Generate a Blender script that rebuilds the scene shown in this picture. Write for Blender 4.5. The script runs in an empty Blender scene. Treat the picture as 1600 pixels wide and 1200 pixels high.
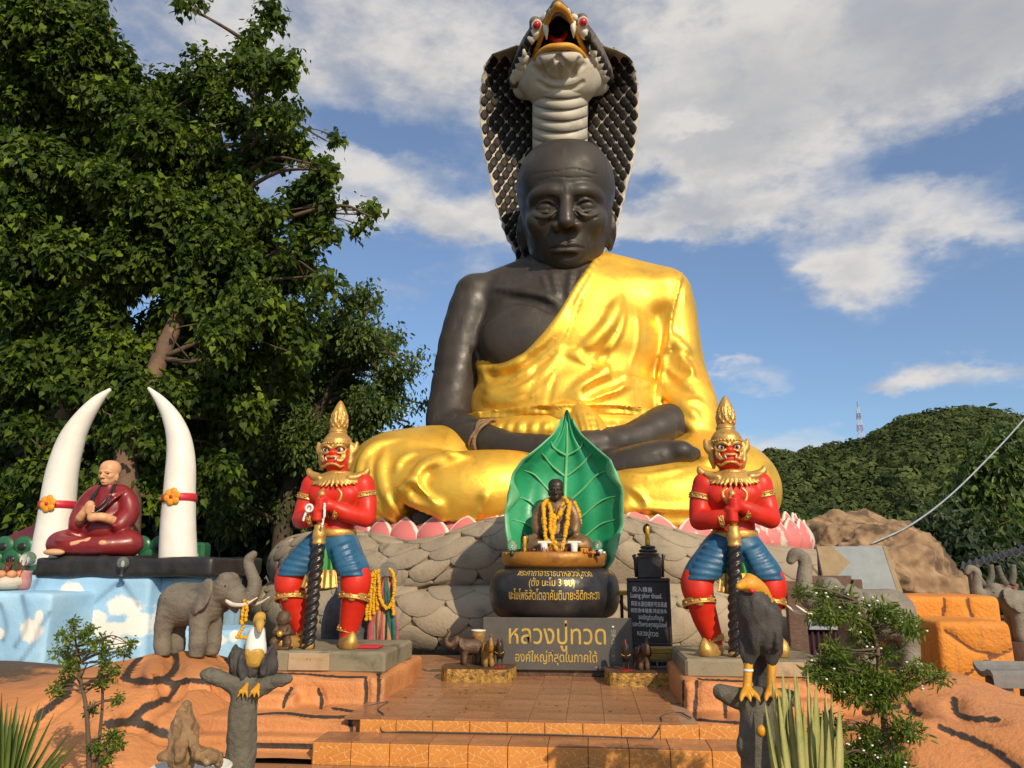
import bpy, math, random
import numpy as np
from mathutils import Vector, Matrix
R = math.radians
random.seed(7); rng = np.random.default_rng(7)
scene = bpy.context.scene
COL = scene.collection

# ------------------------------------------------------------------ camera, sky, sun, exposure
FPX, PITCH, YAW, CAMZ = 1202.0, R(13.1), R(5.5), 1.22
cam = bpy.data.cameras.new('camera'); camo = bpy.data.objects.new('camera', cam); COL.objects.link(camo)
cam.sensor_fit = 'HORIZONTAL'; cam.sensor_width = 36.0; cam.lens = 36.0 * FPX / 1600.0
cam.clip_start = 0.05; cam.clip_end = 6000
camo.location = (0, 0, CAMZ); camo.rotation_euler = (R(90) + PITCH, 0, YAW)
scene.camera = camo
SUN_AZ, SUN_EL = 32.0, 31.0          # degrees right of straight-behind-the-camera, elevation
saz = R(180 - SUN_AZ)                # clockwise from +Y
sun = bpy.data.lights.new('sun', 'SUN'); suno = bpy.data.objects.new('sun', sun); COL.objects.link(suno)
sun.energy = 4.6; sun.angle = R(0.6); sun.color = (1.0, 0.83, 0.60)
sdir = Vector((math.sin(saz) * math.cos(R(SUN_EL)), math.cos(saz) * math.cos(R(SUN_EL)), math.sin(R(SUN_EL))))
suno.rotation_euler = (-sdir).to_track_quat('-Z', 'Y').to_euler(); suno.location = (6, -10, 12)
scene.view_settings.view_transform = 'Standard'; scene.view_settings.look = 'None'
scene.view_settings.exposure = 0.0; scene.view_settings.gamma = 1.0
scene.view_settings.use_curve_mapping = False

class NT:
    """tiny node-tree writer"""
    def __init__(s, tree): s.t = tree; s.n = tree.nodes; s.l = tree.links
    def new(s, kind, ins=None, **props):
        nd = s.n.new(kind)
        for k, v in props.items(): setattr(nd, k, v)
        for k, v in (ins or {}).items():
            sock = nd.inputs[k]
            if isinstance(v, bpy.types.NodeSocket): s.l.new(v, sock)
            else: sock.default_value = v
        return nd
    def math(s, op, a, b=0.0, c=0.0, clamp=False):
        n = s.new('ShaderNodeMath', {0: a, 1: b, 2: c}, operation=op); n.use_clamp = clamp; return n.outputs[0]
    def vmath(s, op, a, b=(0, 0, 0)): return s.new('ShaderNodeVectorMath', {0: a, 1: b}, operation=op)
    def mapr(s, v, a, b, c=0.0, d=1.0, smooth=True):
        return s.new('ShaderNodeMapRange', {0: v, 1: a, 2: b, 3: c, 4: d}, interpolation_type='SMOOTHSTEP' if smooth else 'LINEAR').outputs[0]
    def mix(s, f, a, b, mode='MIX'):
        n = s.new('ShaderNodeMix', data_type='RGBA', blend_type=mode)
        for k, v in ((0, f), (6, a), (7, b)):
            if isinstance(v, bpy.types.NodeSocket): s.l.new(v, n.inputs[k])
            else: n.inputs[k].default_value = v
        return n.outputs[2]
    def noise(s, vec, scale, detail=4, rough=0.55, dist=0.0):
        i = {'Scale': scale, 'Detail': detail, 'Roughness': rough, 'Distortion': dist}
        if vec is not None: i['Vector'] = vec
        return s.new('ShaderNodeTexNoise', i).outputs[0]

def pxray(px, py):
    dx = (px - 800) / FPX; dy = (600 - py) / FPX
    y = math.cos(PITCH) - dy * math.sin(PITCH); z = math.sin(PITCH) + dy * math.cos(PITCH)
    ca, sa = math.cos(YAW), math.sin(YAW)
    return np.array((dx * ca - y * sa, dx * sa + y * ca, z))
def W(px, py, Y):
    "place point seen at photo position (px,py) standing at depth Y"
    r = pxray(px, py); t = Y / r[1]; return np.array((r[0] * t, Y, CAMZ + r[2] * t))
def WZ(px, py, z=0.0):
    r = pxray(px, py); t = (z - CAMZ) / r[2]; return np.array((r[0] * t, r[1] * t, z))
def MPP(px, py, Y): return Y / pxray(px, py)[1] / FPX

# sky: Nishita with procedural clouds on the dome
world = bpy.data.worlds.new('World'); scene.world = world; world.use_nodes = True
w = NT(world.node_tree); w.n.clear()
sky = w.new('ShaderNodeTexSky', sky_type='NISHITA', sun_disc=False, sun_elevation=R(SUN_EL), sun_rotation=saz,
            altitude=50, air_density=1.0, dust_density=0.6, ozone_density=2.2)
tc = w.new('ShaderNodeTexCoord')
dvec = tc.outputs['Generated']
sep = w.new('ShaderNodeSeparateXYZ', {0: dvec})
# flat cloud-deck coordinates: far clouds become thin bands
zc = w.math('MAXIMUM', w.math('ADD', sep.outputs[2], 0.16), 0.03)
deck = w.new('ShaderNodeCombineXYZ', {0: w.math('DIVIDE', sep.outputs[0], zc), 1: w.math('DIVIDE', sep.outputs[1], zc), 2: 0.37}).outputs[0]
stretch = w.vmath('MULTIPLY', dvec, (1.0, 1.0, 1.9)).outputs[0]
def cl_field(off):
    v1 = w.vmath('ADD', deck, off).outputs[0]
    v2 = w.vmath('ADD', stretch, tuple(0.35 * o for o in off)).outputs[0]
    a = w.noise(v1, 0.95, 5, 0.56); b = w.noise(v2, 3.1, 7, 0.62)
    return w.math('ADD', w.math('MULTIPLY', a, 0.5), w.math('MULTIPLY', b, 0.5))
CO = (3.1, 1.7, 0.0)
f0 = cl_field(CO)
wn = w.new('ShaderNodeTexNoise', {'Vector': stretch, 'Scale': 9.0, 'Detail': 5.0, 'Roughness': 0.6}).outputs['Color']
bvec = w.vmath('ADD', dvec, w.vmath('MULTIPLY', w.vmath('SUBTRACT', wn, (.5, .5, .5)).outputs[0], (.17, .17, .10)).outputs[0]).outputs[0]
# anvils of the field where the photo's banks hang (directions on the dome)
def bank(px, py, rx, ry, amp):
    c = pxray(px, py); c /= np.linalg.norm(c)
    mp = w.new('ShaderNodeMapping', {0: bvec, 1: tuple(c), 2: (math.asin(c[2]), 0, math.atan2(-c[0], c[1])), 3: (rx / FPX, 0.8, ry / FPX)}, vector_type='TEXTURE').outputs[0]
    r2 = w.vmath('DOT_PRODUCT', mp, mp).outputs['Value']
    return w.math('MULTIPLY', w.math('EXPONENT', w.math('MULTIPLY', r2, -1.0)), amp)
BANKS = [(1330, 100, 420, 120, .20), (1130, 230, 120, 60, .15), (560, 70, 190, 90, .10), (1540, 60, 160, 80, .10), (610, 270, 110, 40, .16), (1090, 190, 40, 14, -.16), (1520, 225, 110, 26, -.14), (600, 200, 90, 22, -.10), (1030, 270, 50, 26, -.14),
         (690, 340, 200, 32, .24), (1080, 345, 170, 36, .24), (1300, 440, 80, 45, .20), (1420, 590, 85, 26, .24),
         (1460, 300, 110, 40, .12), (640, 460, 75, 42, .20), (1185, 605, 60, 16, .12), (1575, 590, 60, 36, .14), (1150, 575, 42, 12, .16), (1500, 360, 160, 28, .17),
         (1240, 500, 60, 30, -.10), (1150, 470, 110, 60, -.14), (640, 215, 130, 22, -.05), (1500, 500, 120, 50, -.12), (1250, 640, 300, 40, -.10),
         (1350, 690, 200, 16, .06), (650, 560, 60, 60, -.12), (930, 600, 200, 60, -.1), (1200, 420, 60, 30, -.06), (980, 420, 60, 40, -.1)]
f = f0
for b in BANKS: f = w.math('ADD', f, bank(*b))
f = w.math('ADD', f, w.mapr(sep.outputs[2], 0.40, 0.58, 0.0, 0.17))
dens = w.mapr(f, 0.52, 0.74)
# self-shadowing: compare with the field a step towards the sun
f1 = cl_field((CO[0] + 0.10, CO[1] - 0.05, 0.05))
lit = w.mapr(w.math('SUBTRACT', f0, f1), -0.07, 0.04)
thick = w.mapr(f, 0.68, 0.90)
cw = w.mix(lit, (4.2, 4.35, 4.7, 1), (7.3, 6.9, 6.4, 1))
cw = w.mix(w.math('MULTIPLY', thick, 0.75), cw, (3.9, 4.0, 4.2, 1))
skyc = w.mix(0.11, w.mix(1.0, sky.outputs[0], (0.84, 1.02, 1.18, 1), 'MULTIPLY'), (6.0, 6.3, 6.8, 1))
colr = w.mix(w.math('MULTIPLY', dens, 0.93), skyc, cw)
bg = w.new('ShaderNodeBackground', {'Color': colr, 'Strength': 0.11})
out = w.new('ShaderNodeOutputWorld', {'Surface': bg.outputs[0]})

# ------------------------------------------------------------------ object helpers
def tag(o, label=None, cat=None, group=None, kind=None):
    if label: o['label'] = label
    if cat: o['category'] = cat
    if group: o['group'] = group
    if kind: o['kind'] = kind
    return o
def thing(name, label, cat, loc=(0, 0, 0), rz=0.0, group=None):
    o = bpy.data.objects.new(name, None); COL.objects.link(o); o.empty_display_size = 0.1
    o.location = tuple(float(v) for v in loc); o.rotation_euler = (0, 0, rz)
    return tag(o, label, cat, group)
def rootloc(p):
    while p.parent is not None: p = p.parent
    return np.array(p.location)
def meshdata(name, v, faces, smooth=True):
    me = bpy.data.meshes.new(name)
    v = np.asarray(v, 'f4')
    if isinstance(faces, np.ndarray):
        n, k = faces.shape
        me.vertices.add(len(v)); me.vertices.foreach_set('co', v.ravel())
        me.loops.add(n * k); me.loops.foreach_set('vertex_index', faces.astype('i4').ravel())
        me.polygons.add(n); me.polygons.foreach_set('loop_start', np.arange(0, n * k, k, dtype='i4'))
        me.update(calc_edges=True)
    else:
        me.from_pydata([tuple(map(float, p)) for p in v], [], [tuple(int(i) for i in f) for f in faces]); me.update()
    me.polygons.foreach_set('use_smooth', np.full(len(me.polygons), bool(smooth)))
    return me
def obj(name, v, f, mat, parent=None, smooth=True, attr=None, world=True):
    v = np.asarray(v, 'f4')
    if parent is not None and world: v = v - rootloc(parent).astype('f4')
    me = meshdata(name, v, f, smooth)
    if mat is not None: me.materials.append(mat)
    if attr:
        for k, a in attr.items():
            at = me.attributes.new(k, 'FLOAT', 'POINT'); at.data.foreach_set('value', np.asarray(a, 'f4'))
    o = bpy.data.objects.new(name, me); COL.objects.link(o)
    if parent is not None: o.parent = parent
    return o
def structure(o): o['kind'] = 'structure'; return o
def copy_tree(o, parent=None):
    c = o.copy(); COL.objects.link(c); c.parent = parent
    for ch in list(o.children): copy_tree(ch, c)
    return c
class MB:
    "collects simple solids into one mesh"
    def __init__(s): s.v = []; s.f = []; s.n = 0
    def add(s, v, f):
        v = np.asarray(v, float); s.v.append(v)
        s.f += [tuple(i + s.n for i in q) for q in f]; s.n += len(v); return s
    def box(s, lo, hi, bev=0.0):
        lo = np.array(lo, float); hi = np.array(hi, float)
        if bev <= 0:
            v = [(x, y, z) for x in (lo[0], hi[0]) for y in (lo[1], hi[1]) for z in (lo[2], hi[2])]
            return s.add(v, [(0, 1, 3, 2), (4, 6, 7, 5), (0, 4, 5, 1), (2, 3, 7, 6), (0, 2, 6, 4), (1, 5, 7, 3)])
        return s.rbox((lo + hi) / 2, (hi - lo) / 2, bev)
    def rbox(s, c, h, b):
        c = np.array(c, float); h = np.array(h, float); b = min(b, *(0.49 * 2 * h))
        v = []; idx = {}
        for sx in (-1, 1):
            for sy in (-1, 1):
                for sz in (-1, 1):
                    for ax in range(3):
                        p = h - b; p = p.copy(); p[ax] = h[ax]
                        idx[(sx, sy, sz, ax)] = len(v); v.append(c + p * np.array((sx, sy, sz)))
        f = []
        for ax in range(3):
            o1, o2 = [a for a in range(3) if a != ax]
            for sg in (-1, 1):
                q = []
                for a, bb in ((-1, -1), (1, -1), (1, 1), (-1, 1)):
                    k = [0, 0, 0]; k[ax] = sg; k[o1] = a; k[o2] = bb; q.append(idx[(*k, ax)])
                if (sg < 0) != (ax == 1): q = q[::-1]
                f.append(q)
        for ax in range(3):
            o1, o2 = [a for a in range(3) if a != ax]
            for a in (-1, 1):
                for bb in (-1, 1):
                    k0 = [0, 0, 0]; k0[o1] = a; k0[o2] = bb; k1 = list(k0); k0[ax] = -1; k1[ax] = 1
                    q = [idx[(*k0, o1)], idx[(*k1, o1)], idx[(*k1, o2)], idx[(*k0, o2)]]
                    f.append(q)
        for sx in (-1, 1):
            for sy in (-1, 1):
                for sz in (-1, 1): f.append([idx[(sx, sy, sz, ax)] for ax in range(3)])
        v = np.array(v)
        g = []
        for q in f:
            n = np.cross(v[q[1]] - v[q[0]], v[q[2]] - v[q[0]]); m = v[list(q)].mean(0) - c
            g.append(tuple(q) if n @ m > 0 else tuple(q[::-1]))
        return s.add(v, g)
    def tube(s, pts, rad, n=8, caps=True, sq=1.0):
        pts = np.array(pts, float); m = len(pts)
        rad = np.full(m, rad, float) if np.isscalar(rad) else np.array(rad, float)
        d = np.gradient(pts, axis=0); d /= np.maximum(np.linalg.norm(d, axis=1, keepdims=True), 1e-9)
        up = np.array((0, 0, 1.0)) if abs(d[0][2]) < 0.9 else np.array((0, 1.0, 0))
        a = np.cross(up, d[0]); a /= np.linalg.norm(a)
        v = []
        for i in range(m):
            a = a - d[i] * (a @ d[i]); a /= max(np.linalg.norm(a), 1e-9); b = np.cross(d[i], a)
            for k in range(n):
                t = 2 * math.pi * k / n
                v.append(pts[i] + rad[i] * (a * math.cos(t) + sq * b * math.sin(t)))
        f = []
        for i in range(m - 1):
            for k in range(n):
                k2 = (k + 1) % n; f.append((i * n + k, i * n + k2, (i + 1) * n + k2, (i + 1) * n + k))
        if caps: f.append(tuple(range(n))[::-1]); f.append(tuple((m - 1) * n + k for k in range(n)))
        return s.add(v, f)
    def lathe(s, prof, c=(0, 0, 0), n=32, sx=1.0, sy=1.0):
        v = []; m = len(prof)
        for r, z in prof:
            for k in range(n):
                t = 2 * math.pi * k / n; v.append((c[0] + sx * r * math.cos(t), c[1] + sy * r * math.sin(t), c[2] + z))
        f = [(i * n + k, i * n + (k + 1) % n, (i + 1) * n + (k + 1) % n, (i + 1) * n + k) for i in range(m - 1) for k in range(n)]
        f.append(tuple(range(n))[::-1]); f.append(tuple((m - 1) * n + k for k in range(n)))
        return s.add(v, f)
    def ball(s, c, r, n=12, m=8):
        r = np.array((r, r, r) if np.isscalar(r) else r, float); v = [(0, 0, -1)]
        for i in range(1, m):
            p = -math.pi / 2 + math.pi * i / m
            for k in range(n): v.append((math.cos(p) * math.cos(2 * math.pi * k / n), math.cos(p) * math.sin(2 * math.pi * k / n), math.sin(p)))
        v.append((0, 0, 1)); f = []
        for k in range(n): f.append((0, 1 + (k + 1) % n, 1 + k))
        for i in range(m - 2):
            for k in range(n):
                a = 1 + i * n; f.append((a + k, a + (k + 1) % n, a + n + (k + 1) % n, a + n + k))
        l = len(v) - 1; a = 1 + (m - 2) * n
        for k in range(n): f.append((a + k, a + (k + 1) % n, l))
        return s.add(np.array(v) * r + np.array(c), f)
    def prism(s, poly, lo, hi, axis=1):
        "closed outline (2-D) pushed along an axis"
        k = len(poly); v = []
        for t in (lo, hi):
            for a, b in poly:
                p = [a, b]; p.insert(axis, t); v.append(p)
        f = [tuple(range(k)), tuple(range(2 * k - 1, k - 1, -1))]
        f += [(i, i + k, (i + 1) % k + k, (i + 1) % k) for i in range(k)]
        return s.add(v, f)
    def xform(s, m):
        m = np.array(m); s.v = [a @ m[:3, :3].T + m[:3, 3] for a in s.v]; return s
    def obj(s, name, mat, parent=None, smooth=False, world=True):
        return obj(name, np.concatenate(s.v), s.f, mat, parent, smooth, None, world)
def spline(pts, n=8):
    pts = np.array(pts, float); P = np.vstack([2 * pts[0] - pts[1], pts, 2 * pts[-1] - pts[-2]]); o = []
    for i in range(len(pts) - 1):
        a, b, c, d = P[i:i + 4]
        for t in np.arange(n) / n:
            o.append(.5 * (2 * b + (c - a) * t + (2 * a - 5 * b + 4 * c - d) * t * t + (3 * b - a - 3 * c + d) * t ** 3))
    o.append(pts[-1]); return np.array(o)

# ------------------------------------------------------------------ signed-distance sculpting
def rotm(rx=0, ry=0, rz=0):
    return np.array((Matrix.Rotation(R(rz), 3, 'Z') @ Matrix.Rotation(R(ry), 3, 'Y') @ Matrix.Rotation(R(rx), 3, 'X')))
class Sdf:
    def __init__(s, lo, hi, h):
        s.lo = np.array(lo, 'f4'); s.h = float(h)
        s.n = np.ceil((np.array(hi) - np.array(lo)) / h).astype(int) + 1
        s.ax = [s.lo[i] + np.float32(h) * np.arange(s.n[i], dtype='f4') for i in range(3)]
        s.D = np.full(s.n, 9.0, 'f4'); s.gr = []; s.fr = None
    def _app(s, fn, lo, hi, k, op):
        pad = k + 3 * s.h
        i0 = np.clip(np.floor((np.array(lo) - pad - s.lo) / s.h).astype(int), 0, s.n)
        i1 = np.clip(np.ceil((np.array(hi) + pad - s.lo) / s.h).astype(int) + 1, 0, s.n)
        if (i1 <= i0).any(): return s
        sl = tuple(slice(a, b) for a, b in zip(i0, i1))
        X = s.ax[0][sl[0]][:, None, None]; Y = s.ax[1][sl[1]][None, :, None]; Z = s.ax[2][sl[2]][None, None, :]
        d = fn(X, Y, Z).astype('f4'); c = s.D[sl]
        if op == 'u':
            if k <= 0: s.D[sl] = np.minimum(c, d)
            else:
                t = np.clip(.5 + .5 * (c - d) / k, 0, 1); s.D[sl] = c + (d - c) * t - k * t * (1 - t)
        else:
            d = -d
            if k <= 0: s.D[sl] = np.maximum(c, d)
            else:
                t = np.clip(.5 - .5 * (c - d) / k, 0, 1); s.D[sl] = c + (d - c) * t + k * t * (1 - t)
        return s
    def cap(s, a, b, ra, rb=None, k=0.0, op='u'):
        rb = ra if rb is None else rb
        a = np.array(a, 'f4'); b = np.array(b, 'f4'); ab = b - a; L = float(ab @ ab) + 1e-9; m = max(ra, rb)
        def fn(X, Y, Z):
            px, py, pz = X - a[0], Y - a[1], Z - a[2]
            t = np.clip((px * ab[0] + py * ab[1] + pz * ab[2]) / L, 0, 1)
            return np.sqrt((px - t * ab[0]) ** 2 + (py - t * ab[1]) ** 2 + (pz - t * ab[2]) ** 2) - (ra + (rb - ra) * t)
        return s._app(fn, np.minimum(a, b) - m, np.maximum(a, b) + m, k, op)
    def tube(s, pts, rad, k=0.0, op='u', n=0):
        pts = np.array(pts, float); rad = np.full(len(pts), rad, float) if np.isscalar(rad) else np.array(rad, float)
        if n:
            t0 = np.arange(len(pts)); pts = spline(pts, n); rad = np.interp(np.linspace(0, len(t0) - 1, len(pts)), t0, rad)
        for i in range(len(pts) - 1): s.cap(pts[i], pts[i + 1], rad[i], rad[i + 1], k, op)
        return s
    def ell(s, c, r, k=0.0, rot=None, op='u'):
        c = np.array(c, 'f4'); r = np.array((r, r, r) if np.isscalar(r) else r, 'f4')
        M = None if rot is None else rotm(*rot).astype('f4'); m = float(r.max())
        ext = r if M is None else np.sqrt(((M * r[None, :]) ** 2).sum(1))
        def fn(X, Y, Z):
            x, y, z = X - c[0], Y - c[1], Z - c[2]
            if M is not None: x, y, z = (M[0, i] * x + M[1, i] * y + M[2, i] * z for i in range(3))
            k0 = np.sqrt((x / r[0]) ** 2 + (y / r[1]) ** 2 + (z / r[2]) ** 2)
            k1 = np.sqrt((x / r[0] ** 2) ** 2 + (y / r[1] ** 2) ** 2 + (z / r[2] ** 2) ** 2)
            return k0 * (k0 - 1) / np.maximum(k1, 1e-6)
        return s._app(fn, c - ext, c + ext, k, op)
    def box(s, c, hf, rad=0.02, k=0.0, rot=None, op='u'):
        c = np.array(c, 'f4'); hf = np.array(hf, 'f4'); M = None if rot is None else rotm(*rot).astype('f4')
        ext = hf if M is None else np.abs(M) @ hf
        def fn(X, Y, Z):
            x, y, z = X - c[0], Y - c[1], Z - c[2]
            if M is not None: x, y, z = (M[0, i] * x + M[1, i] * y + M[2, i] * z for i in range(3))
            qx, qy, qz = np.abs(x) - hf[0] + rad, np.abs(y) - hf[1] + rad, np.abs(z) - hf[2] + rad
            o = np.sqrt(np.maximum(qx, 0) ** 2 + np.maximum(qy, 0) ** 2 + np.maximum(qz, 0) ** 2)
            return o + np.minimum(np.maximum(qx, np.maximum(qy, qz)), 0) - rad
        return s._app(fn, c - ext, c + ext, k, op)
    def warp(s, fn):
        "D += fn(X,Y,Z) near the surface"
        X = s.ax[0][:, None, None]; Y = s.ax[1][None, :, None]; Z = s.ax[2][None, None, :]
        s.D = (s.D + fn(X, Y, Z)).astype('f4'); return s
    def cut(s, fn):
        X = s.ax[0][:, None, None]; Y = s.ax[1][None, :, None]; Z = s.ax[2][None, None, :]
        s.D = np.maximum(s.D, fn(X, Y, Z)).astype('f4'); return s
    def sample(s, p):
        q = (np.asarray(p) - s.lo) / s.h; i = np.floor(q).astype(int)
        if (i < 0).any() or (i >= s.n - 1).any(): return 9.0
        f = q - i; v = s.D[i[0]:i[0] + 2, i[1]:i[1] + 2, i[2]:i[2] + 2]
        v = v[0] * (1 - f[0]) + v[1] * f[0]; v = v[0] * (1 - f[1]) + v[1] * f[1]; return float(v[0] * (1 - f[2]) + v[1] * f[2])
    def hit(s, px, py, o=None, d=None):
        "where the line of sight through a photo position meets the sculpture"
        if d is None:
            d = pxray(px, py); o = np.array((0, 0, CAMZ))
            if s.fr is not None: o = s.fr[0].T @ (o - s.fr[1]); d = s.fr[0].T @ d
        d = d / np.linalg.norm(d)
        hi = s.lo + s.h * (s.n - 1)
        with np.errstate(divide='ignore'): ta = (s.lo - o) / d; tb = (hi - o) / d
        t = max(np.minimum(ta, tb).max(), 0); te = np.maximum(ta, tb).min(); tp = t
        while t < te:
            v = s.sample(o + d * t)
            if v < 0:
                for _ in range(10):
                    m = .5 * (tp + t)
                    if s.sample(o + d * m) < 0: t = m
                    else: tp = m
                return o + d * t
            tp = t; t += max(min(v * .7, .25), s.h * .5)
        return None
    def ridge(s, pp, rad, k=None, op='u', sink=None, n=6, taper=True):
        "fold or groove that follows the surface along a photo polyline"
        pp = spline(pp, n); P = [s.hit(*q) for q in pp]; P = [p for p in P if p is not None]
        if len(P) < 2: return s
        if sink is None: sink = .45 if op == 'u' else -.5
        P = np.array(P)
        for _ in range(3):
            if len(P) > 4: P[1:-1] = .5 * P[1:-1] + .25 * (P[:-2] + P[2:])
        jump = np.linalg.norm(np.diff(P, axis=0), axis=1)
        m = len(P); r = np.full(m, rad)
        if taper: r = rad * np.clip(np.sin(np.linspace(0.12, math.pi - 0.12, m)) * 1.6, 0.25, 1)
        c0 = np.array((0, 0, CAMZ)); c0 = c0 if s.fr is None else s.fr[0].T @ (c0 - s.fr[1]); dirn = P - c0; dirn /= np.linalg.norm(dirn, axis=1, keepdims=True)
        P = P + dirn * (sink * rad)
        med = np.median(jump) * 6 + rad
        for i in range(m - 1):
            if jump[i] < med: s.cap(P[i], P[i + 1], r[i], r[i + 1], rad * .9 if k is None else k, op)
        s.gr.append(P); return s
    def mesh(s, smooth=0):
        D = s.D; ins = D < 0
        c = np.zeros(tuple(s.n - 1), 'i1')
        for dx in (0, 1):
            for dy in (0, 1):
                for dz in (0, 1): c += ins[dx:s.n[0] - 1 + dx, dy:s.n[1] - 1 + dy, dz:s.n[2] - 1 + dz]
        m = (c > 0) & (c < 8); idx = np.argwhere(m); acc = np.zeros((len(idx), 3)); cnt = np.zeros(len(idx))
        cs = [(a, b, d) for a in (0, 1) for b in (0, 1) for d in (0, 1)]
        for o0 in cs:
            for ax in range(3):
                if o0[ax]: continue
                o1 = list(o0); o1[ax] = 1
                a = D[tuple((idx + o0).T)]; b = D[tuple((idx + o1).T)]; x = (a < 0) != (b < 0)
                t = np.where(x, a / np.where(x, a - b, 1), 0)
                p = np.array(o0, float)[None, :] + np.eye(3)[ax][None, :] * t[:, None]
                acc += np.where(x[:, None], p, 0); cnt += x
        V = s.lo + s.h * (idx + acc / cnt[:, None])
        vid = np.full(m.shape, -1, 'i4'); vid[m] = np.arange(len(idx)); F = []
        for ax in range(3):
            sl0 = [slice(None)] * 3; sl1 = [slice(None)] * 3; sl0[ax] = slice(0, -1); sl1[ax] = slice(1, None)
            a = ins[tuple(sl0)]; b = ins[tuple(sl1)]; e = np.argwhere(a != b); u, v = (ax + 1) % 3, (ax + 2) % 3
            ok = (e[:, u] > 0) & (e[:, v] > 0) & (e[:, u] < s.n[u] - 1) & (e[:, v] < s.n[v] - 1); e = e[ok]
            fl = ~a[tuple(e.T)]; q = []
            for du, dv in ((-1, -1), (0, -1), (0, 0), (-1, 0)):
                g = e.copy(); g[:, u] += du; g[:, v] += dv; q.append(vid[tuple(g.T)])
            q = np.stack(q, 1); q[fl] = q[fl][:, ::-1]; F.append(q)
        F = np.concatenate(F); F = F[(F >= 0).all(1)]
        for _ in range(smooth):
            acc = np.zeros_like(V); n = np.zeros(len(V))
            for i in range(4):
                a, b = F[:, i], F[:, (i + 1) % 4]
                np.add.at(acc, a, V[b]); np.add.at(n, a, 1)
                np.add.at(acc, b, V[a]); np.add.at(n, b, 1)
            V = .5 * V + .5 * acc / np.maximum(n, 1)[:, None]
        return V, F
def join(*ms):
    V, F, n = [], [], 0
    for v, f in ms: V.append(v); F.append(np.asarray(f) + n); n += len(v)
    return np.concatenate(V), np.concatenate(F)
def vnormals(V, F):
    n = np.cross(V[F[:, 2]] - V[F[:, 0]], V[F[:, 3 if F.shape[1] > 3 else 1]] - V[F[:, 1]]); N = np.zeros_like(V)
    for i in range(F.shape[1]): np.add.at(N, F[:, i], n)
    return N / np.maximum(np.linalg.norm(N, axis=1, keepdims=True), 1e-9)
def polydist(V, lines):
    "distance of every vertex to a set of polylines"
    d = np.full(len(V), 9.0)
    for P in lines:
        for a, b in zip(P[:-1], P[1:]):
            ab = b - a; t = np.clip((V - a) @ ab / (ab @ ab + 1e-9), 0, 1); d = np.minimum(d, np.linalg.norm(V - a - t[:, None] * ab, axis=1))
    return d
def vnoise(p, seed=0):
    "smooth value noise for meshes"
    p = np.asarray(p, float); i = np.floor(p).astype(int); f = p - i; f = f * f * (3 - 2 * f); r = 0
    for dx in (0, 1):
        for dy in (0, 1):
            for dz in (0, 1):
                h = ((i[..., 0] + dx) * 374761393 + (i[..., 1] + dy) * 668265263 + (i[..., 2] + dz) * 2147483647 + seed * 974711) & 0x7fffffff
                h = ((h ^ (h >> 13)) * 1274126177) & 0x7fffffff; h = (h ^ (h >> 16)) / 0x7fffffff
                r = r + h * (f[..., 0] if dx else 1 - f[..., 0]) * (f[..., 1] if dy else 1 - f[..., 1]) * (f[..., 2] if dz else 1 - f[..., 2])
    return r * 2 - 1

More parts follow.
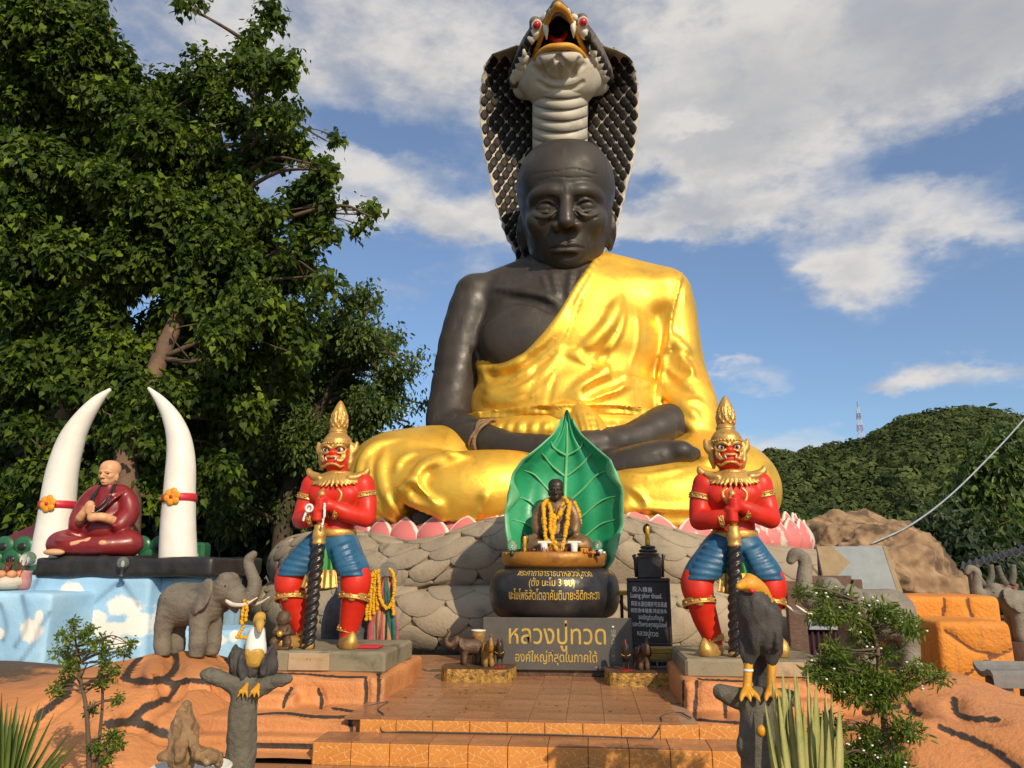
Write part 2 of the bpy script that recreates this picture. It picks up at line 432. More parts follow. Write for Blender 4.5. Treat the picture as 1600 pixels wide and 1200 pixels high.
# ------------------------------------------------------------------ materials
def pm(name, c1, c2=None, scale=4.0, rough=0.6, metal=0.0, bump=0.0, bscale=40.0, dirt=None, dscale=2.0, dlo=0.55, dhi=0.75,
       attr=None, acol=None, attr2=None, acol2=None, coat=0.0, rvar=0.12, detail=6, bdist=0.02, spec=0.5, trans=0.0, orand=0.0, streak=None, sstr=0.5):
    m = bpy.data.materials.new(name); m.use_nodes = True; t = NT(m.node_tree); t.n.clear()
    tc = t.new('ShaderNodeTexCoord'); co = tc.outputs['Object']
    c1 = (*c1, 1); col = c1
    nz = t.noise(co, scale, detail)
    if c2 is not None: col = t.mix(t.mapr(nz, 0.3, 0.7), c1, (*c2, 1))
    if dirt is not None:
        dn = t.noise(co, dscale, 8, 0.65, 0.4); col = t.mix(t.mapr(dn, dlo, dhi), col, (*dirt, 1))
    if streak is not None:
        sv = t.vmath('MULTIPLY', co, (7.0, 7.0, 0.55)).outputs[0]; sn = t.math('MULTIPLY', t.mapr(t.noise(sv, 1.0, 7, 0.65), 0.52, 0.74), t.mapr(t.noise(co, 0.9, 4), 0.35, 0.6))
        col = t.mix(t.math('MULTIPLY', sn, sstr), col, (*streak, 1))
    if attr2 is not None:
        av = t.new('ShaderNodeAttribute', attribute_name=attr2).outputs['Fac']
        av = t.math('ADD', av, t.math('MULTIPLY', t.math('SUBTRACT', t.noise(co, 3.5, 8, 0.7), 0.5), 1.3))
        col = t.mix(t.mapr(av, 0.35, 0.75), col, (*acol2, 1))
    if attr is not None:
        av = t.new('ShaderNodeAttribute', attribute_name=attr).outputs['Fac']
        jit = t.math('ADD', av, t.math('MULTIPLY', t.math('SUBTRACT', t.noise(co, 14, 4), 0.5), 0.35))
        col = t.mix(t.mapr(jit, 0.3, 0.7), col, (*acol, 1))
    if orand:
        oi = t.new('ShaderNodeObjectInfo').outputs['Random']
        col = t.mix(1.0, col, t.new('ShaderNodeCombineXYZ', {i: t.mapr(oi, 0, 1, 1 - orand, 1 + orand, False) for i in range(3)}).outputs[0], 'MULTIPLY')
    b = t.new('ShaderNodeBsdfPrincipled', {'Metallic': metal, 'Coat Weight': coat, 'Specular IOR Level': spec})
    if isinstance(col, bpy.types.NodeSocket): t.l.new(col, b.inputs['Base Color'])
    else: b.inputs['Base Color'].default_value = col
    rn = t.noise(co, scale * 2.3, 5)
    t.l.new(t.mapr(rn, 0.25, 0.75, max(rough - rvar, 0.03), min(rough + rvar, 1.0)), b.inputs['Roughness'])
    if trans: b.inputs['Transmission Weight'].default_value = trans
    if bump:
        bn = t.noise(co, bscale, 6, 0.6)
        t.l.new(t.new('ShaderNodeBump', {'Strength': bump, 'Distance': bdist, 'Height': bn}).outputs[0], b.inputs['Normal'])
    t.new('ShaderNodeOutputMaterial', {'Surface': b.outputs[0]})
    return m
def leafmat(name, c1, c2, rough=0.45, trans=0.35, tcol=None, spec=0.4):
    "two-sided leaf: glossy skin over light shining through; colour differs leaf by leaf"
    m = bpy.data.materials.new(name); m.use_nodes = True; t = NT(m.node_tree); t.n.clear()
    a = t.new('ShaderNodeAttribute', attribute_name='tint').outputs['Fac']
    col = t.mix(a, (*c1, 1), (*c2, 1))
    b = t.new('ShaderNodeBsdfPrincipled', {'Base Color': col, 'Roughness': rough, 'Specular IOR Level': spec})
    tr = t.new('ShaderNodeBsdfTranslucent', {'Color': t.mix(a, (*(tcol or c1), 1), (*c2, 1))})
    t.new('ShaderNodeOutputMaterial', {'Surface': t.new('ShaderNodeMixShader', {0: trans, 1: b.outputs[0], 2: tr.outputs[0]}).outputs[0]})
    return m
M = {}
M['gold'] = pm('gold_leaf', (0.93, 0.56, 0.075), (0.84, 0.47, 0.05), 0.9, 0.47, 0.72, 0.14, 5, dirt=(0.42, 0.20, 0.03), dscale=0.8, dlo=0.58, dhi=0.85, bdist=0.05, rvar=0.12, streak=(0.38, 0.17, 0.03), sstr=0.45)
M['black_skin'] = pm('black_statue_paint', (0.030, 0.024, 0.019), (0.042, 0.034, 0.027), 1.6, 0.50, 0, 0.12, 14, dirt=(0.062, 0.05, 0.04), dscale=1.3, dlo=0.5, dhi=0.85, rvar=0.14, spec=0.4, streak=(0.10, 0.085, 0.07), sstr=0.5)
M['rope'] = pm('rope_fibre', (0.25, 0.16, 0.08), (0.16, 0.10, 0.05), 20, 0.85, bump=0.5, bscale=60)
M['stone'] = pm('grey_scale_stone', (0.33, 0.27, 0.19), (0.28, 0.225, 0.16), 1.4, 0.85, 0, 0.6, 26, streak=(.11, .09, .065), sstr=.7, dirt=(0.12, 0.10, 0.08), dscale=1.1, dlo=0.52, dhi=0.72)
M['stone_b'] = pm('brown_grey_scale_stone', (0.27, 0.22, 0.155), (0.31, 0.255, 0.18), 1.8, 0.85, 0, 0.6, 26, streak=(.10, .08, .06), sstr=.7, dirt=(0.11, 0.09, 0.07), dscale=1.4, dlo=0.52, dhi=0.72)
M['stone_c'] = pm('pale_scale_stone', (0.37, 0.305, 0.215), (0.31, 0.25, 0.175), 1.8, 0.85, 0, 0.6, 26, streak=(.13, .105, .075), sstr=.6, dirt=(0.16, 0.13, 0.1), dscale=1.2, dlo=0.54, dhi=0.75)
M['mortar'] = pm('dark_joint_mortar', (0.25, 0.195, 0.13), (0.30, 0.235, 0.155), 3, 0.9, 0, 0.4, 25)
M['red'] = pm('red_enamel', (0.60, 0.026, 0.010), (0.50, 0.018, 0.008), 5, 0.45, 0, 0.08, 30, dirt=(0.36, 0.05, 0.025), dscale=4, dlo=0.52, dhi=0.85, spec=0.35)
M['ggold'] = pm('gold_paint', (0.60, 0.36, 0.10), (0.48, 0.27, 0.07), 8, 0.42, 0.55, 0.25, 60, dirt=(0.20, 0.11, 0.04), dscale=9, dlo=0.56, dhi=0.75)
M['blue'] = pm('blue_cloth_paint', (0.012, 0.075, 0.16), (0.02, 0.11, 0.21), 5, 0.45, 0, 0.15, 25, dirt=(0.10, 0.19, 0.26), dscale=7, dlo=0.62, dhi=0.85)
M['green'] = pm('green_enamel', (0.02, 0.17, 0.02), (0.03, 0.23, 0.03), 6, 0.4)
M['club'] = pm('black_club_paint', (0.012, 0.011, 0.011), (0.02, 0.018, 0.017), 8, 0.32, bump=0.1)
M['white'] = pm('white_paint', (0.78, 0.77, 0.73), (0.70, 0.68, 0.63), 3, 0.5, bump=0.15, bscale=12, dirt=(0.5, 0.46, 0.4), dscale=3, dlo=0.6, dhi=0.9)
M['black'] = pm('black_paint', (0.014, 0.013, 0.013), (0.03, 0.026, 0.025), 5, 0.4, bump=0.2, bscale=15)
# ------------------------------------------------------------------ ground, plaza, steps, painted rockwork
M['earth'] = pm('bare_earth', (0.16, 0.115, 0.075), (0.10, 0.085, 0.055), 0.35, 0.95, 0, 0.6, 8, dirt=(0.07, 0.085, 0.035), dscale=0.12, dlo=0.45, dhi=0.6)
structure(obj('ground', [(-2500, -2500, -.30), (2500, -2500, -.30), (2500, 2500, -.30), (-2500, 2500, -.30)], [(0, 1, 2, 3)], M['earth']))
M['tile'] = pm('brown_floor_tile', (0.34, 0.16, 0.075), (0.27, 0.125, 0.06), 3, 0.30, 0, 0.08, 30, dirt=(0.19, 0.105, 0.06), dscale=2.2, dlo=0.48, dhi=0.75, orand=0.14, rvar=0.14)
M['grout'] = pm('tile_grout', (0.33, 0.20, 0.11), (0.26, 0.15, 0.085), 8, 0.9)
def fan_mat():
    m = bpy.data.materials.new('fan_pattern_tile'); m.use_nodes = True; t = NT(m.node_tree); t.n.clear()
    co = t.new('ShaderNodeTexCoord').outputs['Object']; s = t.new('ShaderNodeSeparateXYZ', {0: co}); oi = t.new('ShaderNodeObjectInfo').outputs['Random']
    x = t.math('ADD', s.outputs[0], .15); z = t.math('ADD', s.outputs[2], .09)
    ang = t.math('ARCTAN2', z, x); rad = t.math('SQRT', t.math('ADD', t.math('MULTIPLY', x, x), t.math('MULTIPLY', z, z)))
    nz = t.noise(co, 14, 3)
    ln = t.math('PINGPONG', t.math('ADD', t.math('MULTIPLY', ang, 4.2), t.math('MULTIPLY', nz, .55)), .5)
    l1 = t.mapr(ln, .015, .06, 1, 0)
    rn = t.math('PINGPONG', t.math('ADD', t.math('MULTIPLY', rad, 8.5), t.math('ADD', t.math('MULTIPLY', nz, .5), t.math('MULTIPLY', t.math('FLOOR', t.math('MULTIPLY', ang, 4.2)), .37))), .5)
    l2 = t.mapr(rn, .015, .05, 1, 0); ln = t.math('MAXIMUM', l1, l2)
    base = t.mix(t.mapr(t.noise(co, 9, 5), .3, .7), (.62, .26, .055, 1), (.52, .20, .04, 1))
    base = t.mix(t.mapr(oi, 0, 1, 0, .35, False), base, (.40, .15, .035, 1))
    col = t.mix(t.math('MULTIPLY', ln, .75), base, (.66, .40, .17, 1))
    gr = t.mapr(t.noise(co, 5, 6, .65), .55, .75); col = t.mix(t.math('MULTIPLY', gr, .6), col, (.25, .12, .05, 1))
    b = t.new('ShaderNodeBsdfPrincipled', {'Base Color': col, 'Roughness': .35, 'Normal': t.new('ShaderNodeBump', {'Strength': .3, 'Distance': .004, 'Height': ln, }).outputs[0]})
    t.new('ShaderNodeOutputMaterial', {'Surface': b.outputs[0]}); return m
M['fan'] = fan_mat()
PX0, PX1 = -3.6, 3.0
Y1, Y2 = 6.55, 6.20            # noses of the two steps
pl = structure(MB().box((PX0, 7.24, -.30), (PX1, 10.95, -.008)).box((-1.88, Y1 + .012, -.30), (.83, 7.24, -.008)).obj('plaza_floor', M['grout']))
tb = MB(); tb.rbox((0, 0, -.006), (.1488, .1488, .012), .002); td = meshdata('tile', np.concatenate(tb.v), tb.f, False); td.materials.append(M['tile'])
def tile(x, y, z, par):
    o = bpy.data.objects.new('tile', td); COL.objects.link(o); o.parent = par; o.location = (x, y, z); return o
for i in range(17):
    for j in range(14):
        x = -3.05 + i * .3; y = Y1 + .14 + j * .3
        if (x < -1.85 and y < 7.3) or (x > .85 and y < 7.3): continue
        if -1.2 < x < .4 and y > 9.7: continue
        tile(x, y, random.uniform(-.0015, .0015), pl)
st = structure(MB().box((-2.14, Y2 + .012, -.30), (1.16, Y1 + .010, -.120)).obj('lower_step', M['grout']))
land = structure(MB().box((-7.0, -3.0, -.30), (6.5, Y2 + .010, -.283)).obj('landing', M['grout']))
fb = MB(); fb.rbox((0, 0, 0), (.1475, .010, .0525), .003); fd1 = meshdata('riser_tile', np.concatenate(fb.v), fb.f, False); fd1.materials.append(M['fan'])
fb = MB(); fb.rbox((0, 0, 0), (.1475, .010, .079), .003); fd2 = meshdata('riser_tile', np.concatenate(fb.v), fb.f, False); fd2.materials.append(M['fan'])
for i in range(10):
    o = bpy.data.objects.new('riser_tile', fd1); COL.objects.link(o); o.parent = pl; o.location = (-1.72 + i * .3, Y1, -.064)
    if i % 2: o.scale = (-1, 1, 1)
for i in range(11):
    o = bpy.data.objects.new('riser_tile', fd2); COL.objects.link(o); o.parent = st; o.location = (-1.98 + i * .3, Y2, -.198)
    if i % 3 == 1: o.scale = (-1, 1, 1)
mt = MB(); mt.rbox((0, 0, 0), (.1475, .168, .008), .003); md = meshdata('tread_tile', np.concatenate(mt.v), mt.f, False); md.materials.append(M['tile'])
for i in range(11):
    o = bpy.data.objects.new('tread_tile', md); COL.objects.link(o); o.parent = st; o.location = (-1.98 + i * .3, Y2 + .172, -.116)
for i in range(20):
    for j in range(5):
        o = tile(-3.6 + i * .3, Y2 - .165 - j * .3, -.280, land)

def rock_mat(name, c1, c2, dirt, jc, dlo=.55, dhi=.72):
    return pm(name, c1, c2, 1.3, .68, 0, .6, 26, streak=(.17, .085, .04), sstr=.55, dirt=dirt, dscale=1.6, dlo=dlo, dhi=dhi, attr='joint', acol=jc, attr2='grime', acol2=(.085, .055, .032), bdist=.03)
M['orange_rock'] = rock_mat('orange_painted_rock', (.57, .235, .08), (.47, .185, .06), (.29, .13, .055), (.035, .024, .018))
M['orange_rock_dirty'] = rock_mat('weathered_orange_rock', (.53, .20, .055), (.44, .155, .045), (.115, .07, .04), (.035, .024, .018), .50, .66)
M['orange_wall'] = rock_mat('bright_orange_wall_paint', (.66, .24, .022), (.58, .20, .02), (.40, .14, .02), (.16, .055, .015), .60, .8)
def rockwork(name, label, s, mat, grooves, gw=.05, cat='rockwork', parent=None, wob=.03, sm=1, painted=None, carve=1.7):
    for g in grooves:
        s.ridge(g, gw * carve, gw * carve * 1.1, 's', sink=-.4, n=7, taper=False)
    lines = []
    for g in grooves:
        h_ = [q for q in (s.hit(*p) for p in spline(g, 10)) if q is not None]
        if len(h_) > 1: lines.append(np.array(h_))
    V, F = s.mesh(sm); N = vnormals(V, F)
    d = polydist(V, lines) if lines else np.full(len(V), 9.0)
    V = V + N * (wob * vnoise(V * 1.7, 2) + wob * .35 * vnoise(V * 5, 4))[:, None]
    j = np.clip(.5 + (1.25 * gw - d) / (gw * .8), 0, 1)
    gm = np.clip((N[:, 2] - .55) * 2, 0, 1) * (np.clip((-5.0 - V[:, 0]) * .9, 0, 1) * .75 + .12) + .25 * np.clip(.1 - V[:, 2], 0, .4)
    o = obj(name, V, F, mat, parent, attr={'joint': j, 'grime': gm})
    if label: tag(o, label, cat)
    return o
# big left mound
s = Sdf((-9.0, 4.4, -.5), (-2.2, 10.6, .9), .04)
s.ell((-4.35, 8.1, -.3), (.95, 1.3, .60)); s.ell((-4.0, 7.1, -.35), (.95, 1.25, .62), .3); s.ell((-4.9, 7.0, -.4), (1.3, 1.3, .60), .3)
s.ell((-6.6, 8.3, -.35), (1.9, 1.2, .50), .3); s.ell((-3.9, 6.2, -.5), (.9, .8, .42), .2)
s.cut(lambda X, Y, Z: -.32 - Z + 0 * X + 0 * Y)
B3 = lambda L: [(x * .25, 900 + y * .25) for x, y in L]
G_L = [B3(g) for g in ([(890, 490), (830, 560), (780, 630)], [(1000, 455), (1080, 490), (1105, 530), (1080, 600), (1020, 640), (920, 655), (780, 630)], [(1370, 490), (1440, 540)],
       [(1480, 750), (1350, 670), (1230, 640), (1130, 650), (1095, 680)], [(1020, 640), (1080, 660), (1090, 700), (1040, 760), (900, 830), (800, 910), (660, 930)],
       [(800, 910), (900, 930), (980, 970), (1050, 990)], [(450, 640), (420, 740), (350, 790), (250, 870), (230, 890)], [(1440, 970), (1380, 1030), (1310, 1080)])]
MOUND_L = s
rockwork('painted_rock_mound', 'orange painted rock mound under the grey elephant with garlanded tusks', s, M['orange_rock'], G_L, .026, carve=2.4)
# left pedestal of the guardian: stepped blocks
def stepped(px0, px1, xs, name, label, mirror=False):
    s = Sdf((xs[0] - .7, 6.2, -.45), (xs[1] + .7, 9.4, .45), .025)
    m = -1 if mirror else 1; inner = xs[1] if not mirror else xs[0]; outer = xs[0] if not mirror else xs[1]
    def bx(x0, x1, y0, y1, z0, z1, r=.05, k=.03):
        x0, x1 = inner + m * x0, inner + m * x1; s.box(((x0 + x1) / 2, (y0 + y1) / 2, (z0 + z1) / 2), (abs(x1 - x0) / 2, (y1 - y0) / 2, (z1 - z0) / 2), r, k)
    bx(-1.65, .0, 7.22, 9.0, -.3, .215); bx(-1.25, -.75, 6.98, 7.4, -.3, .10, .06); bx(-2.0, .02, 6.62, 7.4, -.3, -.02, .05); bx(-2.1, -.12, 6.40, 6.9, -.3, -.135, .03); bx(-2.2, -.2, 6.05, 6.6, -.35, -.24, .03)
    s.cut(lambda X, Y, Z: -.33 - Z + 0 * X + 0 * Y); return s
Z4 = lambda L: [(300 + x * .25, 900 + y * .25) for x, y in L]
s = stepped(390, 595, (-3.55, -1.86), '', '')
rockwork('rock_pedestal', 'stepped orange rock blocks with dark joints carrying the guardian beside the white-necked bird', s, M['orange_rock'],
         [Z4(g) for g in ([(480, 600), (700, 610), (860, 625), (1080, 632)], [(1085, 640), (1090, 720), (1085, 800)], [(1165, 600), (1168, 700), (1160, 800)], [(620, 705), (590, 760), (570, 820)], [(790, 710), (810, 770), (805, 840)],
          [(400, 860), (560, 850), (760, 880), (930, 880), (1080, 860)], [(985, 890), (995, 960), (1000, 1075)], [(400, 1060), (700, 1065), (980, 1080)], [(880, 830), (1000, 845), (1090, 840)], [(1100, 870), (1105, 940), (1060, 990)])], .015, wob=.016, painted=.03)
s = stepped(1068, 1250, (.80, 2.6), '', '', True)
Z6 = lambda L: [(1040 + x * .25, 900 + y * .25) for x, y in L]
rockwork('rock_pedestal', 'stepped red-orange rock blocks with dark joints carrying the guardian behind the dark bird', s, M['orange_rock'],
         [Z6(g) for g in ([(205, 640), (400, 655), (600, 660)], [(195, 650), (190, 760), (180, 900)], [(370, 780), (375, 900)], [(190, 900), (350, 915), (520, 930)], [(240, 970), (260, 1050), (300, 1150)], [(110, 660), (105, 880)], [(300, 1080), (500, 1075)])], .015, wob=.016, painted=.03)
# stone slabs the guardians stand on
M['slab'] = pm('mossy_cut_stone', (.25, .21, .135), (.19, .17, .11), 2.5, .75, 0, .3, 20, dirt=(.09, .075, .05), dscale=3, dlo=.5, dhi=.72)
M['plaque'] = pm('worn_plaque', (.42, .30, .19), (.36, .25, .15), 6, .6, 0, .15, 30, dirt=(.22, .15, .09), dscale=5)
for x0, x1, nm, zt in ((-3.22, -1.93, 'mossy stone slab with a worn plaque under the guardian beside the white-necked bird', .40), (.86, 2.12, 'mossy stone slab with a worn plaque under the guardian behind the dark bird', .37)):
    r = thing('stone_slab', nm, 'slab', ((x0 + x1) / 2, 8.0, .2), 0, 'slabs under the guardians')
    MB().box((x0, 7.52, .20), (x1, 8.7, zt), .025).obj('block', M['slab'], r)
    c = x0 + .55 if x0 < 0 else x0 + .85
    MB().box((c - .20, 7.505, .225), (c + .20, 7.535, zt - .02), .006).obj('plaque', M['plaque'], r)
# right mound under the elephant, and the low walls
s = Sdf((1.2, 4.0, -.5), (7.4, 9.4, .8), .04)
s.ell((3.0, 7.6, -.35), (1.0, 1.1, .62)); s.ell((3.2, 6.5, -.4), (1.1, 1.0, .55), .3); s.ell((4.6, 6.9, -.45), (1.5, 1.2, .50), .3); s.ell((2.3, 6.6, -.4), (.7, .7, .45), .25)
s.cut(lambda X, Y, Z: -.32 - Z + 0 * X + 0 * Y)
rockwork('painted_rock_mound', 'orange painted rock mound behind the white-flowered shrub', s, M['orange_rock'],
         [Z6(g) for g in ([(1080, 850), (1180, 855), (1300, 840), (1450, 800)], [(1300, 1000), (1400, 1050), (1480, 1150)], [(1500, 780), (1560, 860), (1600, 880)])] + [[(1470, 1140), (1540, 1165), (1590, 1200)], [(1490, 1090), (1500, 1120), (1560, 1125)]], .02, carve=2.4)
s = Sdf((2.9, 8.2, -.4), (6.0, 10.9, 1.2), .03)
def pbox(px0, px1, py0, py1, Y, dep, rad=.06, k=.03):
    a, b = W(px0, py1, Y), W(px1, py0, Y); zt = b[2]; zb = min(a[2], -.3)
    s.box(((a[0] + b[0]) / 2, Y + dep / 2, (zt + zb) / 2), (abs(b[0] - a[0]) / 2, dep / 2, (zt - zb) / 2), rad, k)
pbox(1474, 1580, 972, 1068, 8.7, .9)
Z7 = lambda L: [(1200 + x * .25, 780 + y * .25) for x, y in L]
rockwork('orange_block_wall', 'bright orange block with two dark cracks beside the grey curved bench', s, M['orange_wall'],
         [Z7(g) for g in ([(1105, 820), (1180, 870), (1280, 940), (1420, 970)], [(1170, 1110), (1250, 1090), (1320, 1030), (1430, 980), (1520, 940)])], .015, wob=.02, painted=.028)
s = Sdf((2.9, 9.2, -.4), (6.2, 11.6, 1.6), .03)
pbox(1424, 1562, 932, 1070, 9.7, 1.0)
rockwork('orange_block_wall', 'long low orange wall with short upright joints behind the cracked block', s, M['orange_wall'], [Z7(g) for g in ([(1105, 620), (1100, 680), (1090, 740)], [(1245, 620), (1255, 680), (1280, 745)])], .015, wob=.02, painted=.028)
# ------------------------------------------------------------------ the great seated monk
def build_head(h=0.02):
    "face and skull, x right, y forward, z up, about 2.8 m tall"
    s = Sdf((-1.35, -1.35, -1.75), (1.35, 1.55, 1.5), h)
    s.ell((0, -.06, .26), (.985, 1.14, 1.03)); s.ell((-.26, -.06, .50), (.66, .98, .77), .25); s.ell((.26, -.06, .50), (.66, .98, .77), .25); s.ell((0, .12, -.42), (.84, .90, .92), .25)
    s.ell((0, .18, -.90), (.70, .66, .50), .25); s.ell((0, .36, -1.14), (.50, .46, .28), .2); s.ell((0, .66, -1.24), (.30, .24, .20), .16)
    s.cap((0, -.25, -.8), (0, -.35, -1.7), .62, .66, .2)
    for q in (-1, 1):
        s.ell((q * .52, .68, -.46), (.25, .22, .20), .25)
        s.ell((q * .385, 1.13, -.185), (.27, .19, .17), .14, op='s')
        s.tube([(q * .07, 1.0, .03), (q * .30, .99, .075), (q * .52, .86, .05), (q * .66, .68, -.04)], [.03, .04, .04, .03], .16, n=4)
    s.cap((0, 1.0, .08), (0, 1.02, -.1), .09, .09, .12)
    # nose
    s.tube([(0, 1.00, -.06), (0, 1.12, -.30), (0, 1.22, -.54)], [.085, .105, .125], .07, n=4)
    s.ell((0, 1.25, -.575), (.135, .115, .105), .06)
    for q in (-1, 1):
        s.ell((q * .19, 1.08, -.615), (.12, .15, .10), .06)
        s.ell((q * .10, 1.20, -.69), (.055, .09, .04), .03, op='s')
    # mouth
    s.ell((0, .70, -.93), (.40, .33, .28), .18)
    s.tube([(-.33, .86, -1.00), (-.17, .99, -.945), (0, 1.025, -.955), (.17, .99, -.945), (.33, .86, -1.00)], [.02, .036, .04, .036, .02], .04, n=4)
    s.tube([(-.29, .87, -1.05), (-.13, .985, -1.075), (.13, .985, -1.075), (.29, .87, -1.05)], [.02, .046, .046, .02], .04, n=4)
    s.tube([(-.34, .90, -1.015), (-.16, 1.05, -1.005), (0, 1.075, -1.01), (.16, 1.05, -1.005), (.34, .90, -1.015)], .022, .018, 's', n=4)
    s.ell((0, 1.03, -1.17), (.24, .10, .05), .06, op='s')
    s.cap((0, 1.10, -.74), (0, 1.05, -.90), .035, .045, .05, 's')
    for q in (-1, 1):
        # eyeball, lids, bag
        s.ell((q * .385, .80, -.20), (.215, .175, .145), .015)
        up = [(q * .165, .93, -.225), (q * .265, .985, -.12), (q * .385, .985, -.085), (q * .50, .93, -.12), (q * .60, .815, -.225)]
        lo = [(q * .165, .93, -.23), (q * .275, .975, -.295), (q * .40, .97, -.315), (q * .52, .895, -.28), (q * .60, .815, -.23)]
        s.tube(up, [.02, .03, .034, .03, .02], .012, n=4); s.tube(lo, [.016, .022, .024, .022, .016], .012, n=4)
        s.tube([(q * .17, .99, -.30), (q * .29, 1.02, -.40), (q * .45, .97, -.42), (q * .62, .84, -.33)], [.012, .018, .018, .010], .08, n=4)
        s.tube([(q * .18, 1.03, -.33), (q * .30, 1.05, -.455), (q * .47, .99, -.475), (q * .62, .87, -.39)], [.010, .014, .012, .004], .03, 's', n=4)
        s.tube([(q * .18, 1.04, -.06), (q * .36, 1.05, -.045), (q * .55, .93, -.07)], .018, .03, 's', n=4)
        s.tube([(q * .27, 1.07, -.58), (q * .38, .98, -.76), (q * .43, .86, -1.02)], [.012, .022, .012], .07, 's', n=4)
        # ear with long lobe
        s.ell((q * .915, -.10, -.46), (.085, .22, .36), .05, rot=(8, 0, q * -22))
        s.ell((q * .89, -.04, -.80), (.07, .12, .15), .05); s.ell((q * .80, .0, -.5), (.14, .22, .34), .08)
        s.ell((q * 1.01, -.05, -.40), (.055, .12, .22), .03, rot=(8, 0, q * -14), op='s')
        s.ell((q * .955, .08, -.50), (.06, .06, .10), .03)
    # forehead lines, frown lines
    for z, wd, a in ((.42, .62, .05), (.29, .5, .04)):
        x = np.linspace(-wd, wd, 9); P = [(xx, 1.2, z + a * math.cos(xx * 2.6) - .02 * math.sin(9 * xx + z * 30)) for xx in x]
        P = [s.hit(0, 0, np.array((p[0], 1.5, p[2])), np.array((0, -1.0, 0))) for p in P]
        s.tube(np.array([p for p in P if p is not None]), .008, .02, 's')
    for q in (-.06, .05): s.cap((q, 1.12, .16), (q * .8, 1.14, .02), .014, .014, .02, 's')
    return s.mesh()
def head_matrix(cx, cy, cz, tilt, sc=1.0, turn=0.0):
    "face forward (+y local) to -Y, chin down by tilt"
    return Matrix.Translation((cx, cy, cz)) @ Matrix.Rotation(R(turn), 4, 'Z') @ Matrix.Rotation(R(tilt), 4, 'X') @ Matrix.Rotation(R(180), 4, 'Z') @ Matrix.Diagonal((sc, sc, sc, 1))
def xf(V, m): m = np.array(m); return V @ m[:3, :3].T + m[:3, 3]
HEAD_V, HEAD_F = build_head(0.02)

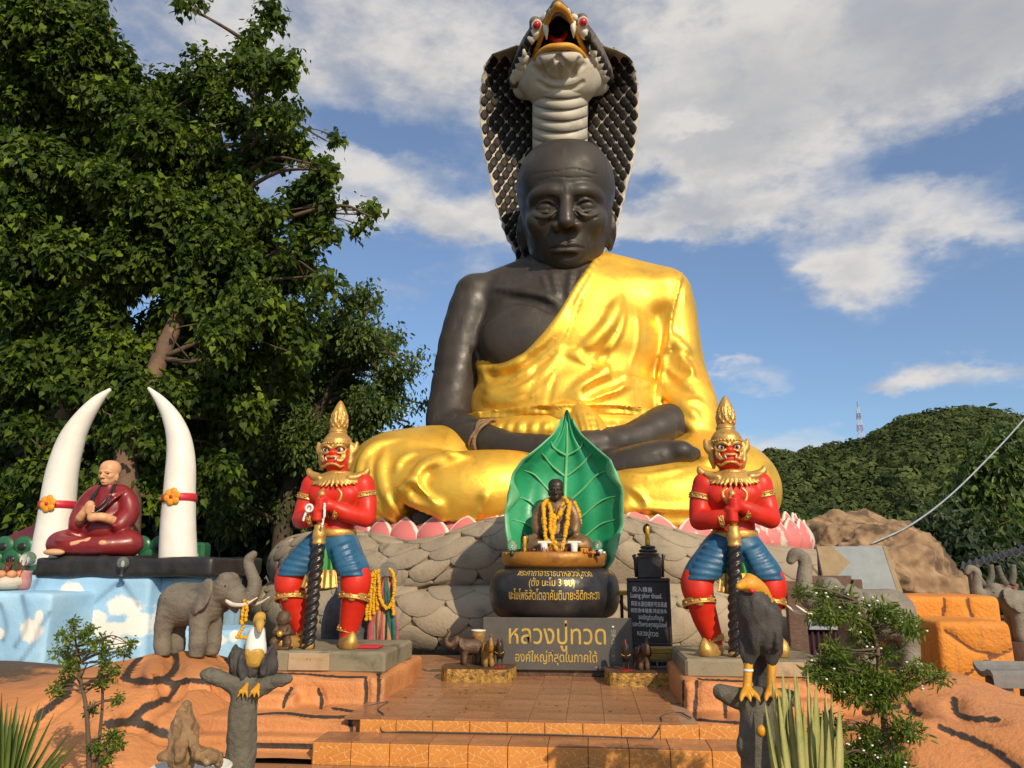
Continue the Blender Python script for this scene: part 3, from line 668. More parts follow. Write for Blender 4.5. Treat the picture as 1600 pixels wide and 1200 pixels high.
def build_monk():
    root = thing('monk_statue', 'giant seated black monk statue wrapped in a gleaming gold robe', 'statue', (-.4, 14.6, 1.75))
    lo, hi = (-5.2, 11.9, 1.55), (4.2, 16.9, 7.5)
    torso = [((885, 545, 15.05), (1.92, 1.22, 1.35)), ((885, 640, 14.9), (1.86, 1.25, 1.10)), ((885, 480, 15.1), (1.75, 1.0, .9))]
    b = Sdf(lo, hi, 0.045)
    for c, r in torso: b.ell(W(*c), r, .3)
    b.cap(W(884, 400, 14.85), W(882, 470, 15.0), .62, .72, .25)                                  # neck
    b.cap(W(850, 425, 15.1), W(752, 462, 15.1), .42, .42, .3); b.cap(W(915, 425, 15.1), W(1030, 465, 15.1), .42, .42, .3)
    for q in (-1, 1): b.cap(W(880 + q * 12, 466, 14.17), W(880 + q * 80, 452, 14.45), .08, .05, .2)   # collar bones
    for q in (-14, -4, 8, 19): b.cap(W(882 + q * .9, 425, 14.22), W(882 + q, 470, 14.06), .04, .04, .07)  # neck cords
    b.ell(W(815, 530, 14.15), (.75, .30, .55), .35)
    b.tube([W(742, 460, 15.0), W(722, 540, 14.95), W(706, 630, 14.7), W(701, 668, 14.5)], [.43, .46, .43, .42], .12, n=3)   # upper arm
    b.tube([W(701, 672, 14.4), W(745, 688, 13.9), W(800, 702, 13.45)], [.40, .36, .27], .1, n=3)
    b.tube([W(800, 702, 13.4), W(850, 706, 13.1), W(890, 707, 13.0)], [.27, .27, .20], .12, n=3)
    b.cap(W(868, 697, 12.95), W(905, 694, 12.95), .1, .08, .06)
    for i in range(4): b.cap(W(890, 706 + 5 * i, 12.95), W(940, 704 + 5 * i, 13.0), .085, .065, .03)
    b.tube([W(1072, 668, 14.5), W(1040, 668, 14.1), W(985, 690, 13.6), W(930, 696, 13.25)], [.42, .40, .30, .27], .1, n=3)   # other forearm
    b.tube([W(940, 694, 13.2), W(915, 698, 13.1), W(900, 704, 13.0)], [.26, .25, .2], .1)
    b.tube([W(700, 760, 14.2), W(620, 765, 13.9), W(760, 790, 13.3), W(930, 765, 13.2)], [.5, .5, .3, .3], .1)           # shins inside the robe
    b.tube([W(1050, 760, 14.2), W(1130, 770, 13.9), W(900, 795, 13.6), W(700, 806, 13.0)], [.5, .5, .3, .28], .1)
    b.tube([W(930, 748, 13.1), W(960, 737, 12.95), W(1005, 724, 12.85), W(1048, 712, 12.85)], [.30, .32, .30, .26], .12, n=3)   # upturned sole
    b.ell(W(1062, 706, 12.72), (.24, .20, .19), .05); b.ell(W(1081, 709, 12.80), (.15, .16, .12), .03); b.ell(W(1074, 716, 12.75), (.14, .16, .10), .03)
    for i in range(5): b.ridge([(1010 + 5 * i, 712 - 2 * i), (1012 + 5 * i, 722 - 1.5 * i)], .02, .02, 's', n=3)
    for i in range(4): b.ridge([(945 + 4 * i, 734 - i), (948 + 4 * i, 746 - i)], .02, .02, 's', n=3)
    b.ell(W(674, 808, 12.75), (.30, .30, .20), .1, rot=(0, 8, 0)); b.ell(W(657, 811, 12.7), (.15, .2, .15), .06); b.cap(W(680, 808, 12.8), W(715, 812, 13.1), .2, .22, .1)
    for L in ([(846, 424), (860, 470)], [(862, 424), (872, 468)], [(893, 424), (888, 468)], [(912, 420), (900, 466)]): b.ridge(L, .05, .06, sink=.35, n=5)
    for L in ([(872, 474), (832, 458), (775, 452)],): b.ridge(L, .06, .10, sink=.45)
    b.ridge([(868, 485), (840, 472), (790, 466)], .06, .10, 's')
    b.ridge([(740, 545), (746, 553), (750, 566)], .05, .06, 's', n=4); b.ridge([(672, 655), (690, 650), (715, 652), (735, 660)], .02, .03, 's', n=4)
    hm = head_matrix(*(W(884, 322, 14.62)), 14.0, 1.0, 1.5)
    obj('body', *join(b.mesh(), (xf(HEAD_V, hm), HEAD_F)), M['black_skin'], root)
    # ---- robe
    g = Sdf(lo, hi, 0.04)
    for c, r in torso: g.ell(W(*c), tuple(x + .075 for x in r), .3)
    g.cap(W(915, 425, 15.1), W(1032, 455, 15.1), .50, .50, .25); g.box(W(1010, 470, 15.0), (.62, .62, .42), .3, .25)
    ed = [W(700, 590, 15.2), W(750, 570, 14.9), W(785, 572, 14.5), W(820, 556, 14.15), W(850, 528, 14.0), W(880, 488, 13.95), W(905, 445, 14.1), W(935, 400, 14.5), W(938, 340, 14.5)]
    ex = np.array([p[0] for p in ed]); ez = np.array([p[2] for p in ed])
    g.cut(lambda X, Y, Z: (Z - np.interp(X, ex, ez)) * .62 + 0 * Y)
    fr = [(935, 403), (905, 447), (880, 490), (850, 530), (820, 560), (785, 575), (752, 574)]
    g.ridge(fr, .07, .07, sink=.3, taper=False)
    # sleeve
    g.tube([W(1042, 462, 15.05), W(1052, 540, 15.0), W(1066, 620, 14.75), W(1075, 672, 14.45)], [.50, .50, .50, .50], .15, n=3)
    g.tube([W(1070, 600, 14.7), W(1086, 660, 14.35), W(1080, 690, 14.1)], [.40, .42, .33], .2, n=3)
    g.ell(W(1052, 676, 13.6), (.42, .55, .46), .06, op='s', rot=(0, -25, 20))
    # hips and legs
    g.ell(W(890, 740, 13.9), (1.3, .8, .5), .2)
    g.ell(W(885, 682, 14.55), (1.98, 1.15, .60), .2)
    g.tube([W(780, 735, 14.9), W(690, 745, 14.2), W(628, 757, 13.7)], [.75, .85, .86], .3, n=3)
    g.ell(W(612, 752, 13.75), (.86, .85, .86), .2)
    g.tube([W(620, 772, 13.4), W(690, 775, 12.95), W(760, 772, 12.85), W(830, 768, 13.1)], [.62, .64, .64, .6], .25, n=3)
    g.tube([W(1000, 745, 14.9), W(1080, 760, 14.2), W(1135, 765, 13.8)], [.75, .82, .80], .3, n=3)
    g.ell(W(1142, 766, 13.8), (.84, .85, .80), .2)
    g.tube([W(1140, 780, 13.4), W(1070, 782, 12.95), W(990, 785, 12.95), W(930, 785, 13.2)], [.58, .58, .56, .5], .25, n=3)
    g.box(W(880, 815, 13.9), (2.8, .95, .2), .15, .25)
    for c in ((680, 812, 12.9),): g.cap(W(640, 812, 12.6), W(720, 815, 12.6), .26, .26, .06, 's')
    A = lambda L: [(640 + x * .3, 380 + y * .3) for x, y in L]
    for L, r in (([(1095, 285), (1050, 400), (970, 500), (870, 578)], .13), ([(805, 575), (890, 595), (985, 645), (1005, 690), (910, 745), (800, 812)], .12),
                 ([(1160, 718), (1010, 775), (830, 832)], .12), ([(1010, 650), (1120, 715), (1290, 742)], .10), ([(1120, 330), (1090, 470), (1010, 600)], .06),
                 ([(355, 640), (430, 672), (540, 640), (610, 592)], .09), ([(365, 690), (470, 728), (600, 690), (650, 640)], .09), ([(372, 745), (460, 800), (560, 790), (640, 720)], .08),
                 ([(375, 800), (470, 840), (600, 830)], .07), ([(600, 590), (700, 520), (800, 420), (860, 330)], .06), ([(640, 640), (740, 560), (820, 450), (868, 370)], .06),
                 ([(660, 720), (760, 620), (810, 540)], .06), ([(620, 610), (720, 540), (835, 420)], .035), ([(650, 690), (750, 600), (815, 500)], .035), ([(690, 780), (770, 660), (800, 590)], .04), ([(360, 665), (440, 700), (570, 665)], .035), ([(365, 715), (460, 765), (600, 745), (690, 660)], .04), ([(370, 775), (470, 820), (620, 810), (700, 740)], .04), ([(1350, 480), (1395, 535), (1455, 585)], .11), ([(1335, 590), (1400, 680), (1480, 705)], .11),
                 ([(1310, 690), (1400, 795), (1515, 838)], .12), ([(1300, 770), (1420, 850), (1510, 930)], .10), ([(1390, 560), (1440, 640), (1475, 680)], .08), ([(1300, 850), (1400, 900), (1500, 990)], .09),
                 ([(1180, 340), (1185, 500), (1150, 640)], .045)):
        g.ridge(A(L), r, r * .65, sink=.52)
    for dx in (0, 14): g.ridge(A([(1398 + dx, 160), (1378 + dx, 300), (1342 + dx, 490), (1312 + dx, 640), (1290 + dx, 760), (1282 + dx, 850)]), .045, .04, sink=.1, taper=False)
    g.ridge(A([(1425, 200), (1400, 340), (1372, 480)]), .05, .06, 's')
    g.ridge(A([(886, 285), (840, 430), (780, 620), (735, 760), (720, 832)]), .03, .03, 's', taper=False)
    for L in ([(1060, 620), (1110, 690), (1250, 720)], [(900, 560), (980, 610), (1040, 560)], [(900, 800), (1000, 740), (1100, 720)], [(380, 670), (450, 700), (560, 670)], [(1330, 560), (1380, 640), (1450, 680)],
              [(1330, 680), (1400, 750), (1500, 790)]): g.ridge(A(L), .08, .1, 's')
    for x, dx in ((430, -6), (470, -8), (520, -8), (575, -10), (640, -30), (700, -40), (960, 15), (1010, 8), (1060, 10), (1115, 10), (1165, 6), (1210, 4)): g.ridge(A([(x - dx * .3, 945), (x, 990), (x + dx, 1045)]), .085, .05, sink=.2)
    B = lambda L: [(520 + x * .25, 600 + y * .25) for x, y in L]
    for L, r in (([(430, 350), (260, 400), (190, 510), (195, 630), (280, 760), (450, 850)], .10), ([(330, 410), (308, 540), (330, 660), (400, 770), (480, 840)], .10),
                 ([(860, 465), (700, 485), (590, 530), (545, 600), (580, 680), (650, 740), (720, 860)], .14), ([(560, 590), (490, 615), (462, 650), (500, 710), (560, 750)], .09),
                 ([(500, 660), (430, 660), (362, 690), (400, 760), (490, 832)], .08), ([(985, 665), (910, 760), (850, 850)], .10), ([(540, 440), (440, 480), (400, 560)], .08),
                 ([(700, 425), (740, 450), (800, 445)], .06), ([(250, 440), (230, 540), (260, 680), (360, 790)], .06)): g.ridge(B(L), r, r * .65, sink=.52)
    for L in ([(640, 520), (575, 580), (600, 650), (680, 720)], [(350, 640), (380, 740), (470, 820)], [(930, 700), (870, 790), (830, 850)], [(480, 640), (520, 700), (600, 760)]): g.ridge(B(L), .06, .08, 's')
    C = lambda L: [(860 + x * .25, 600 + y * .25) for x, y in L]
    for L, r in (([(430, 615), (520, 660), (578, 740), (568, 778), (520, 730), (470, 690)], .08), ([(568, 778), (700, 796), (930, 792), (1050, 770)], .10), ([(450, 740), (490, 800), (540, 845)], .09),
                 ([(450, 872), (700, 866), (930, 880)], .09), ([(930, 450), (980, 500), (1050, 495)], .09), ([(980, 430), (1020, 470), (1060, 450)], .07), ([(440, 560), (600, 580), (900, 520)], .05)): g.ridge(C(L), r, r * .65, sink=.52)
    for L in ([(500, 690), (545, 740), (560, 760)], [(470, 820), (700, 832), (930, 835)]): g.ridge(C(L), .05, .07, 's')
    V, F = g.mesh(1)
    N = vnormals(V, F); V = V + N * (.012 * vnoise(V * .9, 3) + .002 * vnoise(V * 4, 5))[:, None]
    robe = obj('robe', V, F, M['gold'], root)
    # ---- waist sash with knot and tail
    s = Sdf((-2.9, 12.9, 3.5), (2.3, 16.0, 4.3), 0.022)
    c, r = torso[1]; s.ell(W(*c), tuple(x + .29 for x in r)); c, r = torso[0]; s.ell(W(*c), tuple(x + .26 for x in r), .2)
    zt, zb = W(880, 636, 13.65)[2], W(880, 661, 13.65)[2]
    s.cut(lambda X, Y, Z: np.maximum(Z - zt - .10 * np.sin(X * .9 - .4) * 0, zb - Z) + 0 * X + 0 * Y)
    for t in (.2, .45, .68, .85):
        z = zb + (zt - zb) * t; px = np.linspace(752, 1030, 12); py = 661 - 25 * t + 2.0 * np.sin(px * .05 + t * 9)
        s.ridge(list(zip(px, py)), .045, .03, 's', sink=-.3, n=2, taper=False)
    s.ell(W(886, 646, 13.55), (.30, .16, .24), .05); s.ell(W(868, 640, 13.55), (.16, .14, .12), .04)
    for a in range(8):
        t = math.pi * (a / 7); s.ridge([(884 - 9 * math.cos(t), 646 - 6 * math.sin(t)), (884 - 18 * math.cos(t), 646 - 13 * math.sin(t))], .02, .02, 's', n=3)
    obj('sash', *s.mesh(), M['gold'], root)
    s = Sdf((-.9, 12.7, 2.9), (.9, 14.2, 4.6), 0.03)
    s.tube([W(905, 640, 13.5), W(915, 665, 13.45), W(925, 690, 13.3)], [.14, .26, .34], .1, n=3); s.tube([W(890, 650, 13.45), W(897, 675, 13.4), W(905, 690, 13.3)], [.08, .10, .10], .05, n=3)
    for x in (900, 910, 920, 930): s.ridge([(x - 4, 645), (x + 3, 668), (x + 6, 692)], .04, .04, 's', n=3)
    obj('sash_tail', *s.mesh(1), M['gold'], root)
    # rope bracelet
    mb = MB(); c = W(762, 690, 13.75); ax = W(800, 702, 13.45) - W(745, 688, 13.9); ax /= np.linalg.norm(ax)
    u = np.cross(ax, (0, 0, 1)); u /= np.linalg.norm(u); v = np.cross(u, ax)
    for k in range(3):
        P = [c + ax * (.05 * (k - 1) + .03 * math.sin(5 * t + 2 * k)) + (.40 + .015 * math.cos(7 * t + k)) * (u * math.cos(t) + v * math.sin(t)) for t in np.linspace(0, 2 * math.pi, 33)]
        mb.tube(P, .03, 6, False)
    mb.obj('wrist_rope', M['rope'], root, True)
    # folded cloth corner over the lap
    for x0, x1, y0 in ((810, 832, 720), (930, 950, 720)):
        a, bb = W(x0, y0, 12.75), W(x1, y0 - 1, 12.75); m2 = MB(); m2.box((a[0], 12.75, a[2] - .05), (bb[0], 13.1, a[2] + .03), .02)
        m2.obj('lap_cloth', M['gold'], root)
    return root
build_monk()
# ------------------------------------------------------------------ cobra rearing behind the monk
M['cream'] = pm('cream_belly_paint', (0.52, 0.48, 0.39), (0.44, 0.39, 0.31), 1.5, 0.6, 0, 0.2, 18, dirt=(0.20, 0.18, 0.15), dscale=1.2, dlo=0.5, dhi=0.8)
M['snake_white'] = pm('white_scale_paint', (0.62, 0.57, 0.48), (0.50, 0.45, 0.37), 2, 0.6, 0, 0.2, 18, dirt=(0.25, 0.2, 0.15), dscale=2, dlo=0.55, dhi=0.8)
M['snake_black'] = pm('black_scale_paint', (0.013, 0.011, 0.010), (0.024, 0.020, 0.017), 3, 0.62, 0, 0.2, 20, dirt=(0.09, 0.07, 0.05), dscale=2.5, dlo=0.6, dhi=0.8, spec=0.25)
M['snake_grey'] = pm('weathered_scale_joints', (0.16, 0.14, 0.115), (0.08, 0.07, 0.06), 2.5, 0.6, 0, 0.3, 18, dirt=(0.035, 0.03, 0.027), dscale=2, dlo=0.5, dhi=0.7)
M['snake_lip'] = pm('ochre_lip_paint', (0.62, 0.30, 0.025), (0.50, 0.22, 0.02), 3, 0.5, 0, 0.2, 20)
M['snake_dark'] = pm('dark_mouth_paint', (0.006, 0.005, 0.005), None, 3, 0.7)
M['ruby'] = pm('red_glass_eye', (0.45, 0.005, 0.008), None, 3, 0.15, coat=0.6)
M['fang'] = pm('fang_enamel', (0.75, 0.72, 0.62), (0.6, 0.55, 0.45), 6, 0.4)
M['hood_base'] = pm('hood_groove_paint', (0.50, 0.45, 0.36), (0.40, 0.35, 0.28), 2.5, 0.65, 0, 0.3, 18, dirt=(0.10, 0.085, 0.07), dscale=2.0, dlo=0.5, dhi=0.72)
def build_cobra():
    root = thing('cobra_statue', 'huge hooded cobra rearing over the black monk, fangs bared and red eyes', 'statue', (-.4, 16.5, 0.0))
    pyk = [70, 78, 85, 100, 130, 180, 240, 310, 365, 395, 440, 480]
    hwk = [66, 90, 106, 117, 123, 125, 118, 102, 86, 70, 62, 60]
    yck = [15.5, 15.75, 15.9, 16.05, 16.25, 16.35, 16.3, 16.2, 16.1, 16.05, 16.0, 16.0]
    def hood(px, py):
        u = (px - 874) / np.interp(py, pyk, hwk); yc = np.interp(py, pyk, yck)
        return yc - .55 * u * u + .10 * (1 - min(1, abs(abs(u) - .55) * 4)) * 0
    nv, nu = 60, 32; V = []; pys = np.linspace(70, 478, nv)
    for side in (0, 1):
        for py in pys:
            for u in np.linspace(-1, 1, nu):
                px = 874 + u * np.interp(py, pyk, hwk); y = hood(px, py)
                wob = 1.5 * math.sin(py * .35) * (abs(u) > .97)
                p = W(px + wob, py, y); p[1] += side * (.16 - .10 * u ** 4); V.append(p)
    F = []; n0 = nv * nu
    for i in range(nv - 1):
        for j in range(nu - 1):
            a = i * nu + j; q = (a, a + nu, a + nu + 1, a + 1); F.append(q); F.append(tuple(k + n0 for k in q[::-1]))
    for i in range(nv - 1):
        for a, b in ((i * nu, (i + 1) * nu), ((i + 1) * nu + nu - 1, i * nu + nu - 1)): F.append((a, a + n0, b + n0, b))
    for j in range(nu - 1):
        F.append((j, j + 1, j + 1 + n0, j + n0)); a = (nv - 1) * nu + j; F.append((a + 1, a, a + n0, a + 1 + n0))
    hd = obj('hood', V, F, M['hood_base'], root)
    # hood scales, each its own plate
    row = 0; py = 96.0; rr = random.Random(3)
    while py < 402:
        sx = np.interp(py, [96, 200, 400], [17.0, 16.6, 13.0]); hw = np.interp(py, pyk, hwk)
        off = sx / 2 if row % 2 else 0
        for k in range(-9, 10):
            cx = 874 + k * sx + off
            if abs(cx - 874) < 40 or abs(cx - 874) > hw - 3.0: continue
            if 245 < py < 385 and abs(cx - 883) < (64 if py < 330 else 56): continue
            rw, rh = sx * .445, np.interp(py, [96, 200, 400], [9.6, 9.7, 8.4]); vv = []
            oo = (rr.uniform(-.6, .6), rr.uniform(-.6, .6))
            for ring, (sc, lift) in enumerate(((1.0, -.01), (.92, .012), (.3, .013))):
                for a in range(10):
                    t = 2 * math.pi * a / 10 + math.pi / 2; ct, st = math.cos(t), math.sin(t)
                    ex = math.copysign(abs(ct) ** 1.6, ct) * rw * sc; ey = -math.copysign(abs(st) ** 1.3, st) * rh * sc
                    x, y = cx + oo[0] + ex, py + oo[1] + ey
                    lim = np.interp(y, pyk, hwk) - 1.5
                    x = 874 + max(-lim, min(lim, x - 874)); vv.append(W(x, y, hood(x, y) - lift))
            ff = [(r * 10 + a, r * 10 + (a + 1) % 10, (r + 1) * 10 + (a + 1) % 10, (r + 1) * 10 + a) for r in (0, 1) for a in range(10)] + [tuple(20 + a for a in range(10))]
            obj('scale', vv, [q[::-1] for q in ff] if False else ff, M['snake_black'], hd)
        row += 1; py += np.interp(py, [96, 200, 400], [10.4, 10.6, 9.0])
    # neck with belly scutes
    mb = MB(); mb.tube([W(874, 90, 15.3), W(874, 140, 15.55), W(874, 230, 15.95), W(876, 330, 16.0), W(880, 470, 16.0)], [.70, .62, .60, .62, .7], 20)
    mb.obj('neck', M['snake_black'], root, True)
    for i in range(6):
        y0 = 128 + i * 17.5; y1 = y0 + 21; vv = []
        for jj in range(2):
            for lv, (yy, lift) in enumerate(((y0, .0), (y0 + 9, .05), (y1, .09), (y1 + .8, .03))):
                for a in np.linspace(-1, 1, 15):
                    dip = 7.5 * (1 - a * a); px = 874 + 43 * a * (1 if i else 1.05) + 1
                    yb = np.interp(yy, [128, 240], [15.45, 15.85]); vv.append(W(px, yy + dip - 4, yb - .52 * math.sqrt(max(0, 1 - .92 * a * a)) - lift + jj * .12))
        ff = []
        for l in range(3):
            for a in range(14):
                q = l * 15 + a; ff += [(q, q + 15, q + 16, q + 1), tuple(k + 60 for k in (q + 1, q + 16, q + 15, q))]
        for l in range(3): ff += [(l * 15, l * 15 + 60, l * 15 + 75, l * 15 + 15), (l * 15 + 14, l * 15 + 29, l * 15 + 89, l * 15 + 74)]
        for a in range(14): ff += [(45 + a, 105 + a, 106 + a, 46 + a), (a, a + 1, a + 61, a + 60)]
        obj('belly_scute', vv, ff, M['cream'], root)
    # head, sculpted in its own frame: x right, y out of the mouth, z across the gape
    el = R(37); O = W(874, 79, 14.7); mpp = MPP(874, 75, 14.7) * .985
    Rm = np.array([[1, 0, 0], [0, -math.cos(el), -math.sin(el)], [0, -math.sin(el), math.cos(el)]]).T
    fr = (Rm, O); tow = lambda v: v @ Rm.T + O
    L = lambda px, py, f: ((px - 874) * mpp, f, (75 - py) * mpp)
    def sd(h=.03):
        s = Sdf((-1.7, -2.0, -1.7), (1.7, 1.3, 1.4), h); s.fr = fr; return s
    s = sd()
    s.ell((0, -.7, -.05), (.76, .9, .62)); s.cap((0, -.2, .48), (0, .42, .84), .44, .15, .25)
    for q in (-1, 1):
        s.tube([(q * .40, .0, .48), (q * .68, -.1, .0), (q * .84, -.35, -.45), (q * .90, -.7, -.62)], [.14, .18, .22, .22], .2, n=3)
        s.ell((q * .50, .05, .58), (.13, .18, .13), .08)
    s.ell((0, -1.1, -.3), (1.15, .7, .7), .3)
    a0 = np.array((0, .70)); 
    def gape(X, Y, Z):
        d = np.full(np.broadcast(X, Z).shape, 9.0, 'f4')
        for (x0, z0, r0), (x1, z1, r1) in (((0, .56, .12), (.50, -.02, .24)), ((.50, -.02, .24), (.68, -.42, .07)), ((0, .56, .12), (0, .1, .4))):
            px, pz = np.abs(X) - x0, Z - z0; bx, bz = x1 - x0, z1 - z0; t = np.clip((px * bx + pz * bz) / (bx * bx + bz * bz + 1e-6), 0, 1)
            d = np.minimum(d, np.sqrt((px - t * bx) ** 2 + (pz - t * bz) ** 2) - (r0 + (r1 - r0) * t))
        return np.maximum(d, -.55 - Y)
    s._app(gape, (-1, -.6, -.7), (1, 1.3, .8), .03, 's')
    V, F = s.mesh(1); hdm = obj('head', tow(V), F, M['snake_grey'], root); sh = s
    mb = MB(); mb.ball((0, -.62, .05), (.80, .22, .72), 20, 12); mb.v = [tow(v) for v in mb.v]; mb.obj('mouth_lining', M['snake_dark'], hdm, True)
    s = sd(.022)
    s.ell((0, -.15, -.62), (.88, .52, .60)); s.ell((0, .28, -.16), (.50, .36, .24), .25); s.cap((0, -.55, -.95), (0, -.8, -1.35), .62, .62, .3)
    for q in (-1, 1): s.cap((q * .6, -.1, -.35), (q * .85, -.5, -.75), .22, .25, .2)
    K = lambda Lx: [(720 + x * .2, y * .2) for x, y in Lx]
    for Lx in ([(765, 420), (765, 625)], [(760, 440), (830, 510), (900, 590)], [(770, 440), (710, 500), (640, 560)], [(560, 520), (650, 590), (740, 632), (860, 600), (970, 500)],
               [(600, 640), (680, 690), (770, 700), (880, 690), (960, 640)], [(600, 460), (640, 530), (660, 590)], [(930, 460), (890, 530), (880, 590)]):
        s.ridge(K(Lx), .05, .03, 's', sink=-.35, taper=False, n=10)
    V, F = s.mesh(1); jaw = obj('lower_jaw', tow(V), F, M['cream'], root)
    def tubes(name, lst, mat, par, sm=.02):
        s2 = sd(.025)
        for P, r in lst: s2.tube([L(*p) for p in P], r, .04, n=4)
        V, F = s2.mesh(1); return obj(name, tow(V), F, mat, par)
    tubes('upper_lip', [([(823, 104, -.25), (838, 72, .0), (852, 42, .2), (864, 22, .38), (875, 13, .55)], [.04, .052, .05, .058, .08]),
                        ([(927, 104, -.25), (911, 72, .0), (898, 42, .2), (887, 22, .38), (875, 13, .55)], [.04, .052, .05, .058, .08])], M['snake_lip'], hdm)
    tubes('lower_lip', [([(823, 104, -.2), (832, 92, .0), (843, 78, .3), (858, 70, .50), (875, 69, .56), (892, 70, .50), (906, 79, .3), (917, 92, .0), (927, 104, -.2)], [.04, .05, .06, .062, .065, .062, .06, .05, .04])], M['snake_lip'], jaw)
    tubes('tongue', [([(857, 52, -.2), (864, 58, .0), (874, 61, .1), (882, 56, .0), (886, 48, -.1)], [.04, .05, .05, .04, .025])], M['ruby'], hdm)
    for px in (854.5, 896.5):
        mb = MB(); mb.tube([L(px, 36, .22), L(px + .3, 46, .30), L(px + .8, 58.5, .30)], [.068, .055, .008], 10); mb.v = [tow(v) for v in mb.v]; mb.obj('fang', M['fang'], hdm, True)
    for px in (840.5, 912): 
        mb = MB(); mb.ball(L(px, 37, .21), .085, 14, 10); mb.v = [tow(v) for v in mb.v]; e = mb.obj('eye', M['ruby'], hdm, True)
        mb = MB(); c = np.array(L(px, 37, .19)); mb.tube([c + .092 * np.array((math.cos(t), .1, math.sin(t))) for t in np.linspace(0, 2 * math.pi, 20)], .028, 6, False); mb.v = [tow(v) for v in mb.v]; mb.obj('eye_rim', M['snake_white'], e, True)
    rc = random.Random(5); plates = []
    for q in (-1, 1):
        for i, t in enumerate(np.linspace(0, 1, 8)):
            for c in range(4):
                tt = min(1, max(0, t + (.08 if c == 1 else 0))); ix = np.interp(tt, [0, 1], [33, 55]) + 7 * c * (.5 + .7 * tt); py = 46 + 70 * tt + 3 * c
                plates.append((874 + q * ix, py, 6.6 + 2.4 * tt, 8.0 + 2.4 * tt, q * -28, 'w' if c < 3 else 'b'))
        plates += [(874 + q * 14, 20, 4, 7, q * -38, 'w'), (874 + q * 24, 27, 5, 8, q * -38, 'w'), (874 + q * 21, 17, 4, 6, q * -38, 'b')]
    def grad(p, e=.03): return np.array([sh.sample(p + e * k) - sh.sample(p - e * k) for k in np.eye(3)])
    for px, py, rx, rz, rot, mt in plates:
        c = sh.hit(px, py)
        if c is None: continue
        n = grad(c); n /= np.linalg.norm(n) + 1e-9
        zz = np.array((math.sin(R(-rot)) * -1, 0, math.cos(R(rot)))); zz -= n * (zz @ n); zz /= np.linalg.norm(zz); xx = np.cross(n, zz)
        Mx = np.stack([xx, n, zz], 1); mb = MB(); mb.ball((0, 0, 0), (rx * mpp, .055, rz * mpp), 12, 8)
        mb.v = [tow((v + (0, .02 * v[:, 2:3].mean() - .12 * 0, 0)) @ Mx.T + c) for v in mb.v]; mb.obj('cheek_scale', M['snake_white' if mt == 'w' else 'snake_black'], hdm, True)
    for P in ([(872, 8), (869, 4), (873, 2), (879, 5)], [(773, 88), (775, 86.5), (782, 88)], [(960, 75), (958, 74), (966, 83)]):
        mb = MB(); mb.tube([W(x, y, 14.8 if y < 10 else 15.6) for x, y in P], .008, 5); mb.obj('bent_rod', M['black'], root)
build_cobra()

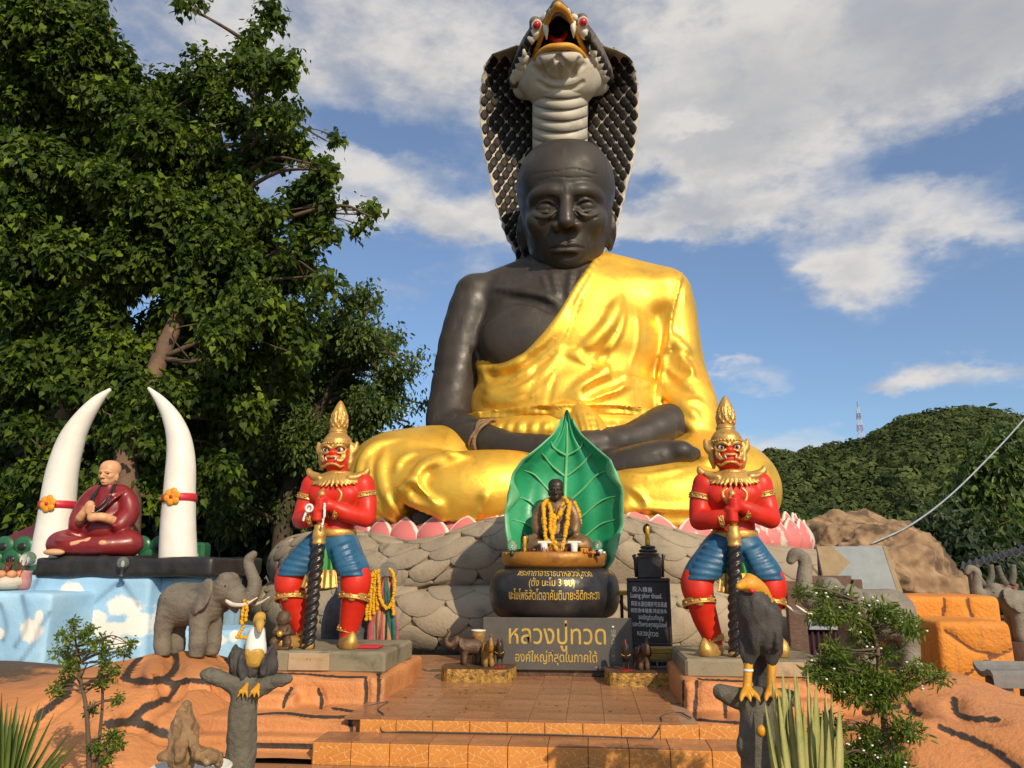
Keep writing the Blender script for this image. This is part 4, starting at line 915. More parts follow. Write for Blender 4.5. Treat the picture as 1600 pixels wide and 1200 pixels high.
# ------------------------------------------------------------------ coiled body in stone scales
def build_coil():
    root = thing('snake_coil', 'grey stone-scaled snake coils ringing the foot of the gold-robed giant', 'sculpture', (-.5, 15.3, 0))
    topx = [-7, -5.0, -4.2, -3.4, -2.8, -2.2, -1.6, -.8, .4, 1.0, 1.6, 2.5, 3.5, 5.0]; topz = [-.06, -.04, -.02, -.10, -.22, -.12, .08, .16, .15, .0, -.15, -.28, -.38, -.44]
    rings = [(5.25, 3.78, .40, .62, .55), (5.0, 3.45, 1.24, .66, .56)]        # ax, ay, zc, radial radius, vertical radius
    rr = random.Random(11)
    def P(ring, t, ph, lift=0.0):
        ax, ay, zc, ra, rb = rings[ring]
        cx, cy = -.5 + ax * math.sin(t), 15.3 - ay * math.cos(t)
        nx, ny = math.sin(t) / ax, -math.cos(t) / ay; l = math.hypot(nx, ny); nx /= l; ny /= l
        dz = np.interp(cx, topx, topz) if ring else .0
        k = 1 + .03 * math.sin(7 * t + ring) + .02 * math.sin(3 * t)
        o = (ra * k + lift) * math.cos(ph); return np.array((cx + nx * o, cy + ny * o, zc + dz * (1 if ph > -.5 else .3) + (rb * k + lift) * math.sin(ph)))
    T = [np.linspace(R(-128), R(128), 110), np.linspace(R(-135), R(135), 110)]
    for ring in (0, 1):
        n = 20; V = [P(ring, t, 2 * math.pi * k / n, -.045) for t in T[ring] for k in range(n)]; F = []
        for i in range(len(T[ring]) - 1):
            for k in range(n): F.append((i * n + k, (i + 1) * n + k, (i + 1) * n + (k + 1) % n, i * n + (k + 1) % n))
        F += [tuple(range(n)), tuple((len(T[ring]) - 1) * n + k for k in range(n))[::-1]]
        body = obj('coil', V, F, M['mortar'], root)
        # rows of shallow overlapping scales with rounded lower ends
        ph0, ph1 = (R(-75), R(80)) if ring == 0 else (R(-62), R(112))
        rows = 5 if ring == 0 else 7; nt = 21 if ring == 0 else 22; t0, t1 = R(-108), R(98); dph = (ph1 - ph0) / rows
        ax, ay = rings[ring][:2]; tg = np.linspace(R(-130), R(130), 500); sg = np.cumsum(np.hypot(ax * np.cos(tg), ay * np.sin(tg))); s0, s1 = np.interp(t0, tg, sg), np.interp(t1, tg, sg); ds = (s1 - s0) / nt
        for r in range(rows):
            for c in range(nt):
                sc_ = s0 + ds * (c + .5 * (r % 2) + rr.uniform(-.09, .09)); pc = ph0 + dph * (r + .5 + rr.uniform(-.1, .1))
                w_, h_ = ds * rr.uniform(.47, .56), dph * rr.uniform(.80, .98); sk = rr.uniform(-.12, .12); pl = []
                for a in range(16):
                    t = 2 * math.pi * a / 16; ct, sn = math.cos(t), math.sin(t)
                    ex = math.copysign(abs(ct) ** .8, ct) * w_ * (1 - (.28 if sn < 0 else .12) * abs(sn)); ey = sn * h_ * (.95 if sn < 0 else .75); pl.append((ex + sk * ey * ds / dph, ey))
                up = rr.uniform(.028, .044); V = []
                for k_, (q, lf) in enumerate(((1.0, -.05), (.985, .0), (.93, .007), (.5, .010))):
                    for ex, ey in pl: V.append(P(ring, np.interp(sc_ + ex * q, sg, tg), pc + ey * q, lf - .013 * (ey * q / h_) - .004 if k_ else -.07))
                V.append(P(ring, np.interp(sc_, sg, tg), pc, .011)); F = [(k_ * 16 + i, k_ * 16 + (i + 1) % 16, (k_ + 1) * 16 + (i + 1) % 16, (k_ + 1) * 16 + i) for k_ in range(3) for i in range(16)]
                F += [(48 + i, 48 + (i + 1) % 16, 64) for i in range(16)]
                obj('stone_scale', V, F, M[rr.choice(['stone', 'stone', 'stone_b', 'stone_c', 'stone'])] if ring else M[rr.choice(['stone_c', 'stone', 'stone_c'])], body)
build_coil()

# ------------------------------------------------------------------ lotus pedestal
def petal_mat():
    m = bpy.data.materials.new('pink_petal_paint'); m.use_nodes = True; t = NT(m.node_tree); t.n.clear()
    tc = t.new('ShaderNodeTexCoord').outputs['Object']; a = t.new('ShaderNodeAttribute', attribute_name='rim').outputs['Fac']
    geo = t.new('ShaderNodeNewGeometry').outputs['Position']
    f = t.math('ADD', a, t.math('MULTIPLY', t.math('SUBTRACT', t.noise(geo, 6, 5), .5), .45))
    col = t.mix(t.mapr(f, .45, .85), (.60, .17, .16, 1), (.70, .60, .54, 1))
    px = t.new('ShaderNodeSeparateXYZ', {0: geo}).outputs[0]
    thr = t.mapr(px, -1.0, 2.5, .70, .53); pn = t.noise(geo, 3.2, 7, .65)
    peel = t.mapr(t.math('SUBTRACT', pn, thr), .0, .03); col = t.mix(peel, col, (.52, .48, .40, 1))
    b = t.new('ShaderNodeBsdfPrincipled', {'Base Color': col, 'Roughness': .6, 'Normal': t.new('ShaderNodeBump', {'Strength': .3, 'Distance': .01, 'Height': pn}).outputs[0]})
    t.new('ShaderNodeOutputMaterial', {'Surface': b.outputs[0]}); return m
def build_lotus():
    root = thing('lotus_pedestal', 'pink and white lotus petals skirting the gold robe above the stone coils', 'pedestal', (-.4, 14.6, 0.0))
    mb = MB(); mb.lathe([(.90, .1), (.95, 1.0), (.97, 1.55), (.95, 1.74)], (-.4, 14.7, 0), 48, 4.0, 2.35); mb.obj('plinth', M['stone_b'], root)
    pmt = petal_mat(); nu, nv = 13, 13
    for row, (ax, ay, z0, hgt, wd, n, off) in enumerate(((4.12, 2.42, 1.42, .66, .56, 44, .5), (4.25, 2.58, 1.34, .62, .62, 44, 0.0))):
        for k in range(n):
            t = (k + off - n / 2 + .5) / n * 2 * math.pi
            if abs(t) > R(112): continue
            cx, cy = -.4 + ax * math.sin(t), 14.7 - ay * math.cos(t)
            nx, ny = math.sin(t) / ax, -math.cos(t) / ay; l = math.hypot(nx, ny); nx /= l; ny /= l; tx, ty = -ny, nx
            V = []; rim = []
            for side in (0, 1):
                for i in range(nv):
                    v = i / (nv - 1); hw = wd * .5 * (min(1, (.55 + v * 1.2)) * max(0, 1 - max(0, (v - .42) / .58) ** 2.1) + .01)
                    for j in range(nu):
                        u = -1 + 2 * j / (nu - 1); bow = .10 * (1 - u * u) * math.sin(math.pi * min(1, v + .12)) + .04 + .18 * v * (1 - v) - .05 * row
                        o = bow - .05 * side + .06 * row
                        V.append((cx + tx * u * hw + nx * o, cy + ty * u * hw + ny * o, z0 + hgt * v)); e = 1 - (1 - abs(u)) * 3.2 * max(hw / wd * 2, .0)
                        rim.append(max(e, (v - .72) * 2.6))
            F = []; n0 = nu * nv
            for i in range(nv - 1):
                for j in range(nu - 1):
                    a = i * nu + j; q = (a, a + 1, a + nu + 1, a + nu); F += [q, tuple(x + n0 for x in q[::-1])]
                a, b = i * nu, (i + 1) * nu; F += [(a, b, b + n0, a + n0), (a + nu - 1, a + nu - 1 + n0, b + nu - 1 + n0, b + nu - 1)]
            obj('petal', V, F, pmt, root, attr={'rim': rim})
build_lotus()
# ------------------------------------------------------------------ red giant guardians
def build_guardian():
    root = thing('guardian_statue', '', 'statue', (0, 0, 0), 0, 'red giant guardians flanking the steps')
    k_ = .002427
    Z = lambda zx, zy, y=0.0: ((zx - 300) * k_, y, (1055 - zy) * k_)
    # body
    b = Sdf((-.62, -.5, -.02), (.62, .36, 2.35), .012)
    b.ell(Z(310, 430, .0), (.275, .17, .24), 0); b.ell(Z(308, 520, .0), (.21, .15, .26), .10); b.ell(Z(308, 590, 0), (.20, .16, .14), .08)
    for q in (-1, 1): b.ell((.02 + q * .12, -.115, 1.52), (.13, .07, .10), .06)
    b.cap(Z(313, 300, .0), Z(312, 380, .0), .105, .115, .05)
    for q, sx, ex, ey in ((-1, 200, 160, 535), (1, 425, 458, 530)):
        b.ell(Z(sx, 385, 0), (.115, .115, .125), .06)
        b.tube([Z(sx, 390, 0), Z(sx + (ex - sx) * .6, 460, .0), Z(ex + q * -8, ey, -.06)], [.10, .088, .085], .05, n=3)
        hx, hy = (268, 520) if q < 0 else (300, 478)
        b.tube([Z(ex - q * 5, ey, -.07), Z((ex + hx) / 2, (ey + hy) / 2 + 6, -.20), Z(hx + q * 22, hy + 3, -.27)], [.085, .078, .055], .04, n=3)
        # gripping hand: palm and curled fingers round the club
        b.ell(Z(hx + q * 6, hy, -.28), (.06, .06, .062), .03)
        for i in range(4):
            zz = hy - 20 + i * 13
            P = [Z(hx + q * 10, zz, -.32), Z(hx - q * 6, zz + 1, -.375), Z(hx - q * 24, zz + 2, -.36), Z(hx - q * 30, zz + 2, -.31)]
            b.tube(P, [.019, .020, .019, .016], .008, n=3)
        b.tube([Z(hx + q * 12, hy - 16, -.28), Z(hx + q * 2, hy - 30, -.33), Z(hx - q * 12, hy - 32, -.34)], [.024, .021, .017], .012, n=3)
    for q, kx, ax_, kz in ((-1, 142, 205, 815), (1, 425, 385, 815)):
        b.tube([Z(300 + q * 45, 640, 0), Z(kx - q * 5, 760, -.10), Z(kx, kz, -.12)], [.15, .135, .13], .05, n=3)
        b.tube([Z(kx, kz, -.12), Z(kx + (ax_ - kx) * .45, 920, -.04), Z(ax_, 1015, .0)], [.125, .108, .072], .05, n=3)
        b.ell(Z(ax_ + q * 12, 1040, -.06), (.085, .16, .06), .04, rot=(0, 0, q * 28))
    # head
    hz = 2.02
    b.ell((.0, -.01, 1.97), (.145, .15, .17), .03); b.ell((.0, -.03, 1.87), (.135, .14, .10), .05); b.ell((0, -.135, 1.955), (.042, .05, .038), .02)
    b.ell((0, -.11, 1.865), (.09, .06, .045), .03); b.ell((0, -.125, 1.835), (.08, .045, .03), .02)
    for q in (-1, 1): b.ell((q * .075, -.145, 1.985), (.038, .03, .028), .02, op='s')
    obj('body', *b.mesh(1), M['red'], root)
    # face paint in relief
    mb = Sdf((-.26, -.32, 1.72), (.26, .2, 2.2), .007)
    for q in (-1, 1):
        mb.tube([(q * .012, -.165, 1.995), (q * .05, -.165, 2.025), (q * .10, -.145, 2.03), (q * .14, -.10, 1.995)], [.010, .016, .014, .008], .01, n=3)
        mb.tube([(q * .03, -.16, 1.965), (q * .075, -.157, 1.945), (q * .125, -.12, 1.965), (q * .135, -.105, 2.0)], [.008, .012, .010, .006], .01, n=3)
        mb.tube([(q * .12, -.12, 1.965), (q * .125, -.12, 1.91), (q * .095, -.145, 1.865), (q * .06, -.165, 1.875), (q * .055, -.17, 1.91)], [.012, .014, .013, .010, .007], .01, n=3)
        mb.tube([(q * .10, -.14, 1.945), (q * .105, -.142, 1.905), (q * .085, -.155, 1.885)], [.008, .010, .006], .01, n=3)
        mb.tube([(0, -.175, 1.835), (q * .05, -.165, 1.828), (q * .09, -.14, 1.805), (q * .12, -.105, 1.825)], [.011, .012, .011, .008], .01, n=3)
        mb.tube([(0, -.185, 1.905), (q * .04, -.178, 1.908), (q * .055, -.168, 1.895)], [.012, .012, .008], .01, n=3)
        # ear guards
        mb.tube([(q * .145, -.02, 1.80), (q * .155, -.02, 1.90), (q * .155, -.01, 2.0), (q * .15, 0, 2.06)], [.02, .03, .035, .03], .02, n=3)
        mb.tube([(q * .16, -.01, 1.95), (q * .195, .0, 2.0), (q * .205, .01, 2.05), (q * .215, .01, 2.09)], [.03, .03, .02, .006], .02, n=3)
        mb.tube([(q * .155, -.03, 1.86), (q * .185, -.02, 1.89)], [.025, .008], .02)
    mb.ell((0, -.16, 2.015), (.018, .012, .03), .01)
    obj('face_mask', *mb.mesh(), M['ggold'], root)
    for q in (-1, 1):
        m = MB(); m.ball((q * .078, -.132, 1.985), (.032, .026, .026), 12, 8); e = m.obj('eye', M['fang'], root, True)
        m = MB(); m.ball((q * .076, -.146, 1.985), (.019, .015, .019), 10, 8); m.obj('pupil', M['club'], e, True)
        m = MB(); m.tube([(q * .045, -.185, 1.868), (q * .052, -.195, 1.885), (q * .06, -.19, 1.905)], [.009, .007, .002], 7); m.obj('tusk', M['fang'], root, True)
    # crown
    m = MB(); m.lathe([(.150, 2.02), (.158, 2.045), (.158, 2.075), (.150, 2.085), (.153, 2.10), (.145, 2.115), (.125, 2.15), (.098, 2.175), (.093, 2.185), (.098, 2.195), (.098, 2.21), (.088, 2.215), (.088, 2.235), (.075, 2.24)], (0, 0, 0), 36)
    for k in range(30):
        t = 2 * math.pi * k / 30; m.ball((.158 * math.cos(t), .158 * math.sin(t), 2.06), .012, 6, 5)
    m.obj('crown', M['ggold'], root, True)
    s = Sdf((-.16, -.16, 2.2), (.16, .16, 2.6), .006)
    s.tube([(0.005, 0, 2.25), (.008, 0, 2.33), (.01, .0, 2.42), (.012, .0, 2.48), (.012, .0, 2.535)], [.076, .084, .062, .036, .008], .02, n=4)
    for r_, (z0, z1, n, rad) in enumerate(((2.235, 2.34, 10, .085), (2.26, 2.40, 10, .085), (2.30, 2.47, 8, .072))):
        for k in range(n):
            t = 2 * math.pi * (k + .5 * r_) / n; c, sn = math.cos(t), math.sin(t); w_ = .020
            tx, ty = -sn, c
            L = [(rad * c - tx * w_ * 0, rad * sn - ty * w_ * 0, z0)]
            r1 = np.interp(z1, [2.25, 2.33, 2.42, 2.48, 2.535], [.080, .088, .064, .038, .01]) + .004; zm = (z0 + z1) / 2 - .01; rm = np.interp(zm, [2.25, 2.33, 2.42, 2.48], [.082, .090, .068, .04]) + .004
            for q in (-1, 1): s.tube([(rad * c + .008, rad * sn, z0), (rm * c + q * tx * .022 + .008, rm * sn + q * ty * .022, zm), (r1 * c + .01, r1 * sn, z1)], [.006, .007, .004], .006, n=3)
    obj('crown_flame', *s.mesh(), M['ggold'], root)
    # collar with upswept shoulder points
    s = Sdf((-.42, -.32, 1.42), (.46, .26, 1.9), .008)
    for i in range(33):
        a = -math.pi * .5 + (i - 16) / 16 * math.pi * .80; c, sn = math.cos(a), math.sin(a)
        L = .15 + .055 * (abs(i - 16) < 3) + .02 * (i % 2)
        p0 = np.array((.03 + .115 * c, .01 + .11 * sn, 1.735)); p1 = np.array((.03 + .235 * c, .01 + .155 * sn - .02, 1.685 - .03 * (sn < -.6))); p2 = np.array((.03 + (.16 + L) * c, .01 + (.135 + L * .35) * sn - .02, 1.64 - .055 * max(0, -sn) ** 3))
        s.tube([p0, p1, p2], [.028, .024, .006], .014, n=3)
    s.tube([(.03 + .125 * math.cos(t), .01 + .12 * math.sin(t), 1.745) for t in np.linspace(0, 2 * math.pi, 25)], .022, .01)
    for q in (-1, 1):
        s.tube([(.03 + q * .17, -.02, 1.70), (.03 + q * .25, -.02, 1.715), (.03 + q * .31, -.02, 1.755), (.03 + q * .325, -.02, 1.80)], [.04, .038, .024, .005], .03, n=4)
        s.tube([(.03 + q * .16, -.13, 1.69), (.03 + q * .235, -.10, 1.70), (.03 + q * .285, -.09, 1.735)], [.03, .024, .005], .02, n=4)
    obj('collar', *s.mesh(), M['ggold'], root)
    s = Sdf((-.3, -.3, 1.2), (.36, .1, 1.6), .008)
    s.tube([(.01, -.19, 1.275), (-.03, -.19, 1.38), (-.09, -.185, 1.47), (-.10, -.18, 1.53), (-.05, -.18, 1.57)], [.008, .012, .016, .015, .012], .01, n=4)
    s.tube([(.06, -.19, 1.38), (.115, -.185, 1.45), (.13, -.18, 1.52), (.09, -.18, 1.57)], [.012, .016, .015, .012], .01, n=4)
    obj('chest_chain', *s.mesh(), M['ggold'], root)
    def band(name, c, d, r, w_, bead=True):
        c = np.array(c, float); d = np.array(d, float); d /= np.linalg.norm(d); u = np.cross(d, (0, 1, .2)); u /= np.linalg.norm(u); v = np.cross(d, u); m = MB()
        P = [c + r * (u * math.cos(t) + v * math.sin(t)) for t in np.linspace(0, 2 * math.pi, 25)]
        Vv = []; n = 24
        for off, rr in ((-w_, r * .98), (-w_, r * 1.07), (-w_ * .7, r * 1.10), (-w_ * .5, r * 1.05), (w_ * .5, r * 1.05), (w_ * .7, r * 1.10), (w_, r * 1.07), (w_, r * .98)):
            for q in range(n): t = 2 * math.pi * q / n; Vv.append(c + d * off + rr * (u * math.cos(t) + v * math.sin(t)))
        m.add(Vv, [(i * n + q, i * n + (q + 1) % n, (i + 1) * n + (q + 1) % n, (i + 1) * n + q) for i in range(7) for q in range(n)])
        if bead:
            for q in range(12):
                t = 2 * math.pi * q / 12; m.ball(c + 1.04 * r * (u * math.cos(t) + v * math.sin(t)), w_ * .42, 6, 5)
        return m.obj(name, M['ggold'], root, True)
    band('arm_band', Z(182, 437, .0), (.25, 0, 1), .112, .028); band('arm_band', Z(435, 430, 0), (-.2, 0, 1), .112, .028)
    band('bracelet', Z(246, 533, -.255), (1, -.35, .15), .076, .026); band('bracelet', Z(340, 503, -.23), (1, .5, -.35), .078, .028)
    band('knee_band', Z(146, 858, -.10), (-.12, .25, 1), .148, .034); band('knee_band', Z(420, 858, -.10), (.1, .25, 1), .148, .034)
    band('anklet', Z(203, 1000, .0), (-.25, .1, 1), .098, .028); band('anklet', Z(386, 988, .0), (.2, .1, 1), .10, .030)
    for q, kx in ((-1, 140), (1, 428)):
        m = MB(); m.ball(Z(kx - q * 2, 855, -.225), (.045, .03, .04), 10, 6); m.obj('knee_boss', M['ggold'], root, True)
    # shoes with upturned toes
    for q, ax_ in ((-1, 205), (1, 385)):
        s = Sdf((-.6, -.45, -.02), (.5, .2, .3), .008)
        s.ell(Z(ax_ + q * 10, 1040, -.05), (.095, .15, .07), 0, rot=(0, 0, q * 28)); s.tube([Z(ax_ + q * 22, 1046, -.14), Z(ax_ + q * 42, 1046, -.25), Z(ax_ + q * 55, 1025, -.30), Z(ax_ + q * 58, 990, -.29)], [.085, .075, .05, .008], .03, n=4)
        for i in range(4): s.tube([Z(ax_ - q * 20 + i * q * 14, 1020, -.16), Z(ax_ + i * q * 14, 1035, -.22)], .008, .006, 's')
        s.cut(lambda X, Y, Zz: .0 - Zz + 0 * X + 0 * Y); obj('shoe', *s.mesh(1), M['ggold'], root)
    # trousers, belt
    s = Sdf((-.62, -.34, .55), (.55, .3, 1.2), .011)
    s.ell(Z(307, 625, 0), (.215, .175, .14), 0)
    for q, kx in ((-1, 150), (1, 418)):
        s.tube([Z(300 + q * 40, 640, 0), Z(300 + (kx - 300) * .6, 700, -.05), Z(kx, 757, -.10)], [.175, .165, .15], .05, n=3)
        for i in range(6):
            y = 645 + i * 22; xa = 300 + q * (35 + i * 8); xb = 300 + (kx - 300) * (.55 + i * .12) + q * (35 - i * 2)
            P = [np.array(Z(xa, y + 20, -.05)), np.array(Z((xa + xb) / 2, y + 14, -.2)), np.array(Z(xb, y - 4 + i * 3, -.05))]
            Q = []
            for p in spline(P, 5):
                h = s.hit(0, 0, np.array((p[0], -.34, p[2])), np.array((0, 1.0, 0)))
                if h is not None: Q.append(h)
            if len(Q) > 2: s.tube(np.array(Q), .022, .03)
    s.cut(lambda X, Y, Zz: np.minimum(.69 - Zz, 9) + 0 * X + 0 * Y)
    obj('trousers', *s.mesh(1), M['blue'], root)
    m = MB(); m.lathe([(.205, 1.08), (.225, 1.085), (.23, 1.105), (.232, 1.13), (.226, 1.16), (.215, 1.165)], (.02, 0, 0), 36, 1.0, .82); m.obj('belt', M['ggold'], root, True)
    # front apron: green cloth with fanned gold pleats
    def apron(name, x0, x1, y0, y1, sp, mat, yo, fold=8, amp=.03):
        V = []; nu, nv = 25, 12
        for side in (0, 1):
            for i in range(nv):
                v = i / (nv - 1)
                for j in range(nu):
                    u = j / (nu - 1); xc = x0 + (x1 - x0) * u; cx = (x0 + x1) / 2; x = cx + (xc - cx) * (1 + sp * v); a = amp * (.15 + v)
                    V.append(np.array(Z(x, y0 + (y1 - y0) * v - 22 * v * abs(2 * u - 1) ** 1.5 * sp, yo - .05 * v + a * .5 * math.sin(u * fold * math.pi))) + (0, .012 * side, 0))
        F = []; n0 = nu * nv
        for i in range(nv - 1):
            for j in range(nu - 1): a = i * nu + j; q = (a, a + nu, a + nu + 1, a + 1); F += [q, tuple(x + n0 for x in q[::-1])]
        for i in range(nv - 1):
            a, b2 = i * nu, (i + 1) * nu; F += [(a, a + n0, b2 + n0, b2), (a + nu - 1, b2 + nu - 1, b2 + nu - 1 + n0, a + nu - 1 + n0)]
        for j in range(nu - 1): a = (nv - 1) * nu + j; F.append((a, a + n0, a + 1 + n0, a + 1))
        return obj(name, V, F, mat, root)
    apron('apron', 250, 335, 610, 830, .55, M['green'], -.16, 7, .035)
    apron('apron_fringe', 226, 352, 745, 822, .25, M['ggold'], -.215, 11, .03)
    # club
    s = Sdf((-.2, -.45, -.01), (.1, -.1, 1.6), .0075)
    A0, A1 = np.array(Z(262, 1050, -.30)), np.array(Z(283, 640, -.30))
    s.cap(A0, A1, .050, .058)
    for h in range(3):
        L = []
        for t in np.linspace(0, 1, 60):
            a = t * 2 * math.pi * 4.2 + h * 2 * math.pi / 3; c = A0 + (A1 - A0) * t; L.append(c + .050 * np.array((math.cos(a), math.sin(a), 0)))
        s.tube(np.array(L), .018, .012)
    cl = obj('club', *s.mesh(), M['club'], root)
    m = MB(); m.lathe([(.05, 0), (.062, .01), (.062, .035), (.056, .05)], (A0[0], A0[1], 0.0), 20); m.obj('club_foot', M['ggold'], cl, True)
    m = MB(); x, y = A1[0] + .002, A1[1]; m.lathe([(.058, 1.0), (.066, 1.01), (.066, 1.03), (.058, 1.04), (.070, 1.07), (.066, 1.12), (.056, 1.15), (.056, 1.19), (.045, 1.2)], (x, y, 0), 20); m.obj('club_grip', M['ggold'], cl, True)
    m = MB(); m.lathe([(.03, 1.43), (.045, 1.44), (.048, 1.47), (.03, 1.485), (.042, 1.50), (.028, 1.53), (.012, 1.545)], (x + .005, y, 0), 18); m.tube([(x + .003, y, 1.19), (x + .005, y, 1.44)], .036, 12); m.obj('club_pommel', M['ggold'], cl, True)
    return root
GUARD = build_guardian()
GUARD['label'] = 'red guardian with gold spired crown, offerings hung on its club hand, left of plaza steps'
GUARD.location = (-2.66, 8.0, .40)
g2 = copy_tree(GUARD); g2.location = (1.44, 8.0, .37); g2['label'] = 'red guardian with gold spired crown standing behind the dark bird with orange head'
GUARD['label'] = 'red guardian with gold spired crown standing near the grey tusked elephant in garland'
# ------------------------------------------------------------------ lettering
def text_arrays(txt, bold=0.0, extrude=0.01, res=3):
    cu = bpy.data.curves.new('lettering', 'FONT'); cu.body = txt; cu.size = 1.0; cu.extrude = extrude; cu.offset = bold; cu.resolution_u = res; cu.align_x = 'LEFT'
    o = bpy.data.objects.new('lettering', cu); COL.objects.link(o); bpy.context.view_layer.update()
    me = o.evaluated_get(bpy.context.evaluated_depsgraph_get()).to_mesh()
    V = np.array([v.co[:] for v in me.vertices]); F = [tuple(p.vertices) for p in me.polygons]
    o.evaluated_get(bpy.context.evaluated_depsgraph_get()).to_mesh_clear(); bpy.data.objects.remove(o); bpy.data.curves.remove(cu)
    return V, F
def lettering(txt, x0, x1, z0, z1, y, mat, parent, bold=.008, wrap=None, slant=0.0, depth=.004):
    "fit a line of writing into a box on a face turned to -Y; wrap maps (x, z, out) onto a curved body"
    V, F = text_arrays(txt, bold)
    a, b = V.min(0), V.max(0); u = (V[:, 0] - a[0]) / (b[0] - a[0]); v = (V[:, 1] - a[1]) / (b[1] - a[1]); d = (V[:, 2] - a[2]) / max(b[2] - a[2], 1e-6)
    x = x0 + u * (x1 - x0); z = z0 + v * (z1 - z0) + slant * u
    if wrap is None: P = np.stack([x, y - d * depth + .001, z], 1)
    else: P = wrap(x, z, d * depth - .001)
    o = obj('lettering', P, F, mat, parent, False); o['kind'] = 'stuff'; return o
M['letter_gold'] = pm('gilt_lettering', (.72, .50, .13), (.62, .40, .08), 20, .35, .5)
M['letter_white'] = pm('white_lettering', (.75, .74, .70), None, 20, .6)
M['letter_dim'] = pm('faded_lettering', (.36, .34, .27), None, 20, .6)
M['sign_grey'] = pm('dark_grey_granite', (.095, .088, .076), (.080, .074, .066), 4, .32, 0, .03, 60, dirt=(.12, .10, .085), dscale=2, dlo=.5, dhi=.8)
M['leaf_green'] = pm('green_leaf_paint', (.014, .26, .105), (.022, .32, .135), 3, .45, 0, .15, 20, dirt=(.02, .12, .05), dscale=2.5, dlo=.52, dhi=.8)
M['leaf_edge'] = pm('pale_green_edge_paint', (.10, .36, .17), (.14, .42, .22), 4, .5, 0, .2, 20, dirt=(.03, .22, .09), dscale=6)
M['leaf_vein'] = pm('pale_green_vein_paint', (.10, .42, .17), (.16, .48, .22), 6, .5)
M['tray'] = pm('amber_gilt_rim', (.42, .19, .022), (.33, .13, .018), 5, .45, .25, .25, 25, dirt=(.13, .06, .02), dscale=4, dlo=.52, dhi=.72)
M['bronze'] = pm('aged_bronze', (.22, .13, .06), (.15, .085, .04), 9, .45, .35, .2, 50, dirt=(.36, .20, .06), dscale=10, dlo=.55, dhi=.75)
M['bronze_dark'] = pm('dark_bronze', (.035, .026, .02), (.06, .045, .03), 14, .4, .5, .2, 50)
M['marigold'] = pm('marigold_petals', (.72, .40, .008), (.62, .30, .005), 60, .75, 0, .6, 90)
M['wood'] = pm('dark_carved_wood', (.10, .052, .024), (.06, .03, .016), 12, .55, 0, .4, 40, dirt=(.25, .13, .04), dscale=9, dlo=.55, dhi=.75)
M['wood_gold'] = pm('ochre_carved_wood', (.32, .17, .035), (.22, .11, .025), 12, .55, 0, .5, 40, dirt=(.09, .05, .02), dscale=8, dlo=.5, dhi=.7)
M['bark_gold'] = pm('gilded_bark', (.50, .30, .06), (.26, .13, .03), 26, .5, .3, .9, 50, dirt=(.11, .06, .025), dscale=14, dlo=.48, dhi=.64)
def glass_mat():
    m = bpy.data.materials.new('clear_globe_glass'); m.use_nodes = True; t = NT(m.node_tree); t.n.clear()
    b = t.new('ShaderNodeBsdfPrincipled', {'Base Color': (.92, .95, .90, 1), 'Roughness': .04, 'Transmission Weight': .92, 'IOR': 1.12})
    t.new('ShaderNodeOutputMaterial', {'Surface': b.outputs[0]}); return m
M['glass'] = glass_mat()

